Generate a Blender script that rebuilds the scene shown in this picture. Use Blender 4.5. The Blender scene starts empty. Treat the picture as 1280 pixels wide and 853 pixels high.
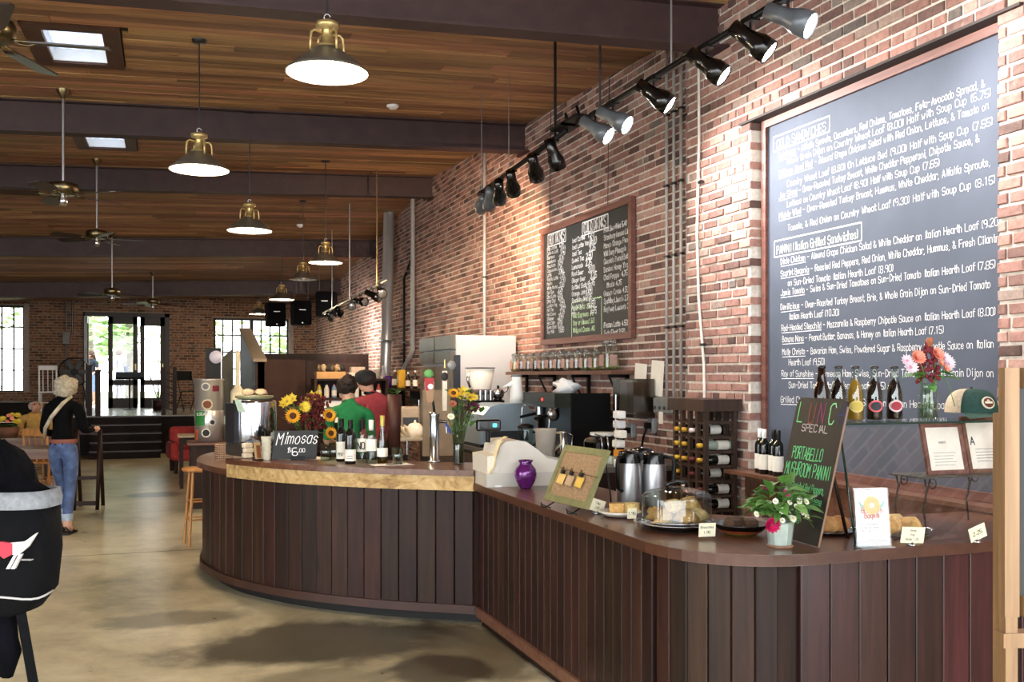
import bpy, bmesh, math, random
from mathutils import Vector, Matrix, noise
R = random.Random(7)
scn = bpy.context.scene
COL = scn.collection
PI = math.pi
# ------------------------------------------------------------------ camera
FPX, HZ, VPX, EYE = 1240.0, 471.0, 200.0, 1.6
TH = math.atan((640 - VPX) / FPX)
SN, CS = math.sin(TH), math.cos(TH)
cam = bpy.data.cameras.new('camera'); camo = bpy.data.objects.new('camera', cam); COL.objects.link(camo)
cam.lens = FPX / 1280 * 36; cam.sensor_width = 36
cam.shift_y = (HZ - 426.5) / 1280
cam.clip_end = 400
camo.location = (0, 0, EYE); camo.rotation_euler = (PI / 2, 0, -TH)
scn.camera = camo
# ------------------------------------------------------------------ world
w = bpy.data.worlds.new('world'); scn.world = w; w.use_nodes = True
bg = w.node_tree.nodes['Background']
bg.inputs[0].default_value = (0.93, 0.97, 1.0, 1); bg.inputs[1].default_value = 3.2
vs = scn.view_settings
vs.view_transform = 'Standard'; vs.look = 'None'; vs.gamma = 1; vs.exposure = 1.2; vs.use_curve_mapping = False
# ------------------------------------------------------------------ geometry of the place, measured from the view
def ray(u, v):
    x = (u - 640) / FPX
    return SN + CS * x, CS - SN * x, -(v - HZ) / FPX
def pX(u, v, X): r = ray(u, v); s = X / r[0]; return Vector((X, r[1] * s, EYE + r[2] * s))
def pY(u, v, Y): r = ray(u, v); s = Y / r[1]; return Vector((r[0] * s, Y, EYE + r[2] * s))
def pZ(u, v, Z): r = ray(u, v); s = (Z - EYE) / r[2]; return Vector((r[0] * s, r[1] * s, Z))
def pS(u, v, s): r = ray(u, v); return Vector((r[0] * s, r[1] * s, EYE + r[2] * s))
# ------------------------------------------------------------------ objects
def props(o, label=None, cat=None, group=None, kind=None):
    if label: o['label'] = label
    if cat: o['category'] = cat
    if group: o['group'] = group
    if kind: o['kind'] = kind
    return o
def thing(name, label, cat, loc=(0, 0, 0), rz=0.0, group=None, kind=None):
    o = bpy.data.objects.new(name, None); COL.objects.link(o)
    o.empty_display_size = .1
    o.location = loc; o.rotation_euler = (0, 0, rz)
    return props(o, label, cat, group, kind)
class MB:
    def __init__(s): s.v = []; s.f = []; s.M = None; s.sm = []; s.mi = []; s.cm = 0
    def add(s, vs, fs, smooth=False):
        b = len(s.v)
        for p in vs:
            p = Vector(p); s.v.append(s.M @ p if s.M is not None else p)
        for f in fs: s.f.append([b + i for i in f]); s.sm.append(smooth); s.mi.append(s.cm)
        return s
    def box(s, c, d, rz=0, rx=0, ry=0):
        h = [x / 2 for x in d]
        m = Matrix.Translation(c) @ Matrix.Rotation(rz, 4, 'Z') @ Matrix.Rotation(ry, 4, 'Y') @ Matrix.Rotation(rx, 4, 'X')
        vs = [m @ Vector((x * h[0], y * h[1], z * h[2])) for x in (-1, 1) for y in (-1, 1) for z in (-1, 1)]
        return s.add(vs, [(0, 1, 3, 2), (4, 6, 7, 5), (0, 4, 5, 1), (2, 3, 7, 6), (0, 2, 6, 4), (1, 5, 7, 3)])
    def b2(s, a, b):
        return s.box([(a[i] + b[i]) / 2 for i in range(3)], [abs(b[i] - a[i]) for i in range(3)])
    def rbox(s, c, d, r=.01, rz=0):
        # box with rounded vertical and top edges (chamfered)
        hx, hy, hz = d[0] / 2, d[1] / 2, d[2] / 2; r = min(r, hx * .9, hy * .9, hz * .9)
        k = r * .3
        def ring(i, z):
            ax, ay = hx - i, hy - i; q = r - i * .5 if r > i * .5 else 0
            pts = [(ax - q, -ay), (ax - k * q / r, -ay + k * q / r), (ax, -ay + q), (ax, ay - q), (ax - k * q / r, ay - k * q / r), (ax - q, ay), (-ax + q, ay), (-ax + k * q / r, ay - k * q / r), (-ax, ay - q), (-ax, -ay + q), (-ax + k * q / r, -ay + k * q / r), (-ax + q, -ay)]
            return [(x, y, z) for x, y in pts]
        rings = [ring(r, -hz), ring(k, -hz + k), ring(0, -hz + r), ring(0, hz - r), ring(k, hz - k), ring(r, hz)]
        m = Matrix.Translation(c) @ Matrix.Rotation(rz, 4, 'Z')
        vs = [m @ Vector(p) for rg in rings for p in rg]; n = 12; fs = []
        for j in range(5):
            for i in range(n): fs.append((j * n + i, j * n + (i + 1) % n, (j + 1) * n + (i + 1) % n, (j + 1) * n + i))
        fs.append(tuple(reversed(range(n)))); fs.append(tuple(range(5 * n, 6 * n)))
        return s.add(vs, fs)
    def cyl(s, a, b, r, r2=None, n=12, cap=True):
        a, b = Vector(a), Vector(b); r2 = r if r2 is None else r2
        d = (b - a); L = d.length
        if L < 1e-7: return s
        q = d.to_track_quat('Z', 'Y').to_matrix()
        vs = []
        for t, rr, p in ((0, r, a), (1, r2, b)):
            for i in range(n):
                an = 2 * PI * i / n; vs.append(p + q @ Vector((rr * math.cos(an), rr * math.sin(an), 0)))
        fs = [(i, (i + 1) % n, n + (i + 1) % n, n + i) for i in range(n)]
        s.add(vs, fs, True)
        if cap:
            s.add(vs[:n], [tuple(reversed(range(n)))]); s.add(vs[n:], [tuple(range(n))])
        return s
    def lathe(s, prof, n=20, c=(0, 0, 0), M=None, smooth=True, a0=0, a1=2 * PI):
        full = abs(a1 - a0 - 2 * PI) < 1e-6; m = n if full else n + 1
        vs = []
        for r, z in prof:
            for i in range(m):
                an = a0 + (a1 - a0) * i / n; p = Vector((r * math.cos(an), r * math.sin(an), z))
                if M is not None: p = M @ p
                vs.append(p + Vector(c))
        fs = []
        for j in range(len(prof) - 1):
            for i in range(n):
                k = (i + 1) % m
                fs.append((j * m + i, j * m + k, (j + 1) * m + k, (j + 1) * m + i))
        s.add(vs, fs, smooth)
        return s
    def disc(s, c, r, n=20, M=None):
        vs = [Vector((r * math.cos(2 * PI * i / n), r * math.sin(2 * PI * i / n), 0)) for i in range(n)]
        if M is not None: vs = [M @ p for p in vs]
        return s.add([p + Vector(c) for p in vs], [tuple(range(n))])
    def tube(s, pts, r, n=8, radii=None):
        pts = [Vector(p) for p in pts]; N = len(pts); vs = []; up = None
        for i, p in enumerate(pts):
            t = (pts[min(i + 1, N - 1)] - pts[max(i - 1, 0)]).normalized()
            if up is None: up = t.orthogonal().normalized()
            up = (up - t * up.dot(t)); up = up.normalized() if up.length > 1e-6 else t.orthogonal().normalized()
            bi = t.cross(up); rr = radii[i] if radii else r
            for k in range(n):
                a = 2 * PI * k / n; vs.append(p + (up * math.cos(a) + bi * math.sin(a)) * rr)
        fs = [(i * n + k, i * n + (k + 1) % n, (i + 1) * n + (k + 1) % n, (i + 1) * n + k) for i in range(N - 1) for k in range(n)]
        fs.append(tuple(reversed(range(n)))); fs.append(tuple(range((N - 1) * n, N * n)))
        return s.add(vs, fs, True)
    def prism(s, poly, z0, z1):
        n = len(poly); vs = [(x, y, z0) for x, y in poly] + [(x, y, z1) for x, y in poly]
        fs = [(i, (i + 1) % n, n + (i + 1) % n, n + i) for i in range(n)]
        fs += [tuple(reversed(range(n))), tuple(range(n, 2 * n))]
        return s.add(vs, fs)
    def prismM(s, poly, d, M):
        old = s.M; s.M = (old @ M) if old is not None else M; s.prism(poly, 0, d); s.M = old; return s
    def sphere(s, c, r, n=12, m=8, sc=(1, 1, 1), jit=0, M=None):
        c = Vector(c); vs = [Vector((0, 0, -1))]
        for j in range(1, m):
            t = -PI / 2 + PI * j / m
            for i in range(n):
                a = 2 * PI * i / n; vs.append(Vector((math.cos(t) * math.cos(a), math.cos(t) * math.sin(a), math.sin(t))))
        vs.append(Vector((0, 0, 1)))
        out = []
        for p in vs:
            k = r * (1 + (jit * noise.noise(p * 2.2 + c * 9) if jit else 0))
            p = Vector((p.x * sc[0], p.y * sc[1], p.z * sc[2])) * k
            out.append((M @ p if M is not None else p) + c)
        fs = [(0, 1 + (i + 1) % n, 1 + i) for i in range(n)]
        for j in range(m - 2):
            for i in range(n):
                a = 1 + j * n; fs.append((a + i, a + (i + 1) % n, a + n + (i + 1) % n, a + n + i))
        t = len(vs) - 1; a = 1 + (m - 2) * n
        fs += [(t, a + i, a + (i + 1) % n) for i in range(n)]
        return s.add(out, fs, True)
    def mesh(s, name, mats):
        me = bpy.data.meshes.new(name); me.from_pydata([tuple(p) for p in s.v], [], s.f)
        for m in (mats if isinstance(mats, (list, tuple)) else [mats]): me.materials.append(m)
        me.polygons.foreach_set('use_smooth', s.sm); me.polygons.foreach_set('material_index', s.mi)
        me.update(); return me
    def build(s, name, mats, parent=None, loc=None, rz=None):
        o = bpy.data.objects.new(name, s.mesh(name, mats)); COL.objects.link(o)
        if parent is not None: o.parent = parent
        if loc is not None: o.location = loc
        if rz is not None: o.rotation_euler = (0, 0, rz)
        return o
def one(mb, name, mats, label, cat, loc=(0, 0, 0), rz=0, group=None, kind=None):
    return props(mb.build(name, mats, None, loc, rz), label, cat, group, kind)
def copy_tree(o, parent=None):
    c = o.copy(); COL.objects.link(c)
    if parent is not None: c.parent = parent
    for ch in list(kids.get(o.name, [])) or list(o.children): copy_tree(ch, c)
    return c
kids = {}
def catmull(pts, n=8):
    out = []; P = [Vector(p) for p in pts]; P = [P[0] * 2 - P[1]] + P + [P[-1] * 2 - P[-2]]
    for i in range(1, len(P) - 2):
        for k in range(n):
            t = k / n; a, b, c, d = P[i - 1:i + 3]
            out.append(.5 * ((2 * b) + (c - a) * t + (2 * a - 5 * b + 4 * c - d) * t * t + (3 * b - a - 3 * c + d) * t ** 3))
    out.append(P[-2]); return out
# ------------------------------------------------------------------ materials
def rgb(h):
    c = [int(h[i:i + 2], 16) / 255 for i in (0, 2, 4)]
    return tuple(x / 12.92 if x <= .04045 else ((x + .055) / 1.055) ** 2.4 for x in c) + (1,)
def newmat(name):
    m = bpy.data.materials.new(name); m.use_nodes = True; nt = m.node_tree
    return m, nt, nt.nodes['Principled BSDF']
def N(nt, t, **kw):
    n = nt.nodes.new(t)
    for k, v in kw.items():
        if k.startswith('i_'):
            key = k[2:]; key = int(key) if key.isdigit() else key.replace('_', ' ')
            n.inputs[key].default_value = v
        else: setattr(n, k, v)
    return n
def ramp(nt, stops):
    n = nt.nodes.new('ShaderNodeValToRGB'); e = n.color_ramp.elements
    while len(e) < len(stops): e.new(.5)
    for i, (p, c) in enumerate(stops): e[i].position = p; e[i].color = c
    return n
_mc = {}
def M(hexc, rough=.5, metal=0, var=.12, scale=12, bump=0, spec=.5, trans=0, ior=1.45, emit=0, coat=0, alpha=1, sss=0, key=None):
    k = (hexc, rough, metal, var, scale, bump, spec, trans, emit, coat, alpha)
    if k in _mc: return _mc[k]
    m, nt, b = newmat('mat_' + hexc + '_%d' % len(_mc)); c = rgb(hexc)
    b.inputs['Roughness'].default_value = rough; b.inputs['Metallic'].default_value = metal
    b.inputs['Specular IOR Level'].default_value = spec; b.inputs['IOR'].default_value = ior
    b.inputs['Transmission Weight'].default_value = trans; b.inputs['Coat Weight'].default_value = coat
    b.inputs['Alpha'].default_value = alpha
    tc = N(nt, 'ShaderNodeTexCoord'); nz = N(nt, 'ShaderNodeTexNoise', i_Scale=scale, i_Detail=4.0)
    nt.links.new(tc.outputs['Object'], nz.inputs['Vector'])
    lo = tuple(x * (1 - var) for x in c[:3]) + (1,); hi = tuple(min(1, x * (1 + var)) for x in c[:3]) + (1,)
    rp = ramp(nt, [(.3, lo), (.7, hi)]); nt.links.new(nz.outputs['Fac'], rp.inputs[0])
    nt.links.new(rp.outputs[0], b.inputs['Base Color'])
    if emit:
        b.inputs['Emission Color'].default_value = c; b.inputs['Emission Strength'].default_value = emit
    if bump:
        bp = N(nt, 'ShaderNodeBump', i_Strength=bump, i_Distance=.01); nt.links.new(nz.outputs['Fac'], bp.inputs['Height']); nt.links.new(bp.outputs[0], b.inputs['Normal'])
    _mc[k] = m; return m
def wood(name, c0, c1, c2, rough=.45, axis='X', scale=1.0, knots=True, objrand=True, coat=0, spec=.5, bump=.15):
    """grain stretched along one object axis; tone differs from plank to plank"""
    m, nt, b = newmat(name); L = nt.links.new
    tc = N(nt, 'ShaderNodeTexCoord'); mp = N(nt, 'ShaderNodeMapping')
    st = {'X': (.9, 16, 16), 'Y': (16, .9, 16), 'Z': (16, 16, .9)}[axis]
    mp.inputs['Scale'].default_value = tuple(x * scale for x in st)
    oi = N(nt, 'ShaderNodeObjectInfo')
    if objrand:
        cx = N(nt, 'ShaderNodeVectorMath', operation='SCALE'); cx.inputs[0].default_value = (13, 7, 5); L(oi.outputs['Random'], cx.inputs['Scale'])
        ad = N(nt, 'ShaderNodeVectorMath', operation='ADD'); L(tc.outputs['Object'], ad.inputs[0]); L(cx.outputs[0], ad.inputs[1]); L(ad.outputs[0], mp.inputs['Vector'])
    else: L(tc.outputs['Object'], mp.inputs['Vector'])
    n1 = N(nt, 'ShaderNodeTexNoise', i_Scale=1.6, i_Detail=6.0, i_Roughness=.62, i_Distortion=(2.4 if name == 'plywood' else .6)); L(mp.outputs[0], n1.inputs['Vector'])
    rp = ramp(nt, [(.25, rgb(c0)), (.5, rgb(c1)), (.78, rgb(c2))]); L(n1.outputs['Fac'], rp.inputs[0])
    out = rp.outputs[0]
    if knots:
        mp2 = N(nt, 'ShaderNodeMapping'); mp2.inputs['Scale'].default_value = {'X': (1.1, 5, 5), 'Y': (5, 1.1, 5), 'Z': (5, 5, 1.1)}[axis]
        L((ad if objrand else tc).outputs[0 if objrand else 'Object'], mp2.inputs['Vector'])
        vo = N(nt, 'ShaderNodeTexVoronoi', i_Scale=1.5); L(mp2.outputs[0], vo.inputs['Vector'])
        kr = ramp(nt, [(.04, (0, 0, 0, 1)), (.16, (1, 1, 1, 1))]); L(vo.outputs['Distance'], kr.inputs[0])
        mx = N(nt, 'ShaderNodeMix', data_type='RGBA', blend_type='MULTIPLY'); mx.inputs[0].default_value = .55
        L(out, mx.inputs[6]); L(kr.outputs[0], mx.inputs[7]); out = mx.outputs[2]
    if objrand:
        hs = N(nt, 'ShaderNodeHueSaturation'); mr = N(nt, 'ShaderNodeMapRange'); mr.inputs[3].default_value = .6; mr.inputs[4].default_value = 1.45
        L(oi.outputs['Random'], mr.inputs[0]); L(mr.outputs[0], hs.inputs['Value']); L(out, hs.inputs['Color'])
        mr2 = N(nt, 'ShaderNodeMapRange'); mr2.inputs[3].default_value = .48; mr2.inputs[4].default_value = .515
        ml = N(nt, 'ShaderNodeMath', operation='MULTIPLY_ADD'); ml.inputs[1].default_value = 7.31; ml.inputs[2].default_value = .2; fr = N(nt, 'ShaderNodeMath', operation='FRACT')
        L(oi.outputs['Random'], ml.inputs[0]); L(ml.outputs[0], fr.inputs[0]); L(fr.outputs[0], mr2.inputs[0]); L(mr2.outputs[0], hs.inputs['Hue'])
        out = hs.outputs[0]
    L(out, b.inputs['Base Color']); b.inputs['Roughness'].default_value = rough
    b.inputs['Coat Weight'].default_value = coat; b.inputs['Specular IOR Level'].default_value = spec
    bp = N(nt, 'ShaderNodeBump', i_Strength=bump, i_Distance=.004); L(n1.outputs['Fac'], bp.inputs['Height']); L(bp.outputs[0], b.inputs['Normal'])
    return m
def brickmat(name, attr, warm=False):
    m, nt, b = newmat(name); L = nt.links.new
    if attr: src = N(nt, 'ShaderNodeAttribute', attribute_name='tone').outputs['Fac']
    else: src = N(nt, 'ShaderNodeObjectInfo').outputs['Random']
    rp = ramp(nt, [(0, rgb('5a4843')), (.12, rgb('745a54')), (.4, rgb('926f67')), (.7, rgb('a57d72')), (.9, rgb('b39589')), (.97, rgb('8f8078')), (1, rgb('6a615e'))])
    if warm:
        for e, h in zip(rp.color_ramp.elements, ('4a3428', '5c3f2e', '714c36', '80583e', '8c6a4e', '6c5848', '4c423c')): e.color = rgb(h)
    L(src, rp.inputs[0])
    ge = N(nt, 'ShaderNodeNewGeometry'); nz = N(nt, 'ShaderNodeTexNoise', i_Scale=28.0, i_Detail=5.0, i_Roughness=.7); L(ge.outputs['Position'], nz.inputs['Vector'])
    r2 = ramp(nt, [(.3, (.72, .7, .7, 1)), (.62, (1.12, 1.1, 1.08, 1))]); L(nz.outputs['Fac'], r2.inputs[0])
    mx = N(nt, 'ShaderNodeMix', data_type='RGBA', blend_type='MULTIPLY'); mx.inputs[0].default_value = 1; L(rp.outputs[0], mx.inputs[6]); L(r2.outputs[0], mx.inputs[7])
    # lime smears left on the brick faces
    n3 = N(nt, 'ShaderNodeTexNoise', i_Scale=9.0, i_Detail=6.0, i_Roughness=.75); L(ge.outputs['Position'], n3.inputs['Vector'])
    r3 = ramp(nt, [(.58, (0, 0, 0, 1)), (.8, (.55, .55, .55, 1))]); L(n3.outputs['Fac'], r3.inputs[0])
    m3 = N(nt, 'ShaderNodeMix', data_type='RGBA'); L(r3.outputs[0], m3.inputs[0]); L(mx.outputs[2], m3.inputs[6]); m3.inputs[7].default_value = rgb('b8a597')
    L(m3.outputs[2], b.inputs['Base Color']); b.inputs['Roughness'].default_value = .85; b.inputs['Specular IOR Level'].default_value = .25
    bp = N(nt, 'ShaderNodeBump', i_Strength=.5, i_Distance=.006); L(nz.outputs['Fac'], bp.inputs['Height']); L(bp.outputs[0], b.inputs['Normal'])
    return m
def glassmat(name, col='ffffff', rough=.0, dark=0):
    """thin clear glass: mostly lets light straight through, mirrors at grazing angles"""
    m = bpy.data.materials.new(name); m.use_nodes = True; nt = m.node_tree; L = nt.links.new
    nt.nodes.remove(nt.nodes['Principled BSDF']); out = nt.nodes['Material Output']
    tr = N(nt, 'ShaderNodeBsdfTransparent'); tr.inputs[0].default_value = rgb(col)
    gl = N(nt, 'ShaderNodeBsdfGlossy'); gl.inputs['Roughness'].default_value = rough + .03
    fr = N(nt, 'ShaderNodeLayerWeight', i_Blend=.5); pw = N(nt, 'ShaderNodeMath', operation='POWER'); pw.inputs[1].default_value = 4.0; L(fr.outputs['Facing'], pw.inputs[0])
    mr = N(nt, 'ShaderNodeMath', operation='MULTIPLY_ADD'); mr.inputs[1].default_value = .6; mr.inputs[2].default_value = .045 + dark; L(pw.outputs[0], mr.inputs[0])
    mx = N(nt, 'ShaderNodeMixShader'); L(mr.outputs[0], mx.inputs[0]); L(tr.outputs[0], mx.inputs[1]); L(gl.outputs[0], mx.inputs[2]); L(mx.outputs[0], out.inputs[0])
    return m
def emis(name, hexc, k):
    m, nt, b = newmat(name); c = rgb(hexc); b.inputs['Base Color'].default_value = c
    b.inputs['Emission Color'].default_value = c; b.inputs['Emission Strength'].default_value = k; return m
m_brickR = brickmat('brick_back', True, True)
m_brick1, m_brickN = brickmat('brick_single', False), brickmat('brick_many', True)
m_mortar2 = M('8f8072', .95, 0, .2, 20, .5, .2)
m_mortar = M('d3cabf', .95, 0, .16, 30, .6, .2)
m_plank = wood('counter_plank', '160a06', '2b1810', '3d261a', .5, 'Z', 1.0, True, True, 0.0, .28)
m_plankC = wood('counter_plank_red', '1a0c0a', '361a17', '4a2823', .34, 'Z', 1.0, True, True, 0.0, .5)
m_top = wood('counter_top', '3a2015', '5c3826', '7a5038', .3, 'Y', .8, False, False, .2)
m_topC = wood('counter_top_front', '3a2015', '5c3826', '7a5038', .3, 'X', .8, False, False, .2)
m_ply = wood('plywood', '6f5028', 'b3935f', 'd0b588', .5, 'X', .32, False, False, 0, .3)
m_ceil = wood('ceiling_plank', '5c3f2c', '9a7350', 'b9926c', .55, 'X', .5, True, True, 0, .3)
m_dkwood = wood('dark_wood', '150a07', '23130d', '301b13', .5, 'Z', 1, False, False, 0, .2)
m_midwood = wood('mid_wood', '4a2d21', '684433', '7b5543', .45, 'X', 1, False, False)
m_redframe = wood('frame_wood', '50302a', '6e463d', '82584d', .45, 'Y', 1, False, False)
m_lightwood = wood('light_wood', '63492f', '80603f', '987752', .5, 'Z', 1, False, False)
m_orangewood = wood('orange_wood', '8a5a2c', 'b27a42', 'c7935a', .45, 'Z', 1, False, False)
m_black = M('070708', .5, spec=.3); m_blackgloss = M('060607', .2, coat=.2); m_blackmatte = M('0b0b0c', .8, spec=.2)
m_steel = M('b9bcc0', .24, 1, .06, 6); m_brushed = M('a8a9ab', .38, 1, .08, 9); m_dksteel = M('55575a', .35, 1)
m_white = M('e9e9e6', .5, 0, .03); m_paper = M('eeeade', .8, 0, .04); m_cream = M('d8cba8', .7, 0, .05)
m_brass = M('bfa873', .4, .75, .1); m_antbrass = M('8f7c58', .35, 1, .1)
m_beam = M('3c2a2a', .6, 0, .22, 7, .3)
m_glass = glassmat('clear_glass'); m_greenglass = glassmat('edge_glass', '1f4438', .0, .12)
m_slate = M('4e5461', .75, 0, .08, 4, .05, .22); m_slate2 = M('1b1815', .55, 0, .2, 8)
m_chalk = M('eeeef0', .9, 0, .15, 60)
def chalkcol(h): return M(h, .9, 0, .15, 60)
# ================================================================== the room
BEAMY = [2.2, 6.43, 10.83, 15.0, 19.26, 23.4, 27.6]
ZW = [(-8, 4.05), (2.2, 4.17), (6.43, 4.35), (10.83, 4.53), (15.0, 4.71), (19.26, 4.28), (23.4, 3.87), (27.6, 3.75), (30, 3.7)]
def zc(X, Y):
    for (a, za), (b, zb) in zip(ZW, ZW[1:]):
        if Y <= b: break
    return za + (zb - za) * (Y - a) / (b - a) - .038 * (4 - X)
# ---- floor: worn concrete
fm, nt, b = newmat('worn_concrete'); L = nt.links.new
ge = N(nt, 'ShaderNodeNewGeometry')
n1 = N(nt, 'ShaderNodeTexNoise', i_Scale=.7, i_Detail=8.0, i_Roughness=.66, i_Distortion=.5); L(ge.outputs['Position'], n1.inputs['Vector'])
n2 = N(nt, 'ShaderNodeTexNoise', i_Scale=5.0, i_Detail=9.0, i_Roughness=.72); L(ge.outputs['Position'], n2.inputs['Vector'])
r1 = ramp(nt, [(.28, rgb('736b54')), (.45, rgb('b5ab8c')), (.62, rgb('d2caae')), (.8, rgb('e2dcc8'))]); L(n1.outputs['Fac'], r1.inputs[0])
r2 = ramp(nt, [(.3, (.6, .58, .54, 1)), (.55, (1, 1, 1, 1))]); L(n2.outputs['Fac'], r2.inputs[0])
mx = N(nt, 'ShaderNodeMix', data_type='RGBA', blend_type='MULTIPLY'); mx.inputs[0].default_value = .8; L(r1.outputs[0], mx.inputs[6]); L(r2.outputs[0], mx.inputs[7])
col = mx.outputs[2]
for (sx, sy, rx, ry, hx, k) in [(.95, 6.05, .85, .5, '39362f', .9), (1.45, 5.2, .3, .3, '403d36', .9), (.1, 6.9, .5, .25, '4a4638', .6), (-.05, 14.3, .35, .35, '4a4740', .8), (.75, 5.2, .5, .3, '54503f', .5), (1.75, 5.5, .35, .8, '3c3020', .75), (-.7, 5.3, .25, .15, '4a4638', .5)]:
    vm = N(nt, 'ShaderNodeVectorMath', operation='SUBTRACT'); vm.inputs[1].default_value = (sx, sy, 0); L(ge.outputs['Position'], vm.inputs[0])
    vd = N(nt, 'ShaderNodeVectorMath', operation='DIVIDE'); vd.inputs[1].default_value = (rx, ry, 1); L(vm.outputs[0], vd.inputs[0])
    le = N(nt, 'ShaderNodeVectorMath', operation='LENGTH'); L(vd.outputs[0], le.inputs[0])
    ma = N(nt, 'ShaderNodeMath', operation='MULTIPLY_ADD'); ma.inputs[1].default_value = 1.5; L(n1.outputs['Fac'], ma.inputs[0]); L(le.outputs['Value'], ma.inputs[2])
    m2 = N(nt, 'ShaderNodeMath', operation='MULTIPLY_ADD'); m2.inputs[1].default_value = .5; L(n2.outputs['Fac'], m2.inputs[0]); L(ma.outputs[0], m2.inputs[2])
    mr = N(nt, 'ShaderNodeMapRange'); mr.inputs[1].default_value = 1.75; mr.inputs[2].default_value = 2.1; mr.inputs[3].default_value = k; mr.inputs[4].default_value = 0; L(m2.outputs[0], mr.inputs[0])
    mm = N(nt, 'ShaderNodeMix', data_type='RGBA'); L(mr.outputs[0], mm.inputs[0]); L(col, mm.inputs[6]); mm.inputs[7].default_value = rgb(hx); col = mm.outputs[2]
L(col, b.inputs['Base Color'])
rr = N(nt, 'ShaderNodeMapRange'); rr.inputs[3].default_value = .2; rr.inputs[4].default_value = .42; L(n2.outputs['Fac'], rr.inputs[0]); L(rr.outputs[0], b.inputs['Roughness'])
b.inputs['Specular IOR Level'].default_value = .6
bp = N(nt, 'ShaderNodeBump', i_Strength=.12, i_Distance=.004); L(n2.outputs['Fac'], bp.inputs['Height']); L(bp.outputs[0], b.inputs['Normal'])
props(MB().b2((-10, -6, -.1), (4.3, 27.5, 0)).build('floor', fm), 'worn beige concrete floor with dark stains', None, None, 'structure')
# saw-cut joint across the floor
gm = M('6a6450', .8)
props(MB().b2((-10, 9.62, 0), (4.0, 9.632, .0012)).build('trim_1', gm), 'thin saw-cut joint line across the concrete floor', None, None, 'structure')
# ---- right brick wall
CH, BH, JT = .0680, .0515, .0165
def courses(y0, y1, ztop, holes, z0=.0, seed=1):
    """running bond with a header course every sixth: (start, end, z) of each brick, cut at the holes"""
    rr = random.Random(seed); out = []; i = 0; z = z0
    while z + BH < ztop + .3:
        hd = (i % 6 == 3); Lb = .09 if hd else .19
        y = y0 - rr.random() * .02 - (0 if i % 2 else (Lb + JT) / 2)
        while y < y1:
            a, c = max(y, y0), min(y + Lb, y1)
            segs = [(a, c)]
            for (h0, h1, k0, k1) in holes:
                if z + BH > k0 + .01 and z < k1 - .01:
                    ns = []
                    for (p, q) in segs:
                        if q <= h0 or p >= h1: ns.append((p, q)); continue
                        if p < h0: ns.append((p, h0))
                        if q > h1: ns.append((h1, q))
                    segs = ns
            for (p, q) in segs:
                if q - p > .03: out.append((p, q, z))
            y += Lb + JT
        z += CH; i += 1
    return out
def inframe(p):
    d = Vector(p) - Vector((0, 0, EYE)); s = d.y * CS + d.x * SN
    if s < .3: return None
    u = 640 + FPX * (d.x * CS - d.y * SN) / s; v = HZ - FPX * d.z / s
    return (u, v, s)
OP = (3.82, 6.0, .74, 3.40)
mort = MB()
mort.b2((3.911, 1.0, 0), (4.3, OP[0] - .006, 4.6)); mort.b2((3.911, OP[1] + .006, 0), (4.3, 6.89, 4.9)); mort.b2((3.911, OP[0] - .01, OP[3] + .004), (4.3, OP[1] + .01, 4.7)); mort.b2((3.911, OP[0] - .01, 0), (4.3, OP[1] + .01, OP[2])); mort.b2((4.06, OP[0] - .1, .7), (4.3, OP[1] + .1, 3.5))
mort.b2((4.011, 6.88, 0), (4.3, 27.5, 5.0))
wall_r = props(mort.build('wall_right', m_mortar), 'right wall of weathered red brick with thick pale mortar', None, None, 'structure')
bl = []
for (p, q, z) in courses(1.2, 6.9, 4.4, [OP], 0, 3): bl.append((3.9, p, q, z))
for (p, q, z) in courses(6.9, 27.2, 4.75, [], .004, 5): bl.append((4.0, p, q, z))
bl = [t for t in bl if t[3] < zc(4, (t[1] + t[2]) / 2) + .02]
rank = []
for i, (X, p, q, z) in enumerate(bl):
    f = inframe((X, (p + q) / 2, z))
    if f and -20 < f[0] < 1300 and -20 < f[1] < 640 and not (f[0] > 1243 and f[1] > 460): rank.append((f[2] - 2.2 * (q - p) / .2, i))
rank.sort(); near = set(i for _, i in rank[:300])
def brickverts(x, p, q, z, rr, d=.1):
    j = lambda k=.003: rr.uniform(-k, k)
    pr = rr.uniform(-.004, .004); ch = .004
    x0 = x + pr
    f = [(x0 + j(.002), p + j() + ch, z + ch + j(.002)), (x0 + j(.002), q + j() - ch, z + ch + j(.002)), (x0 + j(.002), q + j() - ch, z + BH - ch + j()), (x0 + j(.002), p + j() + ch, z + BH - ch + j())]
    m = [(x0 + .005, p, z), (x0 + .005, q, z), (x0 + .005, q, z + BH), (x0 + .005, p, z + BH)]
    k = [(x + d, p, z), (x + d, q, z), (x + d, q, z + BH), (x + d, p, z + BH)]
    return f + m + k
BF = [(0, 3, 2, 1)] + [(a, (a + 1) % 4, 4 + (a + 1) % 4, 4 + a) for a in range(4)] + [(4 + a, 4 + (a + 1) % 4, 8 + (a + 1) % 4, 8 + a) for a in range(4)]
bm_cache = {}
def brickobj(X, p, q, z, parent, rr):
    Lq = round(q - p, 2); key = (Lq, rr.randrange(5))
    if key not in bm_cache:
        mb = MB(); mb.add(brickverts(0, -(Lq) / 2, Lq / 2, -BH / 2, rr), BF); bm_cache[key] = mb.mesh('brick', m_brick1)
    o = bpy.data.objects.new('brick', bm_cache[key]); COL.objects.link(o); o.parent = parent; o.location = (X, (p + q) / 2, z + BH / 2); o.rotation_euler = (rr.uniform(-.006, .006), 0, rr.uniform(-.008, .008))
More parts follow.
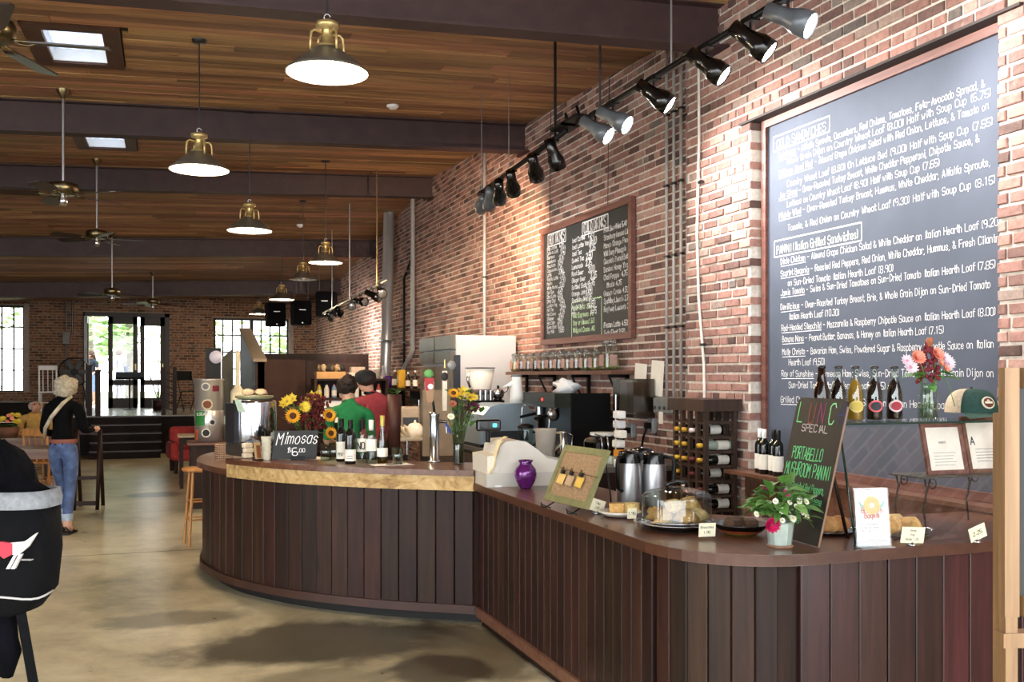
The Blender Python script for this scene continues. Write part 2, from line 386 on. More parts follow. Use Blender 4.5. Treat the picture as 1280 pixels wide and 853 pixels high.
def bulk(blist, parent, vertsf, name='brickwork', mat=None):
    mb = MB(); tone = []; rr = random.Random(11)
    for t in blist:
        mb.add(vertsf(t, rr), BF); tone += [rr.random()] * len(BF)
    me = mb.mesh(name, mat or m_brickN); a = me.attributes.new('tone', 'FLOAT', 'FACE'); a.data.foreach_set('value', tone)
    o = bpy.data.objects.new(name, me); COL.objects.link(o); o.parent = parent; o['kind'] = 'stuff'; return o
rb = random.Random(21)
for i in sorted(near): brickobj(*bl[i], wall_r, rb)
bulk([bl[i] for i in range(len(bl)) if i not in near], wall_r, lambda t, r: brickverts(t[0], t[1], t[2], t[3], r))
# steel lintel over the board recess
props(MB().b2((3.885, OP[0] - .15, 3.385), (4.05, OP[1] + .12, 3.40)).build('trim_2', M('2c211d', .7)), 'rusty steel lintel above the large menu board', None, None, 'structure')
# ---- rear wall with windows and doors
YR = 27.2; ZP = .80; X0L = -9.2
wl = (pY(-60, 382, YR).x, pY(31, 382, YR).x, pY(31, 490, YR).z, pY(31, 382, YR).z)
wr = (pY(267, 398, YR).x, pY(362, 398, YR).x, 1.35, pY(300, 398, YR).z)
dr = (pY(104, 392, YR).x, pY(212, 392, YR).x, ZP, pY(150, 391, YR).z)
holes = [wl, wr, dr]
def slabs(x0, x1, z0, z1, hs):
    xs = sorted(set([x0, x1] + [h[0] for h in hs] + [h[1] for h in hs])); out = []
    for a, c in zip(xs, xs[1:]):
        cuts = [(h[2], h[3]) for h in hs if h[0] < (a + c) / 2 < h[1]]; z = z0
        for (k0, k1) in sorted(cuts):
            if k0 > z: out.append((a, c, z, k0))
            z = k1
        if z < z1: out.append((a, c, z, z1))
    return out
mb = MB()
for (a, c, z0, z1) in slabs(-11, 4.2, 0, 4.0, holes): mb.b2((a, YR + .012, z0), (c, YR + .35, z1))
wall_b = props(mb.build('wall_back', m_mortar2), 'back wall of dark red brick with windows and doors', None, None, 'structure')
def rearverts(t, rr):
    p, q, z = t; d = rr.uniform(-.003, .003); y = YR + d
    vs = [(p + .003, y, z + .003), (q - .003, y, z + .003), (q - .003, y, z + BH - .003), (p + .003, y, z + BH - .003)]
    vs += [(p, y + .005, z), (q, y + .005, z), (q, y + .005, z + BH), (p, y + .005, z + BH)] + [(p, y + .09, z), (q, y + .09, z), (q, y + .09, z + BH), (p, y + .09, z + BH)]
    return vs
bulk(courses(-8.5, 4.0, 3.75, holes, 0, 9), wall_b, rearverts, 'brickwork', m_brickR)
m_wframe = M('26211f', .6); m_wtrim = M('8d8078', .7)
def paned_window(name, label, x0, x1, z0, z1, y, nc, nr, bold=None):
    o = props(MB().b2((x0, y, z0), (x0 + .06, y + .1, z1)).b2((x1 - .06, y, z0), (x1, y + .1, z1)).b2((x0, y, z1 - .05), (x1, y + .1, z1)).b2((x0, y - .04, z0 - .05), (x1, y + .12, z0 + .03)).build(name, m_wframe), label, None, None, 'structure')
    W, H = (x1 - x0) / nc, (z1 - z0) / nr
    for i in range(1, nc):
        k = .05 if bold and i in bold else .018
        MB().b2((x0 + i * W - k, y + .02, z0), (x0 + i * W + k, y + .07, z1)).build('muntin', m_wframe, o)
    for j in range(1, nr): MB().b2((x0, y + .025, z0 + j * H - .018), (x1, y + .065, z0 + j * H + .018)).build('muntin', m_wframe, o)
    pm = MB().b2((-W / 2 + .012, 0, -H / 2 + .012), (W / 2 - .012, .006, H / 2 - .012)).mesh('pane', m_glass)
    for i in range(nc):
        for j in range(nr):
            p = bpy.data.objects.new('pane', pm); COL.objects.link(p); p.parent = o; p.location = (x0 + (i + .5) * W, y + .045, z0 + (j + .5) * H)
    return o
paned_window('window_1', 'tall paned window at the left end of the back wall', wl[0], wl[1], wl[2], wl[3], YR + .12, 6, 4)
paned_window('window_2', 'wide paned window above the stair enclosure on the back wall', wr[0], wr[1], wr[2], wr[3], YR + .12, 8, 4, [4])
props(MB().b2((wl[1] - .02, YR - .03, wl[2]), (wl[1] + .1, YR + .1, wl[3] + .05)).build('trim_3', m_wtrim), 'pale jamb beside the left window', None, None, 'structure')
props(MB().b2((wr[1] - .02, YR - .03, wr[2]), (wr[1] + .1, YR + .1, wr[3] + .05)).build('trim_4', m_wtrim), 'pale jamb beside the right window', None, None, 'structure')
# doors: frame, one leaf open outwards, two glazed leaves
def ux(u): return pY(u, 450, YR).x
zt = dr[3]; m_door = M('2a1d18', .5)
d1 = props(MB().b2((dr[0], YR - .03, ZP), (ux(106), YR + .2, zt)).b2((ux(206), YR - .03, ZP), (dr[1], YR + .2, zt)).b2((dr[0], YR - .03, zt - .1), (dr[1], YR + .2, zt)).build('door_1', m_door), 'dark wooden entrance door frame with glazed leaves', None, None, 'structure')
def leaf(u0, u1, vtop, name='door_leaf'):
    x0, x1 = ux(u0), ux(u1); zt2 = pY(150, vtop, YR).z; y = YR + .05
    zm0, zm1 = pY(150, 482, YR).z, pY(150, 475, YR).z; zb = pY(150, 498, YR).z; st = .11
    lo = MB().b2((x0, y, ZP), (x0 + st, y + .05, zt - .1)).b2((x1 - st, y, ZP), (x1, y + .05, zt - .1)).b2((x0, y, zt2), (x1, y + .05, zt - .1)).b2((x0, y, zm0), (x1, y + .05, zm1)).b2((x0, y, ZP), (x1, y + .05, zb)).build(name, m_door, d1)
    MB().b2((x0 + st, y + .02, zm1), (x1 - st, y + .028, zt2)).build('pane', m_glass, lo)
    MB().b2((x0 + st, y + .02, zb), (x1 - st, y + .028, zm0)).build('pane', m_glass, lo)
    MB().box((x1 - .05, y - .03, 1.85), (.03, .05, .16)).build('door_handle', m_brass, lo)
leaf(135, 172, 405); leaf(175, 206, 407)
xo = ux(106)
lo = MB().b2((xo - .02, YR + .2, ZP), (xo + .03, YR + .3, zt - .1)).b2((xo - .02, YR + .95, ZP), (xo + .03, YR + 1.05, zt - .1)).b2((xo - .02, YR + .2, ZP), (xo + .03, YR + 1.05, ZP + .3)).b2((xo - .02, YR + .2, zt - .25), (xo + .03, YR + 1.05, zt - .1)).build('door_leaf', m_door, d1)
MB().b2((xo, YR + .3, ZP + .3), (xo + .008, YR + .95, zt - .25)).build('pane', m_glass, lo)
# unseen left wall added to dim the far hall; room left open nearer the camera
mbL = MB(); mbL.b2((X0L - .3, 5.0, 0), (X0L, 27.5, 4.3)); props(mbL.build('wall_left_shade', M('7a5348', .9, 0, .2, 6)), 'left brick wall of the hall', None, None, 'structure')
# ---- raised platform and steps at the back
m_panel = M('170d0a', .6, 0, .2, 6, 0, .15)
YP = 21.9
props(MB().b2((-10, YP, 0), (4.0, YR, ZP - .03)).build('wall_platform', m_panel), 'dark panelled front of the raised platform by the doors', None, None, 'structure')
props(MB().b2((-10, YP - .03, ZP - .03), (4.0, YR + .02, ZP)).build('floor_platform', M('7b776c', .25, 0, .15, 3)), 'raised platform floor in front of the entrance doors', None, None, 'structure')
st = thing('staircase', 'dark wooden steps leading up to the entrance doors', 'stairs', (-.65, 20.7, 0))
for i in range(5):
    MB().b2((-.62, i * .23, 0), (.66, i * .23 + .24, ZP / 5 * (i + 1) - .03)).build('riser', m_panel, st)
    MB().b2((-.64, i * .23 - .025, ZP / 5 * (i + 1) - .03), (.68, i * .23 + .235, ZP / 5 * (i + 1))).build('tread', M('2c1d17', .4), st)
# ---- ceiling
SKY = [(-.85, -.42, 8.25, 9.2), (-.83, -.40, 12.45, 13.35)]
X0C = -9.5
cm = MB()
def slopebox(mb, x0, x1, y0, y1, dz0, dz1):
    vs = []
    for dz in (dz0, dz1):
        for (x, y) in ((x0, y0), (x1, y0), (x1, y1), (x0, y1)): vs.append((x, y, zc(x, y) + dz))
    mb.add(vs, [(0, 3, 2, 1), (4, 5, 6, 7), (0, 1, 5, 4), (1, 2, 6, 5), (2, 3, 7, 6), (3, 0, 4, 7)])
ys = sorted(set([-2.0] + BEAMY[:-1] + [27.5] + [s[2] for s in SKY] + [s[3] for s in SKY]))
for a, c in zip(ys, ys[1:]):
    hole = [s for s in SKY if s[2] <= (a + c) / 2 <= s[3]]
    if hole: slopebox(cm, X0C, hole[0][0], a, c, .02, .22); slopebox(cm, hole[0][1], 4.25, a, c, .02, .22)
    else: slopebox(cm, X0C, 4.25, a, c, .02, .22)
ceil = props(cm.build('ceiling', M('2a1a10', .8)), 'brown wooden plank ceiling between steel beams', None, None, 'structure')
plist = []; rc = random.Random(4); PW = .148
for bi in range(len(BEAMY) - 1):
    a, c = BEAMY[bi], min(BEAMY[bi + 1], 27.2); n = int((c - a) / PW); y = a
    for k in range(n):
        y0, y1 = a + (c - a) * k / n, a + (c - a) * (k + 1) / n; x = X0C + 3 - rc.random() * 3
        ends = [x]
        while x < 4: x += rc.uniform(2.0, 4.6); ends.append(min(x, 4.0))
        for p, q in zip(ends, ends[1:]):
            segs = [(p, q)]
            for s in SKY:
                if s[2] - .14 < (y0 + y1) / 2 < s[3] + .14:
                    ns = []
                    for (g, h) in segs:
                        if h <= s[0] - .14 or g >= s[1] + .14: ns.append((g, h)); continue
                        if g < s[0] - .14: ns.append((g, s[0] - .14))
                        if h > s[1] + .14: ns.append((s[1] + .14, h))
                    segs = ns
            plist += [(g, h, y0, y1) for g, h in segs if h - g > .05]
def plankverts(x0, x1, y0, y1):
    g = .002; d = rc.uniform(-.004, .003); vs = []
    for (dy, dz) in ((g, .022), (g, .003), (g + .005, -.002), (-g - .005, -.002), (-g, .003), (-g, .022)):
        yy = y0 + dy if dy > 0 else y1 + dy
        for x in (x0 + .0015, x1 - .0015): vs.append((x, yy, zc(x, yy) + dz + d))
    return vs
PF = [(2 * i, 2 * i + 1, 2 * i + 3, 2 * i + 2) for i in range(5)] + [(0, 2, 4, 6, 8, 10), (11, 9, 7, 5, 3, 1)]
prank = []
for i, (x0, x1, y0, y1) in enumerate(plist):
    best = None
    for t in (0, .25, .5, .75, 1):
        f = inframe((x0 + (x1 - x0) * t, (y0 + y1) / 2, zc(x0 + (x1 - x0) * t, y0)))
        if f and -10 < f[0] < 1290 and -10 < f[1] < 500: best = f[2] if best is None else min(best, f[2])
    if best is not None: prank.append((best, i))
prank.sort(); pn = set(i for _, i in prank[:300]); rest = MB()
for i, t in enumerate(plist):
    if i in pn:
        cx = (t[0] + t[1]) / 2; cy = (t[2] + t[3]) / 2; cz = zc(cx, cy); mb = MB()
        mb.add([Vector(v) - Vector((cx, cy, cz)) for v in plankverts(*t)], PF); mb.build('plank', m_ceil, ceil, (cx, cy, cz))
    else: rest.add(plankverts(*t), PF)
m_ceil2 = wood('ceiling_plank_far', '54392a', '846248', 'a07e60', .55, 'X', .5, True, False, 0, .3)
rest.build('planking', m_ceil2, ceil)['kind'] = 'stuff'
# steel beams
for i, Y in enumerate(BEAMY[:-1]):
    mb = MB(); 
    for (y0, y1, z0, z1) in ((-.09, .09, -.325, -.305), (-.012, .012, -.305, -.02), (-.09, .09, -.02, .0)):
        vs = []
        for x in (X0C, 4.0):
            for (y, z) in ((y0, z0), (y1, z0), (y1, z1), (y0, z1)): vs.append((x, Y + y, zc(x, Y) + z))
        mb.add(vs, [(0, 1, 2, 3), (4, 7, 6, 5), (0, 4, 5, 1), (1, 5, 6, 2), (2, 6, 7, 3), (3, 7, 4, 0)])
    props(mb.build('trim_%d' % (10 + i), m_beam), 'plum brown steel ceiling beam, number %d from the camera' % (i + 1), None, None, 'structure')
    if i > 0: props(MB().b2((3.88 if Y < 6.9 else 3.955, Y - .16, zc(4, Y) - .35), (4.02, Y + .16, zc(4, Y) - .326)).build('trim_%d' % (20 + i), M('3a2426', .7)), 'steel bearing plate where beam number %d meets the brick wall' % (i + 1), None, None, 'structure')
# skylights: milky acrylic that glows with the daylight above it
m_diff = bpy.data.materials.new('acrylic_diffuser'); m_diff.use_nodes = True; nt = m_diff.node_tree; nt.nodes.remove(nt.nodes['Principled BSDF'])
tl = N(nt, 'ShaderNodeBsdfTranslucent'); nt.links.new(tl.outputs[0], nt.nodes['Material Output'].inputs[0])
wv = N(nt, 'ShaderNodeTexWave', i_Scale=3.0, i_Distortion=1.5, bands_direction='X'); tcd = N(nt, 'ShaderNodeTexCoord'); nt.links.new(tcd.outputs['Object'], wv.inputs['Vector'])
rpd = ramp(nt, [(0, (.42, .46, .54, 1)), (1, (.56, .58, .62, 1))]); nt.links.new(wv.outputs['Fac'], rpd.inputs[0]); nt.links.new(rpd.outputs[0], tl.inputs[0])
for k, (a, c, y0, y1) in enumerate(SKY):
    mb = MB(); z = zc(-.6, y0); t = .13
    for (p, q, r, s) in ((a - t, a, y0 - t, y1 + t), (c, c + t, y0 - t, y1 + t), (a, c, y0 - t, y0), (a, c, y1, y1 + t)): slopebox(mb, p, q, r, s, -.02, .02)
    o = props(mb.build('window_%d' % (3 + k), M('4b2c1b', .5, 0, .25, 9)), 'skylight set in the plank ceiling, %s to the camera' % ('nearest' if k == 0 else 'second nearest'), None, None, 'structure')
    sh = MB(); 
    for (p, q, r, s) in ((a - .02, a + .006, y0, y1), (c - .006, c + .02, y0, y1), (a - .02, c + .02, y0 - .02, y0 + .006), (a - .02, c + .02, y1 - .006, y1 + .02)): slopebox(sh, p, q, r, s, 0, .16)
    sh.build('shaft', m_white, o)
    pn_ = MB(); slopebox(pn_, a, c, y0, y1, .1, .108); pn_.build('pane', m_diff, o)
# ================================================================== outside
props(MB().b2((-60, 27.6, -.3), (60, 120, -.12)).build('ground', M('6d7a4a', .9, 0, .3, 2)), 'sunlit ground outside the back windows', None, None, 'structure')
props(MB().b2((-6, 27.5, -.12), (4, 31.5, ZP - .02)).build('terrace', M('8a857a', .8, 0, .15, 4)), 'raised terrace outside the entrance doors', None, None, 'structure')
m_leafo = [M('b4cc94', .7, 0, .2, 3), M('c8dcac', .7, 0, .2, 3), M('9fbb80', .7, 0, .2, 3)]; m_bark = M('7d736a', .9, 0, .25, 8, .4)
def leafcloud(mb, c, rad, n, size, rr, squash=.8):
    for _ in range(n):
        d = Vector((rr.gauss(0, 1), rr.gauss(0, 1), rr.gauss(0, 1))).normalized() * rad * rr.uniform(.35, 1); d.z *= squash
        p = Vector(c) + d; q = Matrix.Rotation(rr.uniform(0, 2 * PI), 3, 'Z') @ Matrix.Rotation(rr.uniform(-1.2, 1.2), 3, 'X'); s = size * rr.uniform(.6, 1.3)
        mb.add([p + q @ Vector(v) * s for v in ((-.5, 0, 0), (0, -.3, .05), (.55, 0, 0), (0, .3, .05))], [(0, 1, 2, 3)])
rt = random.Random(31)
TREES = [((-6.6, 36), 8, 2.8, 'thin grey tree beyond the left back window', 0), ((-2.6, 41), 9, 2.4, 'broad leafy tree beyond the open door leaf', 1), ((-.9, 34.5), 8, 1.8, 'pale-trunked tree just beyond the glazed door leaves', 2), ((1.8, 41), 9, 3.2, 'light green tree beyond the wide right window', 1), ((4.8, 37), 8, 2.6, 'bushy tree behind the right end of the wide window', 0)]
for (xy, H, cr, lab, mi) in TREES:
    t = thing('tree', lab, 'tree', (xy[0], xy[1], -.12), 0, 'trees outside the back windows')
    tk = MB().tube([(0, 0, 0), (.05, .05, H * .3), (-.05, .1, H * .6), (.1, 0, H * .9)], .2, 8, [.24, .18, .13, .05])
    for k in range(5):
        a = rt.uniform(0, 6.28); z = H * (.35 + .1 * k); tk.tube([(0, .05, z), (math.cos(a) * cr * .5, math.sin(a) * cr * .5, z + .6)], .05, 5, [.07, .02])
    tk.build('trunk', m_bark, t)
    lf = MB()
    for k in range(9):
        a = rt.uniform(0, 6.28); rr_ = rt.uniform(.1, .75) * cr; leafcloud(lf, (math.cos(a) * rr_, math.sin(a) * rr_, H * rt.uniform(.22, .95)), cr * .5, 130, .34, rt)
    lf.build('foliage', m_leafo[mi], t)['kind'] = 'stuff'
for i, (x, y) in enumerate([(-8.5, 33), (-5, 34), (-3.4, 36), (.8, 33), (3.4, 35)]):
    lf = MB(); leafcloud(lf, (0, 0, .8), 1.2, 420, .2, rt, .7)
    for k in range(4): lf.tube([(0, 0, -.1), (rt.uniform(-.5, .5), rt.uniform(-.5, .5), .9)], .02, 4)
    one(lf, 'shrub', m_leafo[(i + 1) % 3], ['green shrub outside, furthest left', 'green shrub outside between left window and door', 'green shrub outside behind the doors', 'green shrub outside left half of the wide window', 'green shrub outside right half of the wide window'][i], 'shrub', (x, y, -.12), 0, 'shrubs outside the back windows')
# ================================================================== hand lettering: single-stroke alphabet drawn as flat chalk ribbons
GL = dict(A="022842 1434", B="0208 082837362505 053544433202", C="4738180703123243", D="0208 082846442202", E="48080242 0535", F="480802 0535", G="47381807031232434525", H="0208 4248 0545", I="2228", J="4843321203", K="0208 480542", L="080242", M="0208254842", N="02084248", O="180703123243473818", P="02083847463505", Q="180703123243473818 2442", R="02083847463505 2542", S="473818070615354443321203", T="0848 2822", U="080312324348", V="082248", W="0812263248", X="0842 4802", Y="082548 2522", Z="08480242",
 a="36160503122233 3632", b="0802 0516263533221203", c="3526160503122233", d="3832 3526160503122233", e="04343526160503122233", f="38281712 0636", g="3526160503122233 36312010", h="0802 0516263532", i="1612 1718", j="26211000 2728", k="0802 360432", l="1812", m="0602 05162522 25364542", n="0602 0516263532", o="160503122233352616", p="0600 0516263533221203", q="3630 3526160503122233", r="0602 05162635", s="35261605142433221203", t="18132233 0636", u="0603122233 3632", v="061236", w="0612243246", x="0632 3602", y="0613 3600", z="06360232")
GL.update({'0': "180703123243473818", '1': "172822", '2': "07183847460242", '3': "071838474625 254443321203", '4': "3832 380444", '5': "480805354443321203", '6': "381807031232434435150 4".replace(' ', ''), '7': "084812", '8': "180706153546473818 150403123243443515", '9': "46351506071838474332", '(': "28171322", ')': "08171302", '-': "0535", ',': "1201", '.': "1213", '&': "42071827260403122244", '$': "473818070615354443321203 2901", "'": "1817", ':': "1516 1213", '/': "0248", '!': "1814 1213", '+': "2327 0545", '=': "0636 0434", '~': "05163445"})
def gw(ch): return 2.4 if ch in "il.,'I!:" else 3.2 if ch in '() jftr' else 5.6 if ch in 'mwMW' else 4.4 if ch.islower() else 5.2
def textw(t, h): return sum(gw(c) for c in t) * h / 6
def write(mb, t, o, ax, up, h, wd, sx=1.0, rr=None, jit=.25):
    """letters of cap height h on the plane through o spanned by ax and up"""
    o, ax, up = Vector(o), Vector(ax).normalized(), Vector(up).normalized(); nrm = ax.cross(up); x = 0; k = h / 6
    rr = rr or R
    for ch in t:
        jy = rr.uniform(-jit, jit)
        for st in GL.get(ch, '').split():
            pts = [(int(st[i]) + rr.uniform(-.12, .12), int(st[i + 1]) - 2 + jy + rr.uniform(-.12, .12)) for i in range(0, len(st), 2)]
            P = [o + ax * ((x + a) * k * sx) + up * (bb * k) for a, bb in pts]
            for p, q in zip(P, P[1:]):
                d = (q - p)
                if d.length < 1e-6: continue
                d.normalize(); n = d.cross(nrm) * (wd / 2); e = d * (wd * .35)
                mb.add([p - n - e, q - n + e, q + n + e, p + n - e], [(0, 1, 2, 3)])
        x += gw(ch)
    return x * k * sx
def line(mb, a, c, nrm, wd):
    a, c = Vector(a), Vector(c); d = (c - a).normalized(); n = d.cross(Vector(nrm)).normalized() * wd / 2
    mb.add([a - n, c - n, c + n, a + n], [(0, 1, 2, 3)])
# ================================================================== menu boards
def frame_rect(mb, y0, y1, z0, z1, x, wd, dp):
    mb.b2((x - dp, y0, z0), (x, y0 + wd, z1)); mb.b2((x - dp, y1 - wd, z0), (x, y1, z1)); mb.b2((x - dp, y0 + wd, z1 - wd), (x, y1 - wd, z1)); mb.b2((x - dp, y0 + wd, z0), (x, y1 - wd, z0 + wd))
rw = random.Random(5)
bt = thing('menu_chalkboard', 'huge grey sandwich menu chalkboard set in the brick recess', 'chalkboard', (4.0, 4.9, .95))
off = Vector((4.0, 4.9, .95)); Mo = Matrix.Translation(-off)
mb = MB(); mb.M = Mo; mb.b2((4.0, 3.80, 1.0), (4.03, 5.97, 3.36)); mb.build('board', m_slate, bt)
mb = MB(); mb.M = Mo; frame_rect(mb, 3.74, 5.975, .955, 3.385, 4.03, .05, .055); mb.build('frame', m_redframe, bt)
CX = 3.998
def wl_(mb, u, v, u1, t, h=None, wd=.0075, X=CX, under=None):
    a = pX(u, v, X); e = pX(u1, v, X); e.z = a.z; Lw = a.y - e.y
    h = h or .05; sx = Lw / textw(t, h)
    write(mb, t, a, (0, -1, 0), (0, 0, 1), h, wd, sx, rw)
    if under:
        ww = textw(under, h) * sx; line(mb, (X, a.y, a.z - .014), (X, a.y - ww, a.z - .012), (1, 0, 0), wd * 1.1)
mb = MB(); mb.M = Mo
LN = [(973, 199, 1232, "Spirit Ann - Alfalfa Sprouts, Cucumbers, Red Onions, Tomatoes, Feta-Avocado Spread, &", "Spirit Ann"),
 (984, 206, 1241, "Whole Grain Dijon on Country Wheat Loaf (8.00) Half with Soup Cup (6.75)", None),
 (974, 221, 1237, "Chicken Head Red - Almond Grape Chicken Salad with Red Onion, Lettuce, & Tomato on", "Chicken Head Red"),
 (984, 234, 1243, "Country Wheat Loaf (8.80) On Lettuce Bed (9.00) Half with Soup Cup (7.55)", None),
 (974, 249, 1225, "Joe Stand - Oven-Roasted Turkey Breast, White Cheddar Pepperoni, Chipotle Sauce, &", "Joe Stand"),
 (984, 259, 1176, "Lettuce on Country Wheat Loaf (8.90) Half with Soup Cup (7.65)", None),
 (974, 274, 1239, "Mighty Wind - Oven-Roasted Turkey Breast, Hummus, White Cheddar, Alfalfa Sprouts,", "Mighty Wind"),
 (985, 289, 1246, "Tomato, & Red Onion on Country Wheat Loaf (9.30) Half with Soup Cup (8.15)", None),
 (976, 331, 1252, "Dixie Chicken - Almond Grape Chicken Salad & White Cheddar on Italian Hearth Loaf (9.20)", "Dixie Chicken"),
 (976, 346, 1253, "Scarlet Begonia - Roasted Red Peppers, Red Onion, White Cheddar, Hummus, & Fresh Cilantro", "Scarlet Begonia"),
 (985, 358, 1118, "on Sun-Dried Tomato Italian Hearth Loaf (8.90)", None),
 (976, 370, 1246, "Jamie Tomato - Swiss & Sun-Dried Tomatoes on Sun-Dried Tomato Italian Hearth Loaf (7.85)", "Jamie Tomato"),
 (976, 388, 1239, "Devilicious - Oven-Roasted Turkey Breast, Brie, & Whole Grain Dijon on Sun-Dried Tomato", "Devilicious"),
 (986, 400, 1050, "Italian Hearth Loaf (10.30)", None),
 (977, 414, 1246, "Red-Headed Stepchild - Mozzarella & Raspberry Chipotle Sauce on Italian Hearth Loaf (8.00)", "Red-Headed Stepchild"),
 (978, 428, 1181, "Banana Nana - Peanut Butter, Bananas, & Honey on Italian Hearth Loaf (7.15)", "Banana Nana"),
 (978, 444, 1243, "Molly Christo - Bavarian Ham, Swiss, Powdered Sugar & Raspberry Chipotle Sauce on Italian", "Molly Christo"),
 (986, 457, 1032, "Hearth Loaf (9.50)", None),
 (977, 471, 1243, "Ray of Sunshine - Parmesan Ham, Swiss, Sun-Dried Tomato & Whole Grain Dijon on", "Ray of Sunshine"),
 (986, 485, 1108, "Sun-Dried Tomato Italian Hearth Loaf (8.15)", None),
 (976, 503, 1185, "Grilled Cheese - White Cheddar & Swiss on Italian Hearth Loaf", "Grilled Cheese")]
for (u, v, u1, t, un) in LN: wl_(mb, u, v, u1, t, .041, .0037, CX, un)
mb.build('lettering', m_chalk, bt)
mb = MB(); mb.M = Mo
wl_(mb, 971, 186, 1033, "COLD SANDWICHES", .058, .0058); MBh = mb; mb = MB(); mb.M = Mo; wl_(mb, 971, 318, 1074, "PANINI (Italian Grilled Sandwiches)", .054, .0052)
def boxpx(mb, u0, v0, u1, v1, X=CX, wd=.009):
    a, c = pX(u0, v0, X), pX(u0, v1, X); y1 = pX(u1, v0, X).y
    for p, q in (((X, a.y, a.z), (X, y1, a.z)), ((X, a.y, c.z), (X, y1, c.z)), ((X, a.y, a.z), (X, a.y, c.z)), ((X, y1, a.z), (X, y1, c.z))): line(mb, p, q, (1, 0, 0), wd)
boxpx(MBh, 967, 172, 1037, 190); boxpx(mb, 968, 302, 1077, 322)
MBh.build('heading', chalkcol('dfe8d8'), bt); mb.build('heading', chalkcol('dfe8d8'), bt)
# wooden panelling under the large board
pn = props(MB().b2((3.86, 3.6, .745), (4.05, 6.0, .93)).b2((3.84, 3.6, .93), (4.02, 6.02, .953)).build('trim_5', m_midwood), 'brown wooden ledge and panel under the large menu board', None, None, 'structure')
# drinks board
dtl, dbr = pX(678, 289, 3.97), pX(790, 423, 3.97)
DY0, DY1, DZ0, DZ1 = dbr.y - .03, dtl.y, dbr.z + .0, dtl.z + .005
do = Vector((3.97, (DY0 + DY1) / 2, DZ0)); Mo = Matrix.Translation(-do)
dt = thing('drinks_chalkboard', 'black hot and cold drinks chalkboard in reddish wood frame', 'chalkboard', do)
mb = MB(); mb.M = Mo; mb.b2((3.965, DY0 + .03, DZ0 + .03), (3.985, DY1 - .03, DZ1 - .03)); mb.build('board', M('22262a', .55, 0, .2, 4), dt)
mb = MB(); mb.M = Mo; frame_rect(mb, DY0, DY1, DZ0, DZ1, 3.99, .06, .045); mb.build('frame', m_redframe, dt)
mb = MB(); mb.M = Mo; DX = 3.9635
wl_(mb, 687, 306, 706, "HOT DRINKS", .1, .012, DX); wl_(mb, 730, 292, 758, "COLD DRINKS", .1, .012, DX)
boxpx(mb, 685, 294, 707, 309, DX, .012); boxpx(mb, 728, 279, 760, 295, DX, .012)
hot = "Drip Coffee,Cafe au Lait,Espresso,Americano,Macchiato,Cappuccino,Latte,Vanilla Latte,Mocha,White Mocha,Red Eye,Chai Latte,Dirty Chai,London Fog,Hot Tea,Hot Cocoa,Steamer,Hot Cider,Extra Shot,Soy Milk".split(',')
pr = [1.75, 2.5, 2.0, 2.25, 2.5, 3.25, 3.4, 3.75, 3.9, 3.95, 2.75, 3.6, 4.1, 3.5, 2.0, 2.75, 2.5, 2.5, .75, .5]
ztop = pX(684, 314, DX).z; zb = DZ0 + .1; ya = pX(684, 300, DX).y
for i, (t, p) in enumerate(zip(hot, pr)): write(mb, t, (DX, ya, ztop - i * (ztop - zb) / 19.5), (0, -1, 0), (0, 0, 1), .034, .007, 1.15, rw); write(mb, '%.2f' % p, (DX, ya - .34 - .04 * math.sin(i), ztop - i * (ztop - zb) / 19.5), (0, -1, 0), (0, 0, 1), .05, .012, .9, rw)
cold = "Iced Coffee,Iced Latte Vanilla,Iced Tea,Sweet Tea,Lemonade,Root Beer,Ginger Beer,Bottled Soda Pop,Orange Juice,Sparkling Water,Apple Juice,Milk".split(',')
ya = pX(715, 300, DX).y; zt3 = pX(715, 304, DX).z
for i, t in enumerate(cold): write(mb, t, (DX, ya, zt3 - i * .068), (0, -1, 0), (0, 0, 1), .042, .008, 1.1, rw); write(mb, '%.2f' % (1.75 + .25 * (i % 7)), (DX, ya - .4 - .06 * math.sin(i * 1.3), zt3 - i * .068), (0, -1, 0), (0, 0, 1), .058, .013, .9, rw)
sm = "Fruit Smoothies 5.40,Strawberry Banana Lime,Mango Orange Peach,Wild Berry Pineapple,Chocolate Peanut Butter,Banana Honey Yogurt,Chai Frappe  4.75,   Mocha 4.75,Orange Cream 4.50,Sparkling Limeade 3.75,Raspberry Lemonade 3.75,,Frozen Latte 4.50,Soda Float 3.50,Malt 4.75".split(',')
ya = pX(755, 300, DX).y; zt4 = pX(755, 291, DX).z
for i, t in enumerate(sm): write(mb, t, (DX, ya, zt4 - i * .075), (0, -1, 0), (0, 0, 1), .046, .009, .95 if len(t) < 20 else .8, rw)
mb.build('lettering', m_chalk, dt)
mb = MB(); mb.M = Mo; ya = pX(715, 300, DX).y; zg = DZ0 + .33
for i, t in enumerate(["Add Flavor .50", "Add Espresso .75", "Soy or Almond .60", "Whipped Cream .40"]): write(mb, t, (DX, ya - .03, zg - i * .075), (0, -1, 0), (0, 0, 1), .045, .009, 1, rw)
for k in range(24):
    y = ya - k * .03; line(mb, (DX, y, zg + .08 + .012 * (k % 2)), (DX, y - .03, zg + .08 + .012 * ((k + 1) % 2)), (1, 0, 0), .009)
for yy in (ya + .01, ya - .72): line(mb, (DX, yy, zg + .08), (DX, yy, DZ0 + .05), (1, 0, 0), .009)
mb.build('side_note', chalkcol('c9e6b8'), dt)
for yy in (DY1 - .2, DY0 + .55):
    mb = MB(); mb.M = Mo; mb.cyl((3.975, yy, DZ1 - .02), (3.99, yy, zc(4, yy) - .02), .004, n=6); mb.build('hanging_wire', m_dksteel, dt)
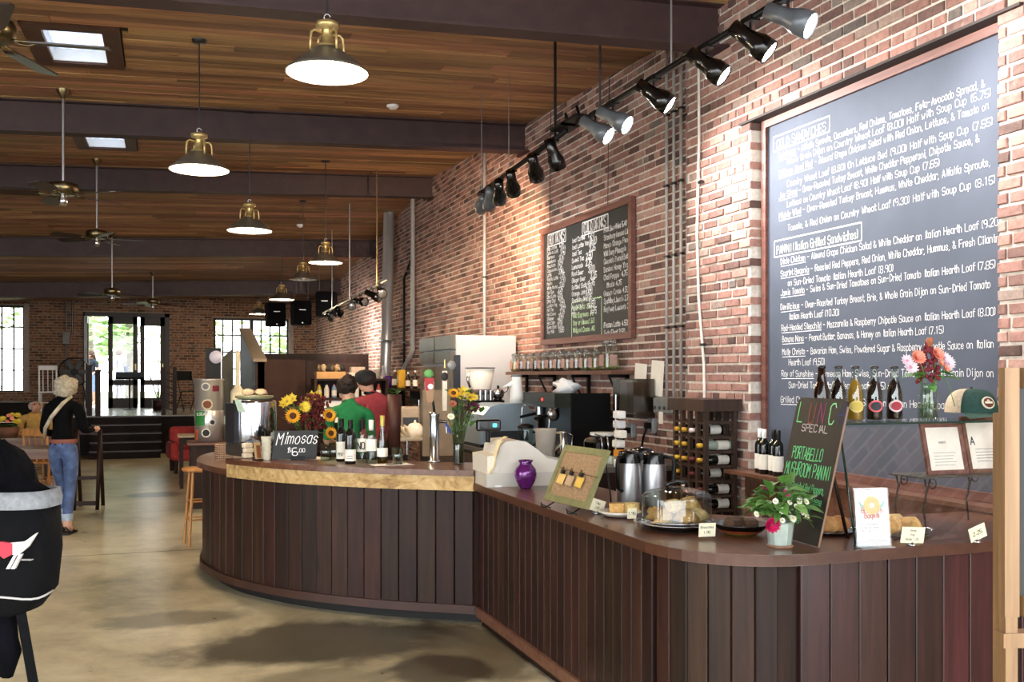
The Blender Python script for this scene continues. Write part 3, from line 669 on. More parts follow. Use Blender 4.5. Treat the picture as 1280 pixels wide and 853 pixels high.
# ================================================================== pipes on the wall
def pipe(name, label, pts, r, mat, group=None, straps=0, n=10):
    p0 = Vector(pts[0]); t = thing(name, label, 'pipe', p0, 0, group)
    q = [Vector(p) - p0 for p in pts]; MB().tube(q, r, n).build('tube', mat, t)
    for k in range(straps):
        c = q[0].lerp(q[-1], (k + 1) / (straps + 1)); MB().box(c + Vector((.0, 0, 0)), (r * 2.4, r * 4.5, .02)).build('strap', m_dksteel, t)
zt5 = zc(4, 7.1) - .02
for i, (u, r, lab) in enumerate([(834, .0125, 'thin grey conduit on brick, furthest left of the five'), (843, .0125, 'thin grey conduit on brick, second from left of the five'), (852, .0125, 'thin grey conduit on brick, middle of the five'), (862, .024, 'thick steel conduit on brick, left one of the thick pair'), (870, .024, 'thick steel conduit tight in the pilaster corner')]):
    y = pX(u, 300, 3.97).y; pipe('conduit', lab, [(3.965, y, 1.42 if i < 3 else 1.0), (3.965, y, 2.6), (3.965, y, zt5)], r, M('b4b6ba', .4, .35, .05) if i > 2 else M('b0aeaa', .5, .2, .05), 'conduits by the wine rack', 4)
yw = 6.68
pipe('cable', 'white cable running down the pilaster beside the conduits', [(3.885, yw, zc(3.9, yw) - .03), (3.885, yw - .01, 3.4), (3.885, yw + .02, 2.7), (3.887, yw, 2.2), (3.885, yw - .08, 1.7), (3.885, yw - .1, 1.2), (3.885, yw - .1, .6)], .011, M('ded8cf', .6), None, 2)
# junction box with paper tag
jb = pX(832, 508, 3.96); t = thing('junction_box', 'grey junction box with knockouts below the thin conduits', 'electrical box', (3.955, jb.y - .03, 1.32))
MB().rbox((0, 0, .04), (.09, .32, .13), .01).build('body', M('8d918f', .5, .5), t)
for k in range(4): MB().cyl((-.045, -.12 + k * .08, .02), (-.052, -.12 + k * .08, .02), .016, n=10).build('knockout', m_dksteel, t)
MB().box((-.055, .0, -.06), (.003, .07, .1)).build('paper_tag', m_paper, t)
# tall pole behind the fridge, tall pipes further along the wall
y = pX(601, 300, 3.9).y; pipe('conduit', 'single grey conduit rising behind the tall refrigerator', [(3.95, y, 1.2), (3.95, y, 3), (3.95, y, zc(4, y) - .02)], .022, M('b4b6ba', .4, .35, .05), None, 3)
a = pX(516, 250, 3.93); b_ = pX(516, 438, 3.93)
pipe('conduit', 'steel conduit with offset bend on the far brick wall', [(3.93, a.y - .03, zc(4, a.y) - .06), (3.93, a.y, a.z), (3.93, a.y, b_.z), (3.93, a.y + .12, b_.z - .08), (3.93, a.y + .75, 1.7), (3.93, a.y + .85, 1.55), (3.93, a.y + .85, 1.0)], .04, M('b4b6ba', .35, .4, .05), None, 2)
a = pX(487, 257, 3.8); b_ = pX(481, 470, 3.8)
pipe('vent_duct', 'fat shiny vent pipe rising from floor to ceiling', [(3.8, b_.y, 0), (3.8, b_.y - .05, 1.6), (3.8, a.y + .02, a.z), (3.8, a.y, zc(3.8, a.y) - .02)], .1, M('b4b6ba', .3, .5, .05), None, 1, 16)
y = pX(505, 300, 3.97).y; pipe('cable', 'thin black cable on the far brick wall', [(3.97, y, 1.0), (3.97, y, 2.4), (3.97, y, 3.3), (3.97, y - .5, 3.55)], .02, m_black, None, 0)
# ================================================================== track lights
def head(t, p, aim, lit, k, power=40, dark=True):
    """p: point under the track where the stem hangs; aim: world point"""
    p = Vector(p); hb = p + Vector((0, 0, -.11)); d = (Vector(aim) - hb).normalized(); q = d.to_track_quat('Z', 'Y').to_matrix().to_4x4()
    root = t.location
    body = m_blackgloss if not k else M('5c6168', .35, .3)
    h = MB().cyl(p - root, p - root + Vector((0, 0, -.09)), .008, n=6).b2(p - root + Vector((-.03, -.05, -.02)), p - root + Vector((.03, .05, .01))).build('lamp_stem', m_black, t)
    prof = [(.0, -.13), (.043, -.125), (.046, -.02), (.05, .0), (.066, .05), (.07, .06), (.07, .135), (.066, .135), (.06, .08), (.0, .05)]
    hd = MB().lathe(prof, 18, hb - root, q).build('lamp_head', body, t)
    MB().lathe([(.0, .14), (.03, .137), (.055, .13), (.0665, .12)], 14, hb - root, q).build('bulb', m_bulbcold if lit else M('9a9a9a', .2, .5), hd)
    if lit:
        Ld = bpy.data.lights.new('spot', 'SPOT'); Ld.energy = power; Ld.spot_size = 2.1; Ld.spot_blend = 1.0; Ld.shadow_soft_size = .05; Ld.color = lit
        lo = bpy.data.objects.new('spot_lamp', Ld); COL.objects.link(lo); lo.parent = t; lo.location = hb - root + d * .16; lo.rotation_euler = d.to_track_quat('-Z', 'Y').to_euler()
m_bulbcold = emis('bulb_cold', 'fff6ea', 30)
def track(label, a, c, rods, heads, endwing=None, mat=None):
    a, c = Vector(a), Vector(c); t = thing('track_light', label, 'track light', a, 0, 'track lights along the brick wall')
    d = (c - a); n = d.normalized()
    mb = MB(); mb.tube([Vector((0, 0, 0)), d], .022, 4); mb.build('rail', mat or m_black, t)
    for (tt, rad, mt) in rods:
        p = a + d * tt; zt_ = zc(p.x, p.y); MB().cyl(p - a, Vector((p.x, p.y, zt_)) - a, rad, n=8).build('hanger_rod', mt, t)
    if endwing is not None:
        MB().box(d * endwing + Vector((0, 0, .03)), (.16, .3, .02), 0, 0, 0).cyl(d * endwing + Vector((0, -.05, .03)), d * endwing + Vector((0, .02, .14)), .012, n=8).build('feed_plate', m_black, t)
    for (tt, aim, lit, k, pw) in heads: head(t, a + d * tt, aim, lit, k, pw)
XT = 3.05
def tpos(u, X, z):  # point of a track at image column u
    r = ray(u, 300); s = X / r[0]; return Vector((X, r[1] * s, z))
A, B = tpos(1010, XT, 3.56), tpos(722, XT, 3.56); LT = (B - A).y
def tt(u, X=XT, A=A, B=B): return (tpos(u, X, 0).y - A.y) / (B.y - A.y)
WL = (1.0, .97, .93)
track('black track of spotlights nearest the camera, beside the big menu board', A, B,
      [(tt(839), .007, m_brushed), (tt(750), .009, m_dksteel), (tt(960), .007, m_brushed)],
      [(tt(u_), tpos(u_, XT, 3.45) + Vector(dv), lt, gy, pw) for (u_, dv, lt, gy, pw) in ((985, (.8, -1.0, -.7), WL, True, 80), (938, (.9, -.7, -.95), WL, False, 20), (883, (.9, -.75, -.95), WL, False, 26), (817, (.9, -.6, -.8), WL, False, 48), (766, (.8, -.95, -.75), WL, True, 70), (744, (.8, -.85, -.8), WL, True, 80))], 1.0)
A2, B2 = tpos(708, XT, 3.56), tpos(598, XT, 3.45)
t2 = lambda u: tt(u, XT, A2, B2)
track('black track of spotlights in front of the drinks board', A2, B2, [(t2(694), .012, m_black), (t2(636), .004, m_brushed), (t2(602), .004, m_brushed)],
      [(t2(692), (3.95, 8.2, 1.9), None, False, 0), (t2(668), (3.95, 9.4, 2.2), None, False, 0), (t2(640), (3.95, 10.2, 1.9), WL, False, 40), (t2(624), (3.9, 11.2, 1.6), None, False, 0), (t2(612), (3.9, 12, 1.7), None, True, 0), (t2(603), (3.95, 13.3, 2.2), (1, .66, .4), True, 260)], 0.0)
A3, B3 = tpos(484, 3.0, 2.95), tpos(404, 3.0, 2.83)
t3 = lambda u: tt(u, 3.0, A3, B3)
track('grey track with small spotlights above the back of the bar', A3, B3, [(t3(471), .012, m_antbrass), (t3(437), .014, m_brushed), (t3(415), .008, m_brushed)],
      [(t3(476), (3.0, 12.5, 2.2), None, False, 0), (t3(466), (3.9, 14, 2.3), None, False, 0), (t3(450), (3.7, 14.5, 2.6), None, False, 0), (t3(440), (2.5, 14.0, 2.2), None, False, 0), (t3(424), (3.95, 19.5, 2.0), (1, .95, .88), False, 110), (t3(412), (3.95, 20.5, 2.0), (1, .95, .88), False, 110)], None, M('8d8d84', .5, .5))
# ================================================================== pendant lamps
m_shade = M('6f6a62', .35, .6, .1, 8); m_enamel = M('fbf7ee', .4, 0, .02); m_bulbwarm = emis('bulb_warm', 'ffe2b4', 60)
def pendant(u, v, s, lab, on=True):
    p = pS(u, v, s); t = thing('pendant_lamp', lab, 'pendant lamp', p, 0, 'wide metal pendant lamps'); zt_ = zc(p.x, p.y) - p.z
    MB().lathe([(.23, 0), (.232, .012), (.2, .035), (.13, .095), (.075, .135), (.045, .15)], 32).build('shade', m_shade, t)
    MB().lathe([(.228, .002), (.196, .03), (.126, .09), (.07, .13), (.0, .14)], 32).build('shade_lining', m_enamel, t)
    MB().lathe([(.062, .145), (.062, .158), (.034, .163), (.03, .24), (.034, .245), (.065, .262), (.065, .285), (.03, .3), (.0, .3)], 20).build('neck', m_brass, t)
    for a in (0, PI / 2, PI, 3 * PI / 2):
        a += .35; c = Vector((math.cos(a), math.sin(a), 0))
        MB().tube([c * .035 + Vector((0, 0, .225)), c * .08 + Vector((0, 0, .232)), c * .1 + Vector((0, 0, .215)), c * .105 + Vector((0, 0, .17)), c * .105 + Vector((0, 0, .115))], .008, 6).build('bracket_arm', m_brass, t)
    MB().tube([(.0 + .018 * math.cos(k * PI / 5), 0, .318 + .018 * math.sin(k * PI / 5)) for k in range(11)], .004, 5).build('ring', m_steel, t)
    MB().cyl((0, 0, .335), (0, 0, zt_ - .02), .0055, n=6).build('rod', m_dksteel, t)
    MB().lathe([(.0, zt_ - .03), (.05, zt_ - .028), (.06, zt_ - .002)], 16).build('canopy', m_dksteel, t)
    MB().sphere((0, 0, .055), .045, 12, 8, (1, 1, 1.25)).build('bulb', m_bulbwarm if on else m_white, t)
    if on:
        Ld = bpy.data.lights.new('bulb_light', 'POINT'); Ld.energy = 42; Ld.color = (1, .8, .55); Ld.shadow_soft_size = .045
        lo = bpy.data.objects.new('bulb_light', Ld); COL.objects.link(lo); lo.parent = t; lo.location = (0, 0, -.012)
for (u, v, s, lab, on) in [(409, 92, 5.6, 'lit pendant lamp nearest the camera, below the first beam', True), (249, 213, 7.9, 'lit pendant lamp second from the camera, left of the nearest one', True), (312, 289, 10.5, 'lit pendant lamp third from the camera', True), (407, 329, 13.7, 'lit pendant lamp fourth from the camera, right of the third', True), (379, 350, 16.3, 'unlit pendant lamp between two lit ones', False), (352, 375, 19.0, 'lit pendant lamp in front of the hung loudspeakers', True), (324, 393, 23.2, 'lit pendant lamp furthest away, by the wide back window', True)]: pendant(u, v, s, lab, on)
# ================================================================== ceiling fans
m_fan = M('75694e', .3, 1, .1); m_blade = wood('fan_blade', '1c1210', '2b1c18', '35241e', .35, 'X', 1, False, False)
def fan(u, v, s, rot, lab, r=.62):
    p = pS(u, v, s); t = thing('ceiling_fan', lab, 'ceiling fan', p, rot, 'ceiling fans'); zt_ = zc(p.x, p.y) - p.z
    MB().lathe([(.0, -.03), (.1, -.028), (.135, -.01), (.14, .05), (.13, .075), (.05, .085), (.03, .1), (.0, .1)], 24).build('motor', m_fan, t)
    MB().lathe([(.0, -.13), (.035, -.128), (.04, -.08), (.03, -.03)], 16).build('switch_cup', m_steel, t)
    MB().cyl((0, 0, .08), (0, 0, zt_ - .05), .014, n=10).build('downrod', m_brushed, t)
    MB().lathe([(.016, zt_ - .09), (.06, zt_ - .03), (.065, zt_ - .0)], 16).build('canopy', m_fan, t)
    for k in range(5):
        a = 2 * PI * k / 5; rm = Matrix.Rotation(a, 4, 'Z')
        mb = MB(); mb.M = rm
        mb.tube([(.1, .0, -.01), (.15, .03, -.03), (.2, .035, -.03), (.24, .0, -.025)], .008, 5).tube([(.1, .0, -.01), (.15, -.03, -.03), (.2, -.035, -.03), (.24, .0, -.025)], .008, 5); mb.build('blade_bracket', m_fan, t)
        mb = MB(); mb.M = rm @ Matrix.Rotation(.2, 4, 'X'); mb.prism([(.2, -.055), (.3, -.068), (r - .04, -.075), (r, -.05), (r, .05), (r - .04, .075), (.3, .068), (.2, .055)], -.03, -.022); mb.build('blade', m_blade, t)
fan(-14, 44, 5.4, 1.15, 'ceiling fan cut off at the upper left, nearest the camera'); fan(79, 240, 9.4, .62, 'ceiling fan with drum motor, second from the camera'); fan(121, 296, 13.2, 1.2, 'ceiling fan third from the camera'); fan(140, 367, 17.5, .2, 'ceiling fan in front of the left end of the doors'); fan(191, 379, 21, .5, 'small distant ceiling fan above the doors')
def ceilpt(u, v):
    s = 5.
    for _ in range(60):
        p = pS(u, v, s); s *= (zc(p.x, p.y) - EYE) / (p.z - EYE) * .5 + .5
    return pS(u, v, s)
for (u, v, lab) in [(491, 131, 'white smoke detector on the ceiling near the second beam'), (375, 281, 'white smoke detector further away on the ceiling')]:
    p = ceilpt(u, v); t = thing('smoke_detector', lab, 'smoke detector', p, 0, 'smoke detectors')
    MB().lathe([(.0, -.05), (.035, -.048), (.045, -.03), (.062, -.025), (.065, .0)], 20).build('body', m_white, t); MB().cyl((.02, 0, -.052), (.02, 0, -.048), .006, n=8).build('indicator', M('a02020', .3), t)
# ================================================================== loudspeakers hung at the back
for (u, v, s, lab, rz) in [(346, 393, 22.0, 'black hung loudspeaker, left of the trio', .1), (378, 391, 21.5, 'black hung loudspeaker, middle of the trio', .05), (406, 380, 21, 'black hung loudspeaker at the wall end of the trio', -.4)]:
    p = pS(u, v, s); t = thing('loudspeaker', lab, 'loudspeaker', p, rz, 'black loudspeakers hung at the back')
    MB().rbox((0, .15, 0), (.42, .3, .54), .04).build('cabinet', m_blackmatte, t); MB().box((0, -.006, 0), (.38, .012, .5)).build('grille', M('030304', .9, spec=.1), t)
    MB().box((0, -.014, .06), (.14, .004, .018)).build('badge', m_steel, t); MB().cyl((0, -.014, -.22), (0, -.01, -.22), .015, n=8).build('emblem', m_white, t)
    for dx in (-.15, .15): MB().cyl((dx, .15, .26), (dx, .15, zc(p.x, p.y) - p.z), .008, n=6).build('hanger', m_dksteel, t)
# ================================================================== counters
ZA, ZB, ZK = 1.0, .92, .90
def resample(pts, step):
    P = [Vector(p) for p in pts]; out = [P[0].copy()]; acc = 0
    for a, c in zip(P, P[1:]):
        d = (c - a).length; t = step - acc
        while t <= d + 1e-9: out.append(a + (c - a) * (t / d)); t += step
        acc = d - (t - step)
    return out
def offset(path, d):
    out = []
    for i, p in enumerate(path):
        t = (path[min(i + 1, len(path) - 1)] - path[max(i - 1, 0)]).normalized(); out.append(p + Vector((t.y, -t.x)) * d)
    return out
def strip(mb, po, pi, z0, z1):
    n = len(po); vs = [(p.x, p.y, z) for z in (z0, z1) for pp in (po, pi) for p in pp]
    O0, I0, O1, I1 = 0, n, 2 * n, 3 * n; fs = []
    for i in range(n - 1):
        fs += [(O1 + i, O1 + i + 1, I1 + i + 1, I1 + i), (O0 + i, I0 + i, I0 + i + 1, O0 + i + 1), (O0 + i, O0 + i + 1, O1 + i + 1, O1 + i), (I0 + i, I1 + i, I1 + i + 1, I0 + i + 1)]
    fs += [(O0, O1, I1, I0), (O0 + n - 1, I0 + n - 1, I1 + n - 1, O1 + n - 1)]
    mb.add(vs, fs)
def planks(path, step, z0, z1, t, mat, parent, th=.02, rr=random.Random(3)):
    P = resample(path, step)
    for a, c in zip(P, P[1:]):
        d = c - a; Lp = d.length; mid = (a + c) / 2; n = Vector((d.y, -d.x)).normalized(); o = mid - n * th / 2
        h = (z1 - z0); g = .0025; bv = .004; x = Lp / 2 - g
        mb = MB(); mb.prism([(-x, -th / 2 + bv), (-x + bv, -th / 2), (x - bv, -th / 2), (x, -th / 2 + bv), (x, th / 2), (-x, th / 2)], -h / 2, h / 2)
        ob = mb.build('plank', mat, parent); ob.location = Vector((o.x, o.y, (z0 + z1) / 2)) - t; ob.rotation_euler = (0, 0, math.atan2(d.y, d.x)); ob.location += Vector((n.x, n.y, 0)) * rr.uniform(-.002, .002)
    return P
# face line of the curved bar, from the till end round to the back (outward normal = right of travel, so run it back to front)
railA = [(.95, 9.75), (.62, 9.5), (.40, 9.05), (.324, 8.42), (.365, 8.08), (.43, 7.80), (.545, 7.49), (.79, 7.08), (1.026, 6.80), (1.258, 6.58), (1.464, 6.41), (1.717, 6.24), (1.925, 6.10)]
pa = [Vector((p.x, p.y)) for p in catmull([(x, y, 0) for x, y in railA], 6)]
# travel back->front: tangent heads to -y,+x ; outward is to -x,-y  => right of travel is (ty,-tx)
base = Vector((1.2, 7.0, 0)); tA = thing('bar_counter', 'curved bar counter clad in dark vertical planks', 'counter', base)
planks(pa, .128, .11, .872, base, m_plank, tA)
mb = MB(); mb.M = Matrix.Translation(-base); strip(mb, offset(pa, .022), offset(pa, -.02), .07, .125); mb.build('bottom_rail', M('3a221a', .45, 0, .2, 8), tA)
mb = MB(); mb.M = Matrix.Translation(-base); strip(mb, offset(pa, -.07), offset(pa, -.12), 0, .11); mb.build('toe_kick', M('0d0908', .7), tA)
mb = MB(); mb.M = Matrix.Translation(-base); strip(mb, offset(pa, -.021), offset(pa, -.05), .07, .875); mb.build('backing_panel', m_dkwood, tA)
mb = MB(); mb.M = Matrix.Translation(-base); mb.b2((1.905, 6.085, .08), (1.955, 6.14, .875)); mb.build('corner_post', m_dkwood, tA)
# lower worktop of the bar and the raised bar top on its plywood strip
m_edge = m_top
tt_ = thing('bar_worktop', 'lower dark worktop along the curved bar, bare at its left end', 'worktop', base)
mb = MB(); mb.M = Matrix.Translation(-base); strip(mb, offset(pa, .045), offset(pa, -.52), .877, ZB); mb.build('slab', m_top, tt_)
iu = min(range(len(pa)), key=lambda i: abs((inframe((pa[i].x, pa[i].y, ZA)) or (0,))[0] - 293))
pr_ = pa[iu:]
tr = thing('raised_bar_top', 'raised brown bar top over a pale plywood strip', 'bar top', base)
mb = MB(); mb.M = Matrix.Translation(-base); strip(mb, offset(pr_, .075), offset(pr_, -.5), ZA - .037, ZA); mb.build('slab', m_top, tr)
mb = MB(); mb.M = Matrix.Translation(-base); strip(mb, offset(pr_, .066), offset(pr_, .048), .868, ZA - .038); mb.build('plywood_strip', m_ply, tr)
mb = MB(); mb.M = Matrix.Translation(-base); strip(mb, offset(pr_, -.02), offset(pr_, -.48), ZB + .001, ZA - .038); mb.build('riser', m_ply, tr)
# till and pastry counter: straight run, rounded corner, front run to the wall
arc = [Vector((2.34 - .41 * math.cos(a), 3.66 - .41 * math.sin(a))) for a in [i * PI / 2 / 10 for i in range(11)]]
pb = [Vector((1.93, 6.08)), Vector((1.93, 5.0)), Vector((1.93, 4.2))] + arc + [Vector((2.9, 3.25)), Vector((3.885, 3.25))]
base = Vector((2.3, 4.2, 0)); tB = thing('pastry_counter', 'long dark plank counter turning the rounded corner to the brick wall', 'counter', base)
planks([Vector((1.93, 6.07)), Vector((1.93, 3.66))], .095, .11, .872, base, m_plank, tB)
planks(arc, .092, .0, .872, base, m_plank, tB); planks([Vector((2.34, 3.25)), Vector((3.885, 3.25))], .139, .0, .872, base, m_plankC, tB)
pbs = [Vector((1.93, 6.07)), Vector((1.93, 3.66))] + arc[1:6]
mb = MB(); mb.M = Matrix.Translation(-base); strip(mb, offset(pbs, .02), offset(pbs, -.02), .06, .12); mb.build('bottom_rail', m_midwood, tB)
mb = MB(); mb.M = Matrix.Translation(-base); strip(mb, offset(pb, -.022), offset(pb, -.05), .0, .874); mb.build('backing_panel', m_dkwood, tB)
tb = thing('pastry_worktop', 'brown worktop of the pastry counter with rounded front corner', 'worktop', base)
mb = MB(); mb.M = Matrix.Translation(-base)
pin = [Vector((2.55, 6.08)), Vector((2.55, 5.0)), Vector((2.55, 4.4))] + [Vector((2.55 + .3 * i / 10, 4.3 - .3 * i / 10)) for i in range(11)] + [Vector((3.1, 3.95)), Vector((3.885, 3.95))]
po = offset(pb, .045); strip(mb, po, pin, .875, ZB); mb.build('slab', m_top, tb)
mb = MB(); mb.M = Matrix.Translation(-base); strip(mb, offset(pb, .047), offset(pb, .044), .877, ZB - .002); mb.build('edge_strip', M('4a2c1e', .4, 0, .25, 14), tb)
# back counter along the brick wall
base = Vector((3.45, 8.85, 0)); tk = thing('back_counter', 'back counter against the brick wall under the jar shelf', 'counter', base)
MB().b2((-.5, -1.9, 0), (.53, 2.05, ZK - .04)).build('cabinet', m_dkwood, tk); MB().b2((-.52, -1.92, ZK - .04), (.53, 2.07, ZK)).build('worktop', M('5a5550', .35, 0, .15, 8), tk)
for k in range(4): MB().b2((-.515, -1.85 + k * .97, .12), (-.5, -1.0 + k * .97, .82)).build('door', M('3a2a22', .5), tk)
# ================================================================== shared makers
def leafmesh(L_, W_, mat, bend=.25, name='leaf'):
    vs = []; k = 5
    for i in range(k + 1):
        t = i / k; w_ = W_ * math.sin(PI * (t ** .8)) * .5 + .0005; z = -bend * L_ * t * t + .0
        vs += [(-w_, t * L_, z + w_ * .35), (0, t * L_, z), (w_, t * L_, z + w_ * .35)]
    fs = []
    for i in range(k): a = i * 3; fs += [(a, a + 1, a + 4, a + 3), (a + 1, a + 2, a + 5, a + 4)]
    mb = MB(); mb.add(vs, fs, True); return mb.mesh(name, mat)
def put(me, name, parent, loc, rot=(0, 0, 0), sc=1.0):
    o = bpy.data.objects.new(name, me); COL.objects.link(o); o.parent = parent; o.location = loc; o.rotation_euler = rot; o.scale = (sc, sc, sc) if not isinstance(sc, tuple) else sc; return o
def daisy(np, rl, rw_, mp, rc_, mc, layers=1, cup=.15):
    pm = MB()
    for l in range(layers):
        for i in range(np):
            a = 2 * PI * (i + .5 * l) / np; sc = 1 - .22 * l; rm = Matrix.Rotation(a, 3, 'Z'); u_ = cup + .35 * l
            pts = [(-.15 * rw_, .2 * rl, 0), (-.5 * rw_, .6 * rl, u_ * rl * .35), (0, rl, u_ * rl), (.5 * rw_, .6 * rl, u_ * rl * .35), (.15 * rw_, .2 * rl, 0)]
            pm.add([rm @ (Vector(p) * sc) for p in pts], [(0, 1, 2, 3, 4)])
    return pm.mesh('petals', mp), MB().sphere((0, 0, .0), rc_, 10, 6, (1, 1, .5)).mesh('flower_eye', mc)
def flower(parent, dm, loc, d, sc=1.0):
    d = Vector(d).normalized(); e = d.to_track_quat('Z', 'Y').to_euler(); p = put(dm[0], 'petals', parent, loc, e, sc); put(dm[1], 'flower_eye', p, (0, 0, .004)); return p
def bottle(name, label, cat, loc, prof, mat, cap, caph, lab=None, group=None, rz=0, liquid=None):
    """prof: (r,z) outline; cap: (material, from z); lab: (material, z0, z1)"""
    t = thing(name, label, cat, loc, rz, group); H = prof[-1][1]
    MB().lathe([(0, 0)] + prof + [(0, H)], 16).build('glass_body', mat, t)
    if liquid: MB().lathe([(0, .004)] + [(max(r - .003, .001), z + .002) for r, z in prof if z < liquid[1]] + [(0, liquid[1])], 16).build('drink', liquid[0], t)
    rt_ = prof[-1][0]
    MB().lathe([(rt_ + .0015, H - caph), (rt_ + .0025, H - caph * .5), (rt_ + .0025, H + .002), (0, H + .003)], 14).build('cap', cap, t)
    if lab:
        rb_ = max(r for r, z in prof); MB().lathe([(rb_ + .0008, lab[1]), (rb_ + .0008, lab[2])], 16).build('paper_label', lab[0], t)
    return t
WINE = [(.034, 0), (.037, .006), (.037, .19), (.034, .21), (.018, .235), (.0145, .25), (.0145, .30)]
HOCK = [(.033, 0), (.036, .006), (.036, .12), (.03, .17), (.018, .235), (.014, .27), (.014, .33)]
SODA = [(.028, 0), (.031, .005), (.031, .1), (.029, .125), (.02, .16), (.0145, .19), (.013, .23)]
m_wineglass = M('0c100c', .08, coat=.5); m_clear = glassmat('bottle_glass', 'e8f0ec', 0, .04); m_amber = M('1a0a06', .1, coat=.4)
def card(label, u, v, Z, w_, h_, txt, tilt=0, rz=0.0, stand=True, dx=0.0):
    p = pZ(u, v, Z); t = thing('price_card', label, 'price card', p, -TH * .6 + rz, 'price cards on the pastry counter')
    c = MB(); c.box((0, 0, .012 + h_ / 2), (w_, .002, h_), 0, .12, tilt)
    cd = c.build('card', M('e6dfc2', .8, 0, .06), t)
    if stand: MB().lathe([(0, 0), (.022, .002), (.018, .01), (.006, .014), (.005, .03), (.009, .034), (0, .036)], 12, (0, .008, 0)).build('card_holder', m_steel, t)
    tx = MB(); tx.M = Matrix.Translation((0, 0, .012 + h_ / 2)) @ Matrix.Rotation(tilt, 4, 'Y') @ Matrix.Rotation(.12, 4, 'X')
    n = len(txt)
    for i, s_ in enumerate(txt):
        hh = h_ / (n + 1) * .55; ww = textw(s_, hh); sx = min(1, w_ * .86 / ww); write(tx, s_, (-ww * sx / 2, -.0016, h_ / 2 - (i + 1) * h_ / (n + .6)), (1, 0, 0), (0, 0, 1), hh, hh * .14, sx)
    tx.build('lettering', m_black, cd)
# ================================================================== things on the pastry counter
# till
tl = thing('cash_register', 'beige cash register with curved housing, side towards the camera', 'cash register', (2.17, 5.95, ZB), -.05)
prof = [(-.27, .012), (.27, .012), (.27, .13), (.24, .145), (.12, .17), (.05, .23), (-.02, .275), (-.08, .285), (-.15, .28), (-.19, .25), (-.2, .2), (-.27, .19)]
mb = MB(); mb.prismM(prof, .36, Matrix.Rotation(PI / 2, 4, 'X') @ Matrix.Translation((0, 0, -.18))); mb.build('housing', M('cfc9bd', .45, 0, .04), tl)
MB().b2((-.275, -.182, .0), (.275, .182, .085)).build('cash_drawer', M('bdb8ae', .45, 0, .04), tl)
for dx in (-.2, .2): MB().b2((dx - .02, -.186, -.0), (dx + .02, -.15, .01)).build('foot', m_white, tl)
MB().box((.16, 0, .166), (.16, .28, .02), 0, 0, .22).build('keyboard', M('97938a', .6), tl)
mb = MB(); P = [(-.1, .3), (-.15, .31), (-.19, .29), (-.215, .22), (-.235, .13), (-.265, .085)]
vs_ = [(x, y, z) for (x, z) in P for y in (-.225, -.15)]; mb.add(vs_, [(2 * i, 2 * i + 1, 2 * i + 3, 2 * i + 2) for i in range(5)]); mb.add([(x - .002, y, z + .001) for x, y, z in vs_], [(2 * i, 2 * i + 2, 2 * i + 3, 2 * i + 1) for i in range(5)]); mb.build('receipt', M('e0cfa6', .7), tl)
MB().b2((-.245, -.19, .09), (-.2, .02, .18)).build('printer', M('d6d1c6', .45), tl)
dp = MB().rbox((-.2, .05, .37), (.16, .05, .075), .012, .05).build('customer_display', m_blackgloss, tl)
MB().cyl((-.2, .06, .26), (-.2, .06, .34), .015, n=8).build('display_pole', m_black, tl)
MB().box((-.165, .022, .37), (.024, .003, .02)).build('lit_digit', emis('cyan_digit', '35e0e0', 2.5), dp)
# purple vase
t = thing('vase', 'small purple iridescent glass vase beside the till', 'vase', pZ(657, 611, ZB)); t.scale = (1.08, 1.08, 1.05)
MB().lathe([(0, 0), (.03, .0), (.035, .008), (.055, .045), (.064, .085), (.058, .115), (.038, .138), (.034, .148), (.046, .165), (.042, .165), (.03, .148), (.0, .12)], 24).build('body', M('5a1a66', .12, .35, .35, 18, coat=.6), t)
for k in range(3):
    MB().tube([(.0645 * math.cos(a) * (1 - .1 * abs(math.sin(a * 2))), .0645 * math.sin(a) * (1 - .1 * abs(math.sin(a * 2))), .07 + .012 * k + .012 * math.sin(a * 3)) for a in [i * PI / 10 for i in range(21)]], .0012, 4).build('swirl', M('a070b8', .2, .5), t)
# cork board on easel
e0, e1 = pZ(679, 624, .955), pZ(733, 637, .955); eb = (e0 + e1) / 2; eb.z = ZB
t = thing('cork_easel', 'cork notice board in green frame leaning on a wire easel', 'notice board', eb, math.atan2(e1.y - e0.y, e1.x - e0.x))
wd_ = (e1 - e0).length; lean = Matrix.Translation((0, 0, .035)) @ Matrix.Rotation(-.42, 4, 'X')
# local x runs from far to near along the counter, local y points away from the customer
mb = MB(); mb.M = lean; hh = .31
for a, c in (((-wd_ / 2, 0, 0), (wd_ / 2, .015, .035)), ((-wd_ / 2, 0, hh - .035), (wd_ / 2, .015, hh)), ((-wd_ / 2, 0, .035), (-wd_ / 2 + .035, .015, hh - .035)), ((wd_ / 2 - .035, 0, .035), (wd_ / 2, .015, hh - .035))): mb.b2(a, c)
mb.build('frame', M('72714a', .6, 0, .2, 20), t)
mb = MB(); mb.M = lean; mb.b2((-wd_ / 2 + .03, .004, .03), (wd_ / 2 - .03, .012, hh - .03)); cb = mb.build('cork_panel', M('94795a', .9, 0, .25, 80, .3), t)
mb = MB(); mb.M = lean; mb.tube([(-wd_ / 2 + .03, -.004, hh * .6), (0, -.006, hh * .55), (wd_ / 2, -.004, hh * .53)], .0015, 4); mb.build('string', m_black, cb)
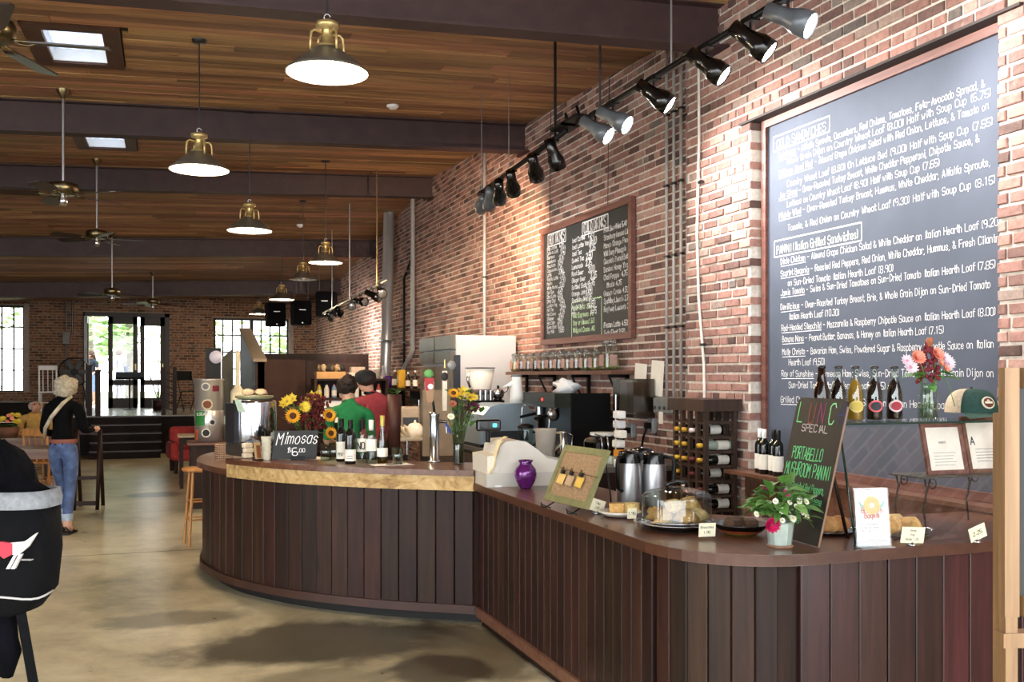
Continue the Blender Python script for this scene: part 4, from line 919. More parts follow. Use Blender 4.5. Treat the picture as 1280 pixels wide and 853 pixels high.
for (x, col_) in ((-.11, 'd9b76a'), (-.02, 'b99a78'), (.08, 'd8b050')):
    mb = MB(); mb.M = lean @ Matrix.Translation((x, -.008, hh * .4)) @ Matrix.Rotation(.1, 4, 'Y'); mb.box((0, 0, 0), (.07, .002, .055)); mb.build('note', M(col_, .8), cb)
    mb = MB(); mb.M = lean @ Matrix.Translation((x, -.012, hh * .52)); mb.b2((-.014, -.005, -.012), (.014, .005, .01)); mb.tube([(-.008, -.004, .008), (-.005, -.006, .024), (.005, -.006, .024), (.008, -.004, .008)], .0018, 4); mb.build('clip', m_black, cb)
for x in (-wd_ * .3, wd_ * .3):
    MB().tube([(x, -.06, .03), (x, -.055, .008), (x, -.03, .004), (x, -.0, .02), (x, .02, .03), (x, .16, .27)], .004, 5).tube([(x, .16, .27), (x, .19, .1), (x, .2, .0)], .004, 5).build('easel_leg', m_black, t)
    MB().tube([(x - .05, -.03, .006), (x, -.055, .02), (x + .05, -.03, .006)], .003, 5).build('scroll', m_black, t)
# brown liquid-crystal: plate of cake slices
p = pZ(775, 646, ZB); t = thing('cake_plate', 'pale oval plate with cake slices beside the glass dome', 'plate', p, -.6)
MB().lathe([(0, .004), (.07, .004), (.1, .02), (.105, .024), (.1, .03), (.068, .012), (0, .012)], 24).build('dish', M('d9d3c6', .3, 0, .05), t)
for (x, y, a, col_) in ((-.02, .0, .3, 'c49a5c'), (.05, .03, -.4, 'd3b678')):
    cs = thing if False else None
    o = one(MB().prism([(-.035, -.025), (.035, -.02), (.03, .03), (-.03, .03)], 0, .045).prism([(-.036, -.026), (.036, -.021), (.031, .031), (-.031, .031)], .045, .052), 'cake_slice', M(col_, .9, 0, .25, 60, .5), 'brown crusted cake slice on the pale oval plate, %s' % ('nearer the till' if x < 0 else 'nearer the glass dome'), 'cake', p + Matrix.Rotation(-.6, 3, 'Z') @ Vector((x, y, .0125)), a - .6, 'cake slices')
card('small cream price card in front of the cake plate', 790, 652, ZB, .045, .05, ["1.95"], 0, .1, False); card('cream price card leaning at the foot of the cork board', 747, 643, ZB, .1, .06, ["Cake", "2.50"], .3, .6)
# glass dome with scones
p = pZ(846, 660, ZB); t = thing('cake_stand', 'low silver tray under the clear pastry dome', 'tray', p)
MB().lathe([(0, .01), (.13, .01), (.165, .016), (.19, .026), (.195, .03), (.188, .032), (.16, .022), (0, .018)], 36).build('tray', M('8a8c8e', .2, 1), t)
MB().lathe([(0, 0), (.12, 0), (.12, .01)], 24).build('foot', m_black, t)
t = thing('pastry_dome', 'clear domed cover over scones with black handle', 'pastry dome', p + Vector((0, 0, .033)))
MB().lathe([(.155, 0), (.155, .105), (.15, .118), (.12, .135), (.06, .15), (0, .153)], 40).build('cover', m_clear, t)
MB().lathe([(.153, .0), (.158, .0), (.158, .006), (.153, .006)], 40).build('rim', m_steel, t)
MB().tube([(-.05, 0, .15), (-.045, 0, .168), (0, 0, .175), (.045, 0, .168), (.05, 0, .15)], .009, 8).build('handle', m_blackgloss, t)
rs = random.Random(8)
for i, (x, y, z) in enumerate([(-.09, -.04, 0), (0, -.08, 0), (.09, -.03, 0), (.05, .07, 0), (-.06, .07, 0), (-.03, -.03, .05), (.06, .01, .05)]):
    mb = MB(); mb.sphere((0, 0, .033), .052, 12, 8, (1.1, .8, .62), .5); o = one(mb, 'scone', M(['c19864', 'b78b56', 'caa777'][i % 3], .9, 0, .3, 40, .7), ['golden scone under the dome, front left', 'golden scone under the dome, front middle', 'golden scone under the dome, front right', 'golden scone under the dome, back right', 'golden scone under the dome, back left', 'golden scone on top of the pile, left', 'golden scone on top of the pile, right'][i], 'scone', p + Vector((x, y, .022 + z * .9)), rs.uniform(0, 3), 'scones under the dome')
# striped dish with brownies
p = pZ(926, 668, ZB); t = thing('striped_dish', 'black oval dish with red and ochre stripes', 'dish', p)
MB().lathe([(0, .0), (.06, 0), (.085, .012)], 30).build('base_band', M('8a7a34', .4), t); MB().lathe([(.085, .012), (.1, .024)], 30).build('red_band', M('8a3a20', .4), t)
MB().lathe([(.1, .024), (.118, .044), (.122, .048), (.116, .048), (.09, .03), (0, .024)], 30).build('rim_band', m_blackgloss, t)
for i, (x, y, a) in enumerate([(-.05, -.02, .3), (.03, -.03, 1.2), (.0, .04, .1)]):
    one(MB().rbox((0, 0, .018), (.075, .055, .036), .008), 'brownie', M('4d3626', .85, 0, .4, 50, .6), ['dusted brownie at the left of the striped dish', 'dusted brownie at the right of the striped dish', 'dusted brownie at the back of the striped dish'][i], 'brownie', p + Vector((x, y, .032)), a, 'brownies on the striped dish')
card('cream Brownies price card in front of the striped dish', 884, 675, ZB, .075, .058, ["Brownies", "1.95"], 0, .1, False)
# galvanised flower pot
p = pZ(975, 684, ZB); t = thing('flower_pot', 'small galvanised pot of mixed flowers in front of the lunch board', 'flower pot', p)
MB().lathe([(0, .0), (.042, 0), (.045, .006), (.056, .098), (.06, .1), (.056, .104), (.05, .1), (.042, .02), (0, .02)], 12, smooth=False).build('pot', M('a9b6ae', .45, .35, .15, 20), t)
MB().lathe([(0, 0), (.05, 0), (.052, .01), (.045, .012)], 20).build('saucer_rim', M('8c6a55', .6, 0, .3, 30), t)
gl = [leafmesh(.065, .04, M('5d8a3e', .5, 0, .2, 30)), leafmesh(.05, .03, M('7fa35a', .5, 0, .2, 30)), leafmesh(.08, .028, M('47702f', .5, 0, .2, 30))]
rf = random.Random(12)
for k in range(120):
    a = rf.uniform(0, 6.28); el = rf.uniform(-.3, 1.3); r = rf.uniform(.03, .085); q = Vector((math.cos(a) * math.cos(el) * r * 1.5, math.sin(a) * math.cos(el) * r, .115 + max(0, math.sin(el)) * r * 1.3 + rf.uniform(0, .06)))
    put(gl[k % 3], 'leaf', t, q, (rf.uniform(-.4, .9), rf.uniform(-.4, .4), a - PI / 2), rf.uniform(.8, 1.35))
st = MB()
for k in range(16):
    a = rf.uniform(0, 6.28); st.tube([(0, 0, .08), (math.cos(a) * .05, math.sin(a) * .04, .16), (math.cos(a) * .11, math.sin(a) * .07, .17 + rf.uniform(-.04, .08))], .0015, 4)
st.tube([(0, 0, .1), (-.1, 0, .19), (-.15, 0, .2), (-.16, -.01, .17)], .002, 4).tube([(0, 0, .1), (.1, -.02, .13), (.15, -.03, .06)], .002, 4); st.build('stems', M('4a6a30', .6), t)
dmW = daisy(9, .016, .012, M('efeee2', .6), .006, M('c8c27a', .7), 2); dmP = daisy(12, .03, .02, M('b3124f', .5, 0, .2, 30), .008, M('8a0c3c', .6), 3, .4); dmK = daisy(8, .016, .012, M('b8456e', .6), .005, M('6a2a3a', .7), 2, .5)
flower(t, dmP, (-.075, -.055, .1), (-.3, -1, -.1), 1.1); flower(t, dmK, (-.07, .0, .235), (-.3, -.6, 1)); flower(t, dmK, (.005, -.03, .215), (.1, -1, .6), 1.1)
for k in range(10): 
    a = rf.uniform(-.9, .9); flower(t, dmW, (math.sin(a) * .09 + rf.uniform(-.03, .03), -.05 - rf.uniform(0, .03), .115 + rf.uniform(0, .09)), (a * .5, -1, .5), rf.uniform(.7, 1.1))
for (x, z) in ((.07, .19), (.09, .15), (.105, .12), (-.13, .14), (.06, .21)): flower(t, dmW, (x, -.03, z), (.2, -1, .5), .9)
# lunch board
l0, l1 = pZ(962, 668, ZB), pZ(1022, 686, ZB); lb = (l0 + l1) / 2
t = thing('lunch_board', 'leaning dark lunch special chalkboard slab on the pastry counter', 'chalkboard', lb, math.atan2(l1.y - l0.y, l1.x - l0.x))
wL = (l1 - l0).length; lm = Matrix.Translation((0, 0, .006)) @ Matrix.Rotation(-.235, 4, 'X'); HL = .6
mb = MB(); mb.M = lm @ Matrix.Rotation(PI / 2, 4, 'X') @ Matrix.Translation((0, 0, -.01)); r_ = .03; mb.prism([(-wL / 2, 0), (wL / 2, 0), (wL / 2, HL - r_), (wL / 2 - r_ * .3, HL - r_ * .3), (wL / 2 - r_, HL), (-wL / 2 + r_, HL), (-wL / 2 + r_ * .3, HL - r_ * .3), (-wL / 2, HL - r_)], 0, .01); mb.build('slab', m_slate2, t)
mb = MB(); mb.M = lm; mb.b2((wL / 2, .001, 0), (wL / 2 + .002, .009, HL - .03)); mb.build('edge', M('7a6150', .6), t)
MB().tube([(0, .17, .35), (0, .26, .0)], .008, 5).build('prop_leg', m_dkwood, t)
def ltext(txt, x0, x1, z, h, col_, wd=.0042):
    mb = MB(); mb.M = lm; sx = (x1 - x0) / textw(txt, h); write(mb, txt, (x0, -.0012, z), (1, 0, 0), (0, 0, 1), h, wd, sx); mb.build('lettering', col_, t)
g_ = chalkcol('6fd08a'); xs_ = -wL / 2 + .03
for ch, x, c in zip('LUNCH', (0, .085, .155, .235, .3), ('7adf8f', '8a4a38', '8a3a66', '8fe09a', '363a70')): ltext(ch, xs_ + x, xs_ + x + .05, HL - .105, .085, chalkcol(c), .0055)
ltext('SPECIAL', xs_ + .05, xs_ + .25, HL - .145, .03, chalkcol('b9b4b0'), .004)
ltext('PORTABELLO', xs_ + .02, xs_ + .25, HL - .265, .05, g_); ltext('MUSHROOM PANINI', xs_ - .01, wL / 2 - .02, HL - .335, .055, g_)
for i, s_ in enumerate(["with Roasted Red Peppers,", "Onion & Goat Cheese", "with a side of", "Chips"]): ltext(s_, xs_ + .02 + .0 * i, (wL / 2 - .03) if i < 2 else wL / 2 - .1 - .05 * (i - 2), HL - .395 - i * .045, .032, g_, .003)
# glass sneeze guard
gx0, gx1 = 2.69, 3.6; yb_, yt_ = 3.30, 3.47; zs = 1.40
t = thing('glass_guard', 'glass guard with top shelf over the bread trays', 'glass guard', (3.07, 3.3, ZB))
def gpane(name, pts, th, mat):
    mb = MB(); n = (Vector(pts[1]) - Vector(pts[0])).cross(Vector(pts[3]) - Vector(pts[0])).normalized() * th; P = [Vector(p) - Vector((3.07, 3.3, ZB)) for p in pts]
    mb.add(P + [p + n for p in P], [(0, 1, 2, 3), (7, 6, 5, 4), (0, 4, 5, 1), (1, 5, 6, 2), (2, 6, 7, 3), (3, 7, 4, 0)]); return mb.build(name, mat, t)
gpane('front_pane', [(gx0 - .05, yb_, ZB + .001), (gx1, yb_, ZB + .001), (gx1, yt_, zs - .004), (gx0, yt_, zs - .004)], .006, m_glass)
gpane('shelf_pane', [(gx0, yt_ - .02, zs - .003), (gx1, yt_ - .02, zs - .003), (gx1, yt_ + .34, zs - .003), (gx0, yt_ + .34, zs - .003)], .004, m_glass)
e_ = M('12332a', .15, coat=.5); o3 = Vector((3.07, 3.3, ZB))
MB().box(Vector(((gx0 + gx1) / 2, yt_ - .021, zs)) - o3, (gx1 - gx0, .003, .009)).build('shelf_edge', e_, t)
MB().tube([Vector((gx0 - .05, yb_ + .0, ZB + .002)) - o3, Vector((gx0, yt_, zs - .005)) - o3], .0055, 4).build('pane_edge', e_, t)
for x in (gx1,): MB().b2(Vector((x, yb_ + .05, ZB)) - o3, Vector((x + .01, yt_ + .26, zs)) - o3).build('end_pane', m_glass, t)
MB().b2(Vector((gx0 + .02, yt_ + .22, ZB)) - o3, Vector((gx0 + .035, yt_ + .235, zs)) - o3).build('rear_post', m_steel, t)
# soda bottles on the glass shelf
ZS = zs + .0015
for i, (u, cap_, body, lc, ring, lab) in enumerate([(1027, '0c0c0c', m_amber, 'c9b84a', 'e2d9a0', 'dark brown soda bottle with yellow label, furthest left on the glass shelf'), (1048, '2a2422', None, '9aa4b8', 'd9dde6', 'dark soda bottle with grey-blue label, second on the glass shelf'), (1069, '2a2422', 'gold', 'c9b050', 'd8c070', 'golden soda bottle on the glass shelf'), (1093, '2a2422', None, '2a2a33', 'd8606a', 'dark soda bottle with red-ringed black label on the glass shelf'), (1118, '2a2422', None, 'a02a38', 'e8c8cc', 'dark soda bottle with red label next to the flower jar')]):
    q = pY(u, 527, yt_ + .26); loc = Vector((q.x, yt_ + .26, ZS))
    drink = M('b98a2a', .1, trans=.35) if body == 'gold' else M('1c0908', .12, coat=.4)
    t = bottle('soda_bottle', lab, 'bottle', loc, SODA, m_clear if body != m_amber else m_amber, M(cap_, .3), .008, None, 'soda bottles on the glass shelf', -.45, (drink, .185) if body != m_amber else None); t.scale = (1.2, 1.2, 1.06)
    for (rr_, mt, dz) in ((.026, M(ring, .6), .0), (.019, M(lc, .6), .0012)):
        mb = MB(); N_ = 20; vs2 = [(0, -.0335 - dz, .06)]
        for k in range(N_):
            an = 2 * PI * k / N_; xx = rr_ * math.cos(an); vs2.append((xx, -math.sqrt(max(1e-6, (.0318 + dz) ** 2 - xx * xx)), .06 + rr_ * math.sin(an)))
        vs2[0] = (0, -.0318 - dz, .06); mb.add(vs2, [(0, 1 + k, 1 + (k + 1) % N_) for k in range(N_)], True); mb.build('round_label', mt, t)
    mb = MB(); write(mb, 'SODA'[:0] + ['XO', 'OX', 'IPA', 'RED', 'CO'][i][:0], (0, 0, 0), (1, 0, 0), (0, 0, 1), .01, .001)
# mason jar with flowers
q = pY(1160, 527, yt_ + .2); p = Vector((q.x, yt_ + .2, ZS)); t = thing('flower_jar', 'clear jar of pink and burgundy flowers on the glass shelf', 'vase', p)
JAR = [(.04, 0), (.045, .008), (.045, .11), (.043, .13), (.037, .145), (.037, .165), (.039, .168)]
MB().lathe([(0, 0)] + JAR, 24).build('jar', m_clear, t); MB().lathe([(0, .005), (.041, .006), (.041, .075), (0, .075)], 20).build('water', glassmat('water', 'dde8d8', 0, .03), t)
rj = random.Random(2); sm_ = M('4d7a34', .5, 0, .2, 30)
tips = [(-.12, -.0, .27, 'pinkW'), (-.085, -.03, .285, 'coral'), (-.1, 0, .24, 'pinkW'), (.075, -.02, .285, 'pinkW'), (.105, 0, .255, 'pinkW'), (.13, .01, .265, 'pinkW'), (.045, -.03, .26, 'peach'), (.065, -.04, .235, 'peach'), (.035, -.02, .3, 'coral')]
dm_ = dict(pinkW=daisy(12, .038, .016, M('ead6e0', .6, 0, .1), .008, M('c88aa8', .6), 2, .3), coral=daisy(16, .036, .02, M('ef9a82', .6, 0, .15), .008, M('e07a6a', .6), 3, .35), peach=daisy(9, .022, .014, M('dd9478', .6, 0, .15), .006, M('c06a50', .6), 2, .4))
for (x, y, z, k) in tips:
    MB().tube([(rj.uniform(-.025, .025), rj.uniform(-.02, .02), .01), (x * .2, y * .3, .15), (x * .7, y, z * .85), (x, y, z)], .002, 5).build('stem', sm_, t); flower(t, dm_[k], (x, y, z), (x * 2, -1.0, .45), rj.uniform(.85, 1.1))
mb = MB()
for k in range(150):
    hgt = rj.random(); a = rj.uniform(0, 6.28); rr_ = .062 * (1 - hgt ** 1.6) + .004; mb.sphere((math.cos(a) * rr_ * rj.uniform(.5, 1), math.sin(a) * rr_ * .7, .175 + hgt * .19), .008, 6, 4, (1, 1, 1.4))
mb.build('amaranth_plume', M('6a1c26', .8, 0, .35, 50), t)['kind'] = 'stuff'
mb = MB(); mb.sphere((0, -.01, .355), .016, 8, 6, (1, 1, 1.6), .6); mb.build('plume_tip', M('9a5a3a', .8, 0, .3, 60), t)
lf1 = leafmesh(.1, .035, M('4f8f3c', .45, 0, .2, 25), .15)
for (x, z, ry, rz_) in ((-.04, .2, .0, 1.9), (.05, .215, 0, -1.5), (.05, .2, 0, -1.85), (-.03, .21, .3, 1.2), (.04, .19, .3, -1.1), (-.02, .16, 0, 2.6), (.03, .22, 0, -1.2), (-.06, .22, 0, 1.4)): put(lf1, 'leaf', t, (x, -.03, z), (rj.uniform(-.2, .3), ry, rz_), rj.uniform(.8, 1.25))
MB().tube([(.04, -.03, .2), (.07, -.05, .17), (.085, -.06, .1), (.1, -.06, .06), (.115, -.06, .055)], .0018, 5).build('stem', sm_, t)
# trucker cap
q = pY(1214, 528, yt_ + .15); p = Vector((q.x, yt_ + .15, ZS)); t = thing('baseball_cap', 'green trucker cap with cream mesh back on the glass shelf', 'cap', p, -TH + .15); t.scale = (1.14, 1.14, 1.1)
def capshell(f0, f1, mat, name, k=1.0):
    mb = MB(); n_, m_ = 14, 7; vs2 = []
    for j in range(m_ + 1):
        ph = PI / 2 * j / m_
        for i in range(n_ + 1):
            a = f0 + (f1 - f0) * i / n_; r = (.092 + .012 * abs(math.sin(a))) * math.cos(ph) ** .6 * k; vs2.append((r * math.cos(a), r * math.sin(a) * 1.05, .03 + .1 * math.sin(ph) * k))
    mb.add(vs2, [(j * (n_ + 1) + i, j * (n_ + 1) + i + 1, (j + 1) * (n_ + 1) + i + 1, (j + 1) * (n_ + 1) + i) for j in range(m_) for i in range(n_)], True); return mb.build(name, mat, t)
capshell(-PI / 2 - 1.0, -PI / 2 + 1.05, M('1f3d36', .9, 0, .2, 60, .3), 'front_panel', 1.01); capshell(-PI / 2 + 1.05, 3 * PI / 2 - 1.0, M('c4b096', .9, 0, .2, 120, .5), 'mesh_back')
mb = MB(); pts = []
for i in range(13):
    a = -PI / 2 - .95 + 1.9 * i / 12; r0, r1 = .096, .165; dz = -.018 * math.cos((i - 6) / 6 * 1.4) 
    x1_, y1_ = r1 * math.cos(a) * .75, -.06 + r1 * math.sin(a) * .75
    pts += [(r0 * math.cos(a), r0 * math.sin(a), .034), (x1_, min(y1_, r0 * math.sin(a)) - .01, .004 + .016 * math.cos((i - 6) / 6 * 1.3))]
mb.add(pts, [(2 * i, 2 * i + 1, 2 * i + 3, 2 * i + 2) for i in range(12)], True); mb.build('visor', M('29493f', .85, 0, .2, 60, .3), t)
mb = MB(); Mb_ = Matrix.Translation((0, -.107, .072)) @ Matrix.Rotation(PI / 2 - .35, 4, 'X'); mb.M = Mb_; mb.lathe([(.0, .0), (.026, .0), (.026, .006), (0, .006)], 24); mb.build('patch', M('d8cdb4', .8), t)
mb = MB(); mb.M = Mb_; mb.lathe([(0, .0065), (.021, .0065), (.021, .0075), (0, .0075)], 24); mb.build('patch_field', M('5a3128', .8), t)
mb = MB(); mb.M = Mb_; mb.prism([(-.016, -.004), (.016, -.004), (.016, .004), (-.016, .004)], .0076, .0082); mb.prism([(-.008, .006), (.008, .006), (0, .014)], .0076, .0082); mb.build('patch_emblem', M('d8cdb4', .8), t)
MB().sphere((0, 0, .132), .006, 8, 5).build('top_button', M('14251f', .8), t)
# bagel sign in acrylic holder
p = pZ(1092, 684, ZB); p.y = 3.245; t = thing('acrylic_sign', 'bagel leaflet in clear acrylic stand beside the glass pane', 'sign', p, -TH * .5)
sg = Matrix.Rotation(-.12, 4, 'X'); mb = MB(); mb.M = sg; mb.b2((-.07, 0, .03), (.07, .002, .225)); mb.build('leaflet', m_paper, t)
mb = MB(); mb.M = sg; mb.b2((-.074, -.004, .0), (.074, -.002, .235)).b2((-.074, .004, .0), (.074, .006, .235)); mb.build('acrylic_sleeve', m_glass, t)
MB().b2((-.074, -.03, 0), (.074, .03, .004)).build('acrylic_foot', glassmat('acrylic', 'd5dde0', 0, .06), t)
mb = MB(); mb.M = sg; mb.M = sg @ Matrix.Translation((0, -.0012, .165)) @ Matrix.Rotation(PI / 2, 4, 'X'); mb.lathe([(.01, 0), (.036, 0), (.036, .001), (.01, .001)], 24, smooth=False); mb.build('bagel_emblem', M('e0a35a', .7, 0, .15, 60), t)
mb = MB(); mb.M = sg
for s_ in (-1, 1): mb.add([(s_ * .03, -.0015, .16), (s_ * .062, -.0015, .19), (s_ * .05, -.0015, .16), (s_ * .035, -.0015, .145)], [(0, 1, 2, 3)])
mb.build('green_wings', M('4f8f78', .7), t)
mb = MB(); mb.M = sg
for s_, x0_, x1_, z in (("Brooklyn", -.048, .048, .135), ("Bagels", -.034, .034, .115)): sx = (x1_ - x0_) / textw(s_, .02); write(mb, s_, (x0_, -.002, z), (1, 0, 0), (0, 0, 1), .02, .0045, sx)
mb.build('red_lettering', M('c86a5a', .7), t)
mb = MB(); mb.M = sg
for i, s_ in enumerate(["NY Style Bagels", "Boiled and Baked", "GMO Free"]): write(mb, s_, (-.052, -.0015, .088 - i * .014), (1, 0, 0), (0, 0, 1), .008, .0016, .9, None, .05)
for i, s_ in enumerate(["freshbaked every day", "order here"]): write(mb, '', (-.052, -.0015, .04 - i * .01), (1, 0, 0), (0, 0, 1), .005, .0008)
for z in (.044, .036): line(mb, (-.05, -.0015, z), (.045 if z > .04 else .01, -.0015, z), (0, 1, 0), .002)
mb.build('small_print', M('6a6f6a', .7), t)
# bread trays
for (u, v, r, lab, items) in [(1120, 676, .14, 'oval silver tray of rolls behind the bagel sign', [(-.05, 0, 'c79a5a'), (.01, .03, 'd9b478'), (.06, -.02, 'd2a868'), (.05, .07, 'dcbc84')]), (1042, 668, .1, 'oval silver tray of pastries behind the glass edge', [(-.03, 0, 'b98a55'), (.04, .01, 'a87745')])]:
    p = pZ(u, v, ZB); p = Vector((p.x + (.1 if r > .12 else 0), max(p.y, 3.46), ZB)); t = thing('bread_tray', lab, 'tray', p)
    mb = MB(); mb.M = Matrix.Diagonal((1.15, .8, 1, 1)); mb.lathe([(0, .003), (r * .8, .003), (r, .014), (r * 1.02, .016), (r * .98, .018), (r * .8, .008), (0, .008)], 30); mb.build('dish', M('7f8284', .22, 1), t)
    for s_ in (-1, 1): MB().tube([(s_ * r * 1.12, -.03, .014), (s_ * r * 1.3, -.02, .018), (s_ * r * 1.3, .02, .018), (s_ * r * 1.12, .03, .014)], .004, 5).build('handle', m_steel, t)
    for i, (x, y, c) in enumerate(items):
        one(MB().sphere((0, 0, .034), .048, 12, 8, (1.2, .85, .8), .25), 'bread_roll', M(c, .85, 0, .25, 40, .4), 'golden bread roll, %s on the %s' % (['leftmost', 'second', 'third', 'rightmost'][i], 'tray behind the bagel sign' if r > .12 else 'tray behind the glass edge'), 'bread', p + Vector((x, y, .006)), i * .7, 'bread rolls on trays')
card('cream price card with handwriting on a chrome foot by the rolls', 1141, 683, ZB, .105, .065, ["Home", "Pan", "Rolls 1.25"], .06, .1); card('tilted price card on a chrome foot beside the iron stand', 1222, 679, ZB, .08, .06, ["2.25"], -.35, .1)
# wrought iron stand with two frames
p = Vector((3.2, 3.62, ZB)); zsh = .235
t = thing('iron_stand', 'wrought iron scroll stand holding framed certificates', 'stand', p)
x0_, x1_ = pY(1147, 607, 3.54).x - p.x, pY(1262, 607, 3.54).x - p.x
MB().b2((x0_, -.1, zsh - .008), (x1_, .1, zsh)).build('shelf', M('4f4f48', .5, .5, .3, 30), t)
iron = M('2e2c2a', .5, .6)
for x in (x0_ + .03, x1_ - .08):
    for y in (-.09, .09):
        MB().tube([(x, y, zsh - .01), (x + .012, y, zsh * .75), (x - .006, y, zsh * .4), (x + .006, y, .0)], .005, 6).tube([(x + .03, y, zsh - .01), (x + .012, y, zsh * .7)], .004, 5).build('leg', iron, t)
        MB().tube([(x + .04 + (.004 + .0022 * k) * math.cos(k * .7), y, zsh - .035 + (.004 + .0022 * k) * math.sin(k * .7)) for k in range(12)], .0035, 5).build('scroll', iron, t)
for (u0, u1, v0, lab, big) in [(1157, 1212, 556, 'brown framed certificate on the iron stand, left one', False), (1209, 1268, 558, 'brown framed inspection grade with letter A on the iron stand', True)]:
    xa, xb = pY(u0 + 4, 607, 3.57).x, pY(u1, 607, 3.57).x; wf = xb - xa; hf = wf * 1.02; fp = Vector(((xa + xb) / 2, 3.57, ZB + zsh + .002))
    t = thing('certificate_frame', lab, 'picture frame', fp, 0, 'framed certificates'); lm2 = Matrix.Rotation(-.22, 4, 'X')
    for a, c in (((-wf / 2, 0, 0), (wf / 2, .015, .02)), ((-wf / 2, 0, hf - .02), (wf / 2, .015, hf)), ((-wf / 2, 0, .02), (-wf / 2 + .02, .015, hf - .02)), ((wf / 2 - .02, 0, .02), (wf / 2, .015, hf - .02))):
        mb = MB(); mb.M = lm2; mb.b2(a, c); mb.build('frame_rail', m_redframe if not big else m_midwood, t)
    mb = MB(); mb.M = lm2; mb.b2((-wf / 2 + .02, .006, .02), (wf / 2 - .02, .01, hf - .02)); mb.build('paper', m_paper, t)
    mb = MB(); mb.M = lm2
    if big: write(mb, 'A', (-wf / 2 + .035, .0045, hf * .5), (1, 0, 0), (0, 0, 1), .035, .006)
    else: write(mb, 'PERMIT', (-.028, .0045, hf * .6), (1, 0, 0), (0, 0, 1), .009, .0015)
    for k in range(5): line(mb, (-wf * .28, .0045, hf * .42 - k * .014), (wf * .25 - .01 * (k % 3), .0045, hf * .42 - k * .014), (0, 1, 0), .002)
    mb.build('print', M('33363a', .8) if big else M('8a8c90', .8), t)
    mb = MB(); mb.M = lm2; mb.b2((-.01, .015, 0), (.01, .02, hf * .6)); mb.build('back_strut', m_dkwood, t)
# small wine bottles on the ledge
for i, (u, v) in enumerate([(950, 583), (960, 585), (965, 587), (974, 588)]):
    q = pX(u, v, 3.8); bottle('wine_bottle', ['small dark wine bottle on the ledge, leftmost of four', 'small dark wine bottle on the ledge, second of four', 'small dark wine bottle on the ledge, third of four', 'small dark wine bottle on the ledge, next to the lunch board'][i], 'bottle', (3.80 - .02 * (i % 2), pX(950, 583, 3.8).y - i * .079, .9545), [(r * .93, z * .98) for r, z in WINE], m_wineglass, m_white if i < 2 else m_black, .07, (m_paper, .03, .13), 'wine bottles on the ledge', 1.0)
MB_ = MB().b2((3.70, 5.2, .93), (3.86, 6.02, .953)); props(MB_.build('trim_6', m_midwood), 'narrow wooden shelf lip in front of the menu board ledge', None, None, 'structure')
# wooden standing sign at the right edge
p = pS(1262, 853, 2.75); p.z = 0; t = thing('standing_sign', 'pale wooden folding sign frame cut off at the right edge', 'sign', p, -TH + .1)
def spx(u, v, s=2.75):
    q = pS(u, v, s); m_ = Matrix.Rotation(TH - .1, 3, 'Z') @ (q - p); return m_
a = spx(1241, 516, 2.91); MB().b2((a.x, a.y - .04, 0), (a.x + .031, a.y, a.z)).build('rear_post', m_lightwood, t)
a, c = spx(1255, 460, 2.7), spx(1255, 772, 2.7)
MB().b2((a.x, -.05, c.z), (a.x + .042, -.02, a.z)).build('frame_stile', m_lightwood, t); MB().b2((a.x + .6, -.05, c.z), (a.x + .655, -.02, a.z)).build('frame_stile', m_lightwood, t)
MB().b2((a.x + .055, -.05, a.z - .055), (a.x + .6, -.02, a.z)).build('frame_rail', m_lightwood, t); MB().b2((a.x + .055, -.05, c.z), (a.x + .6, -.02, c.z + .055)).build('frame_rail', m_lightwood, t)
MB().b2((a.x + .042, -.04, c.z + .055), (a.x + .6, -.03, a.z - .055)).build('panel', m_slate2, t)
g = spx(1240, 800, 2.75); MB().b2((g.x, -.05, g.z - .01), (g.x + .66, .0, g.z + .03)).build('ledge', m_lightwood, t)
for x in (a.x, a.x + .6): MB().b2((x + .005, -.045, 0), (x + .04, -.015, c.z)).build('leg', m_lightwood, t)
MB().b2((a.x + .63, .04, 0), (a.x + .66, .08, 1.4)).build('rear_post', m_lightwood, t)
h0 = spx(1251, 580, 2.8); MB().tube([(h0.x, -.0, h0.z + .03), (h0.x + .008, -.01, h0.z), (h0.x + .012, -.0, h0.z - .04), (h0.x + .01, .01, h0.z - .14)], .006, 6).build('hinge', m_black, t)
MB().b2((h0.x - .004, -.03, h0.z - .2), (h0.x + .012, .03, h0.z - .06)).build('hinge_block', m_lightwood, t)
# ================================================================== things on the bar
def onA(u, v): return pZ(u, v, ZA)
# woven napkin basket on the lower end
p = pZ(280, 575, ZB); t = thing('napkin_basket', 'square woven basket on the low left end of the bar', 'basket', p, .2)
MB().b2((-.06, -.06, 0), (.06, -.055, .13)).b2((-.06, .055, 0), (.06, .06, .13)).b2((-.06, -.055, 0), (-.055, .055, .13)).b2((.055, -.055, 0), (.06, .055, .13)).b2((-.055, -.055, 0), (.055, .055, .005)).build('wall', M('b89878', .8, 0, .2, 60), t)
mb = MB()
for i in range(7):
    for j in range(7): mb.box((-.051 + i * .017, -.0605, .014 + j * .0175), (.008, .003, .008)); mb.box((-.0605, -.051 + i * .017, .014 + j * .0175), (.003, .008, .008))
mb.build('weave_holes', M('6a3a34', .8), t)['kind'] = 'stuff'
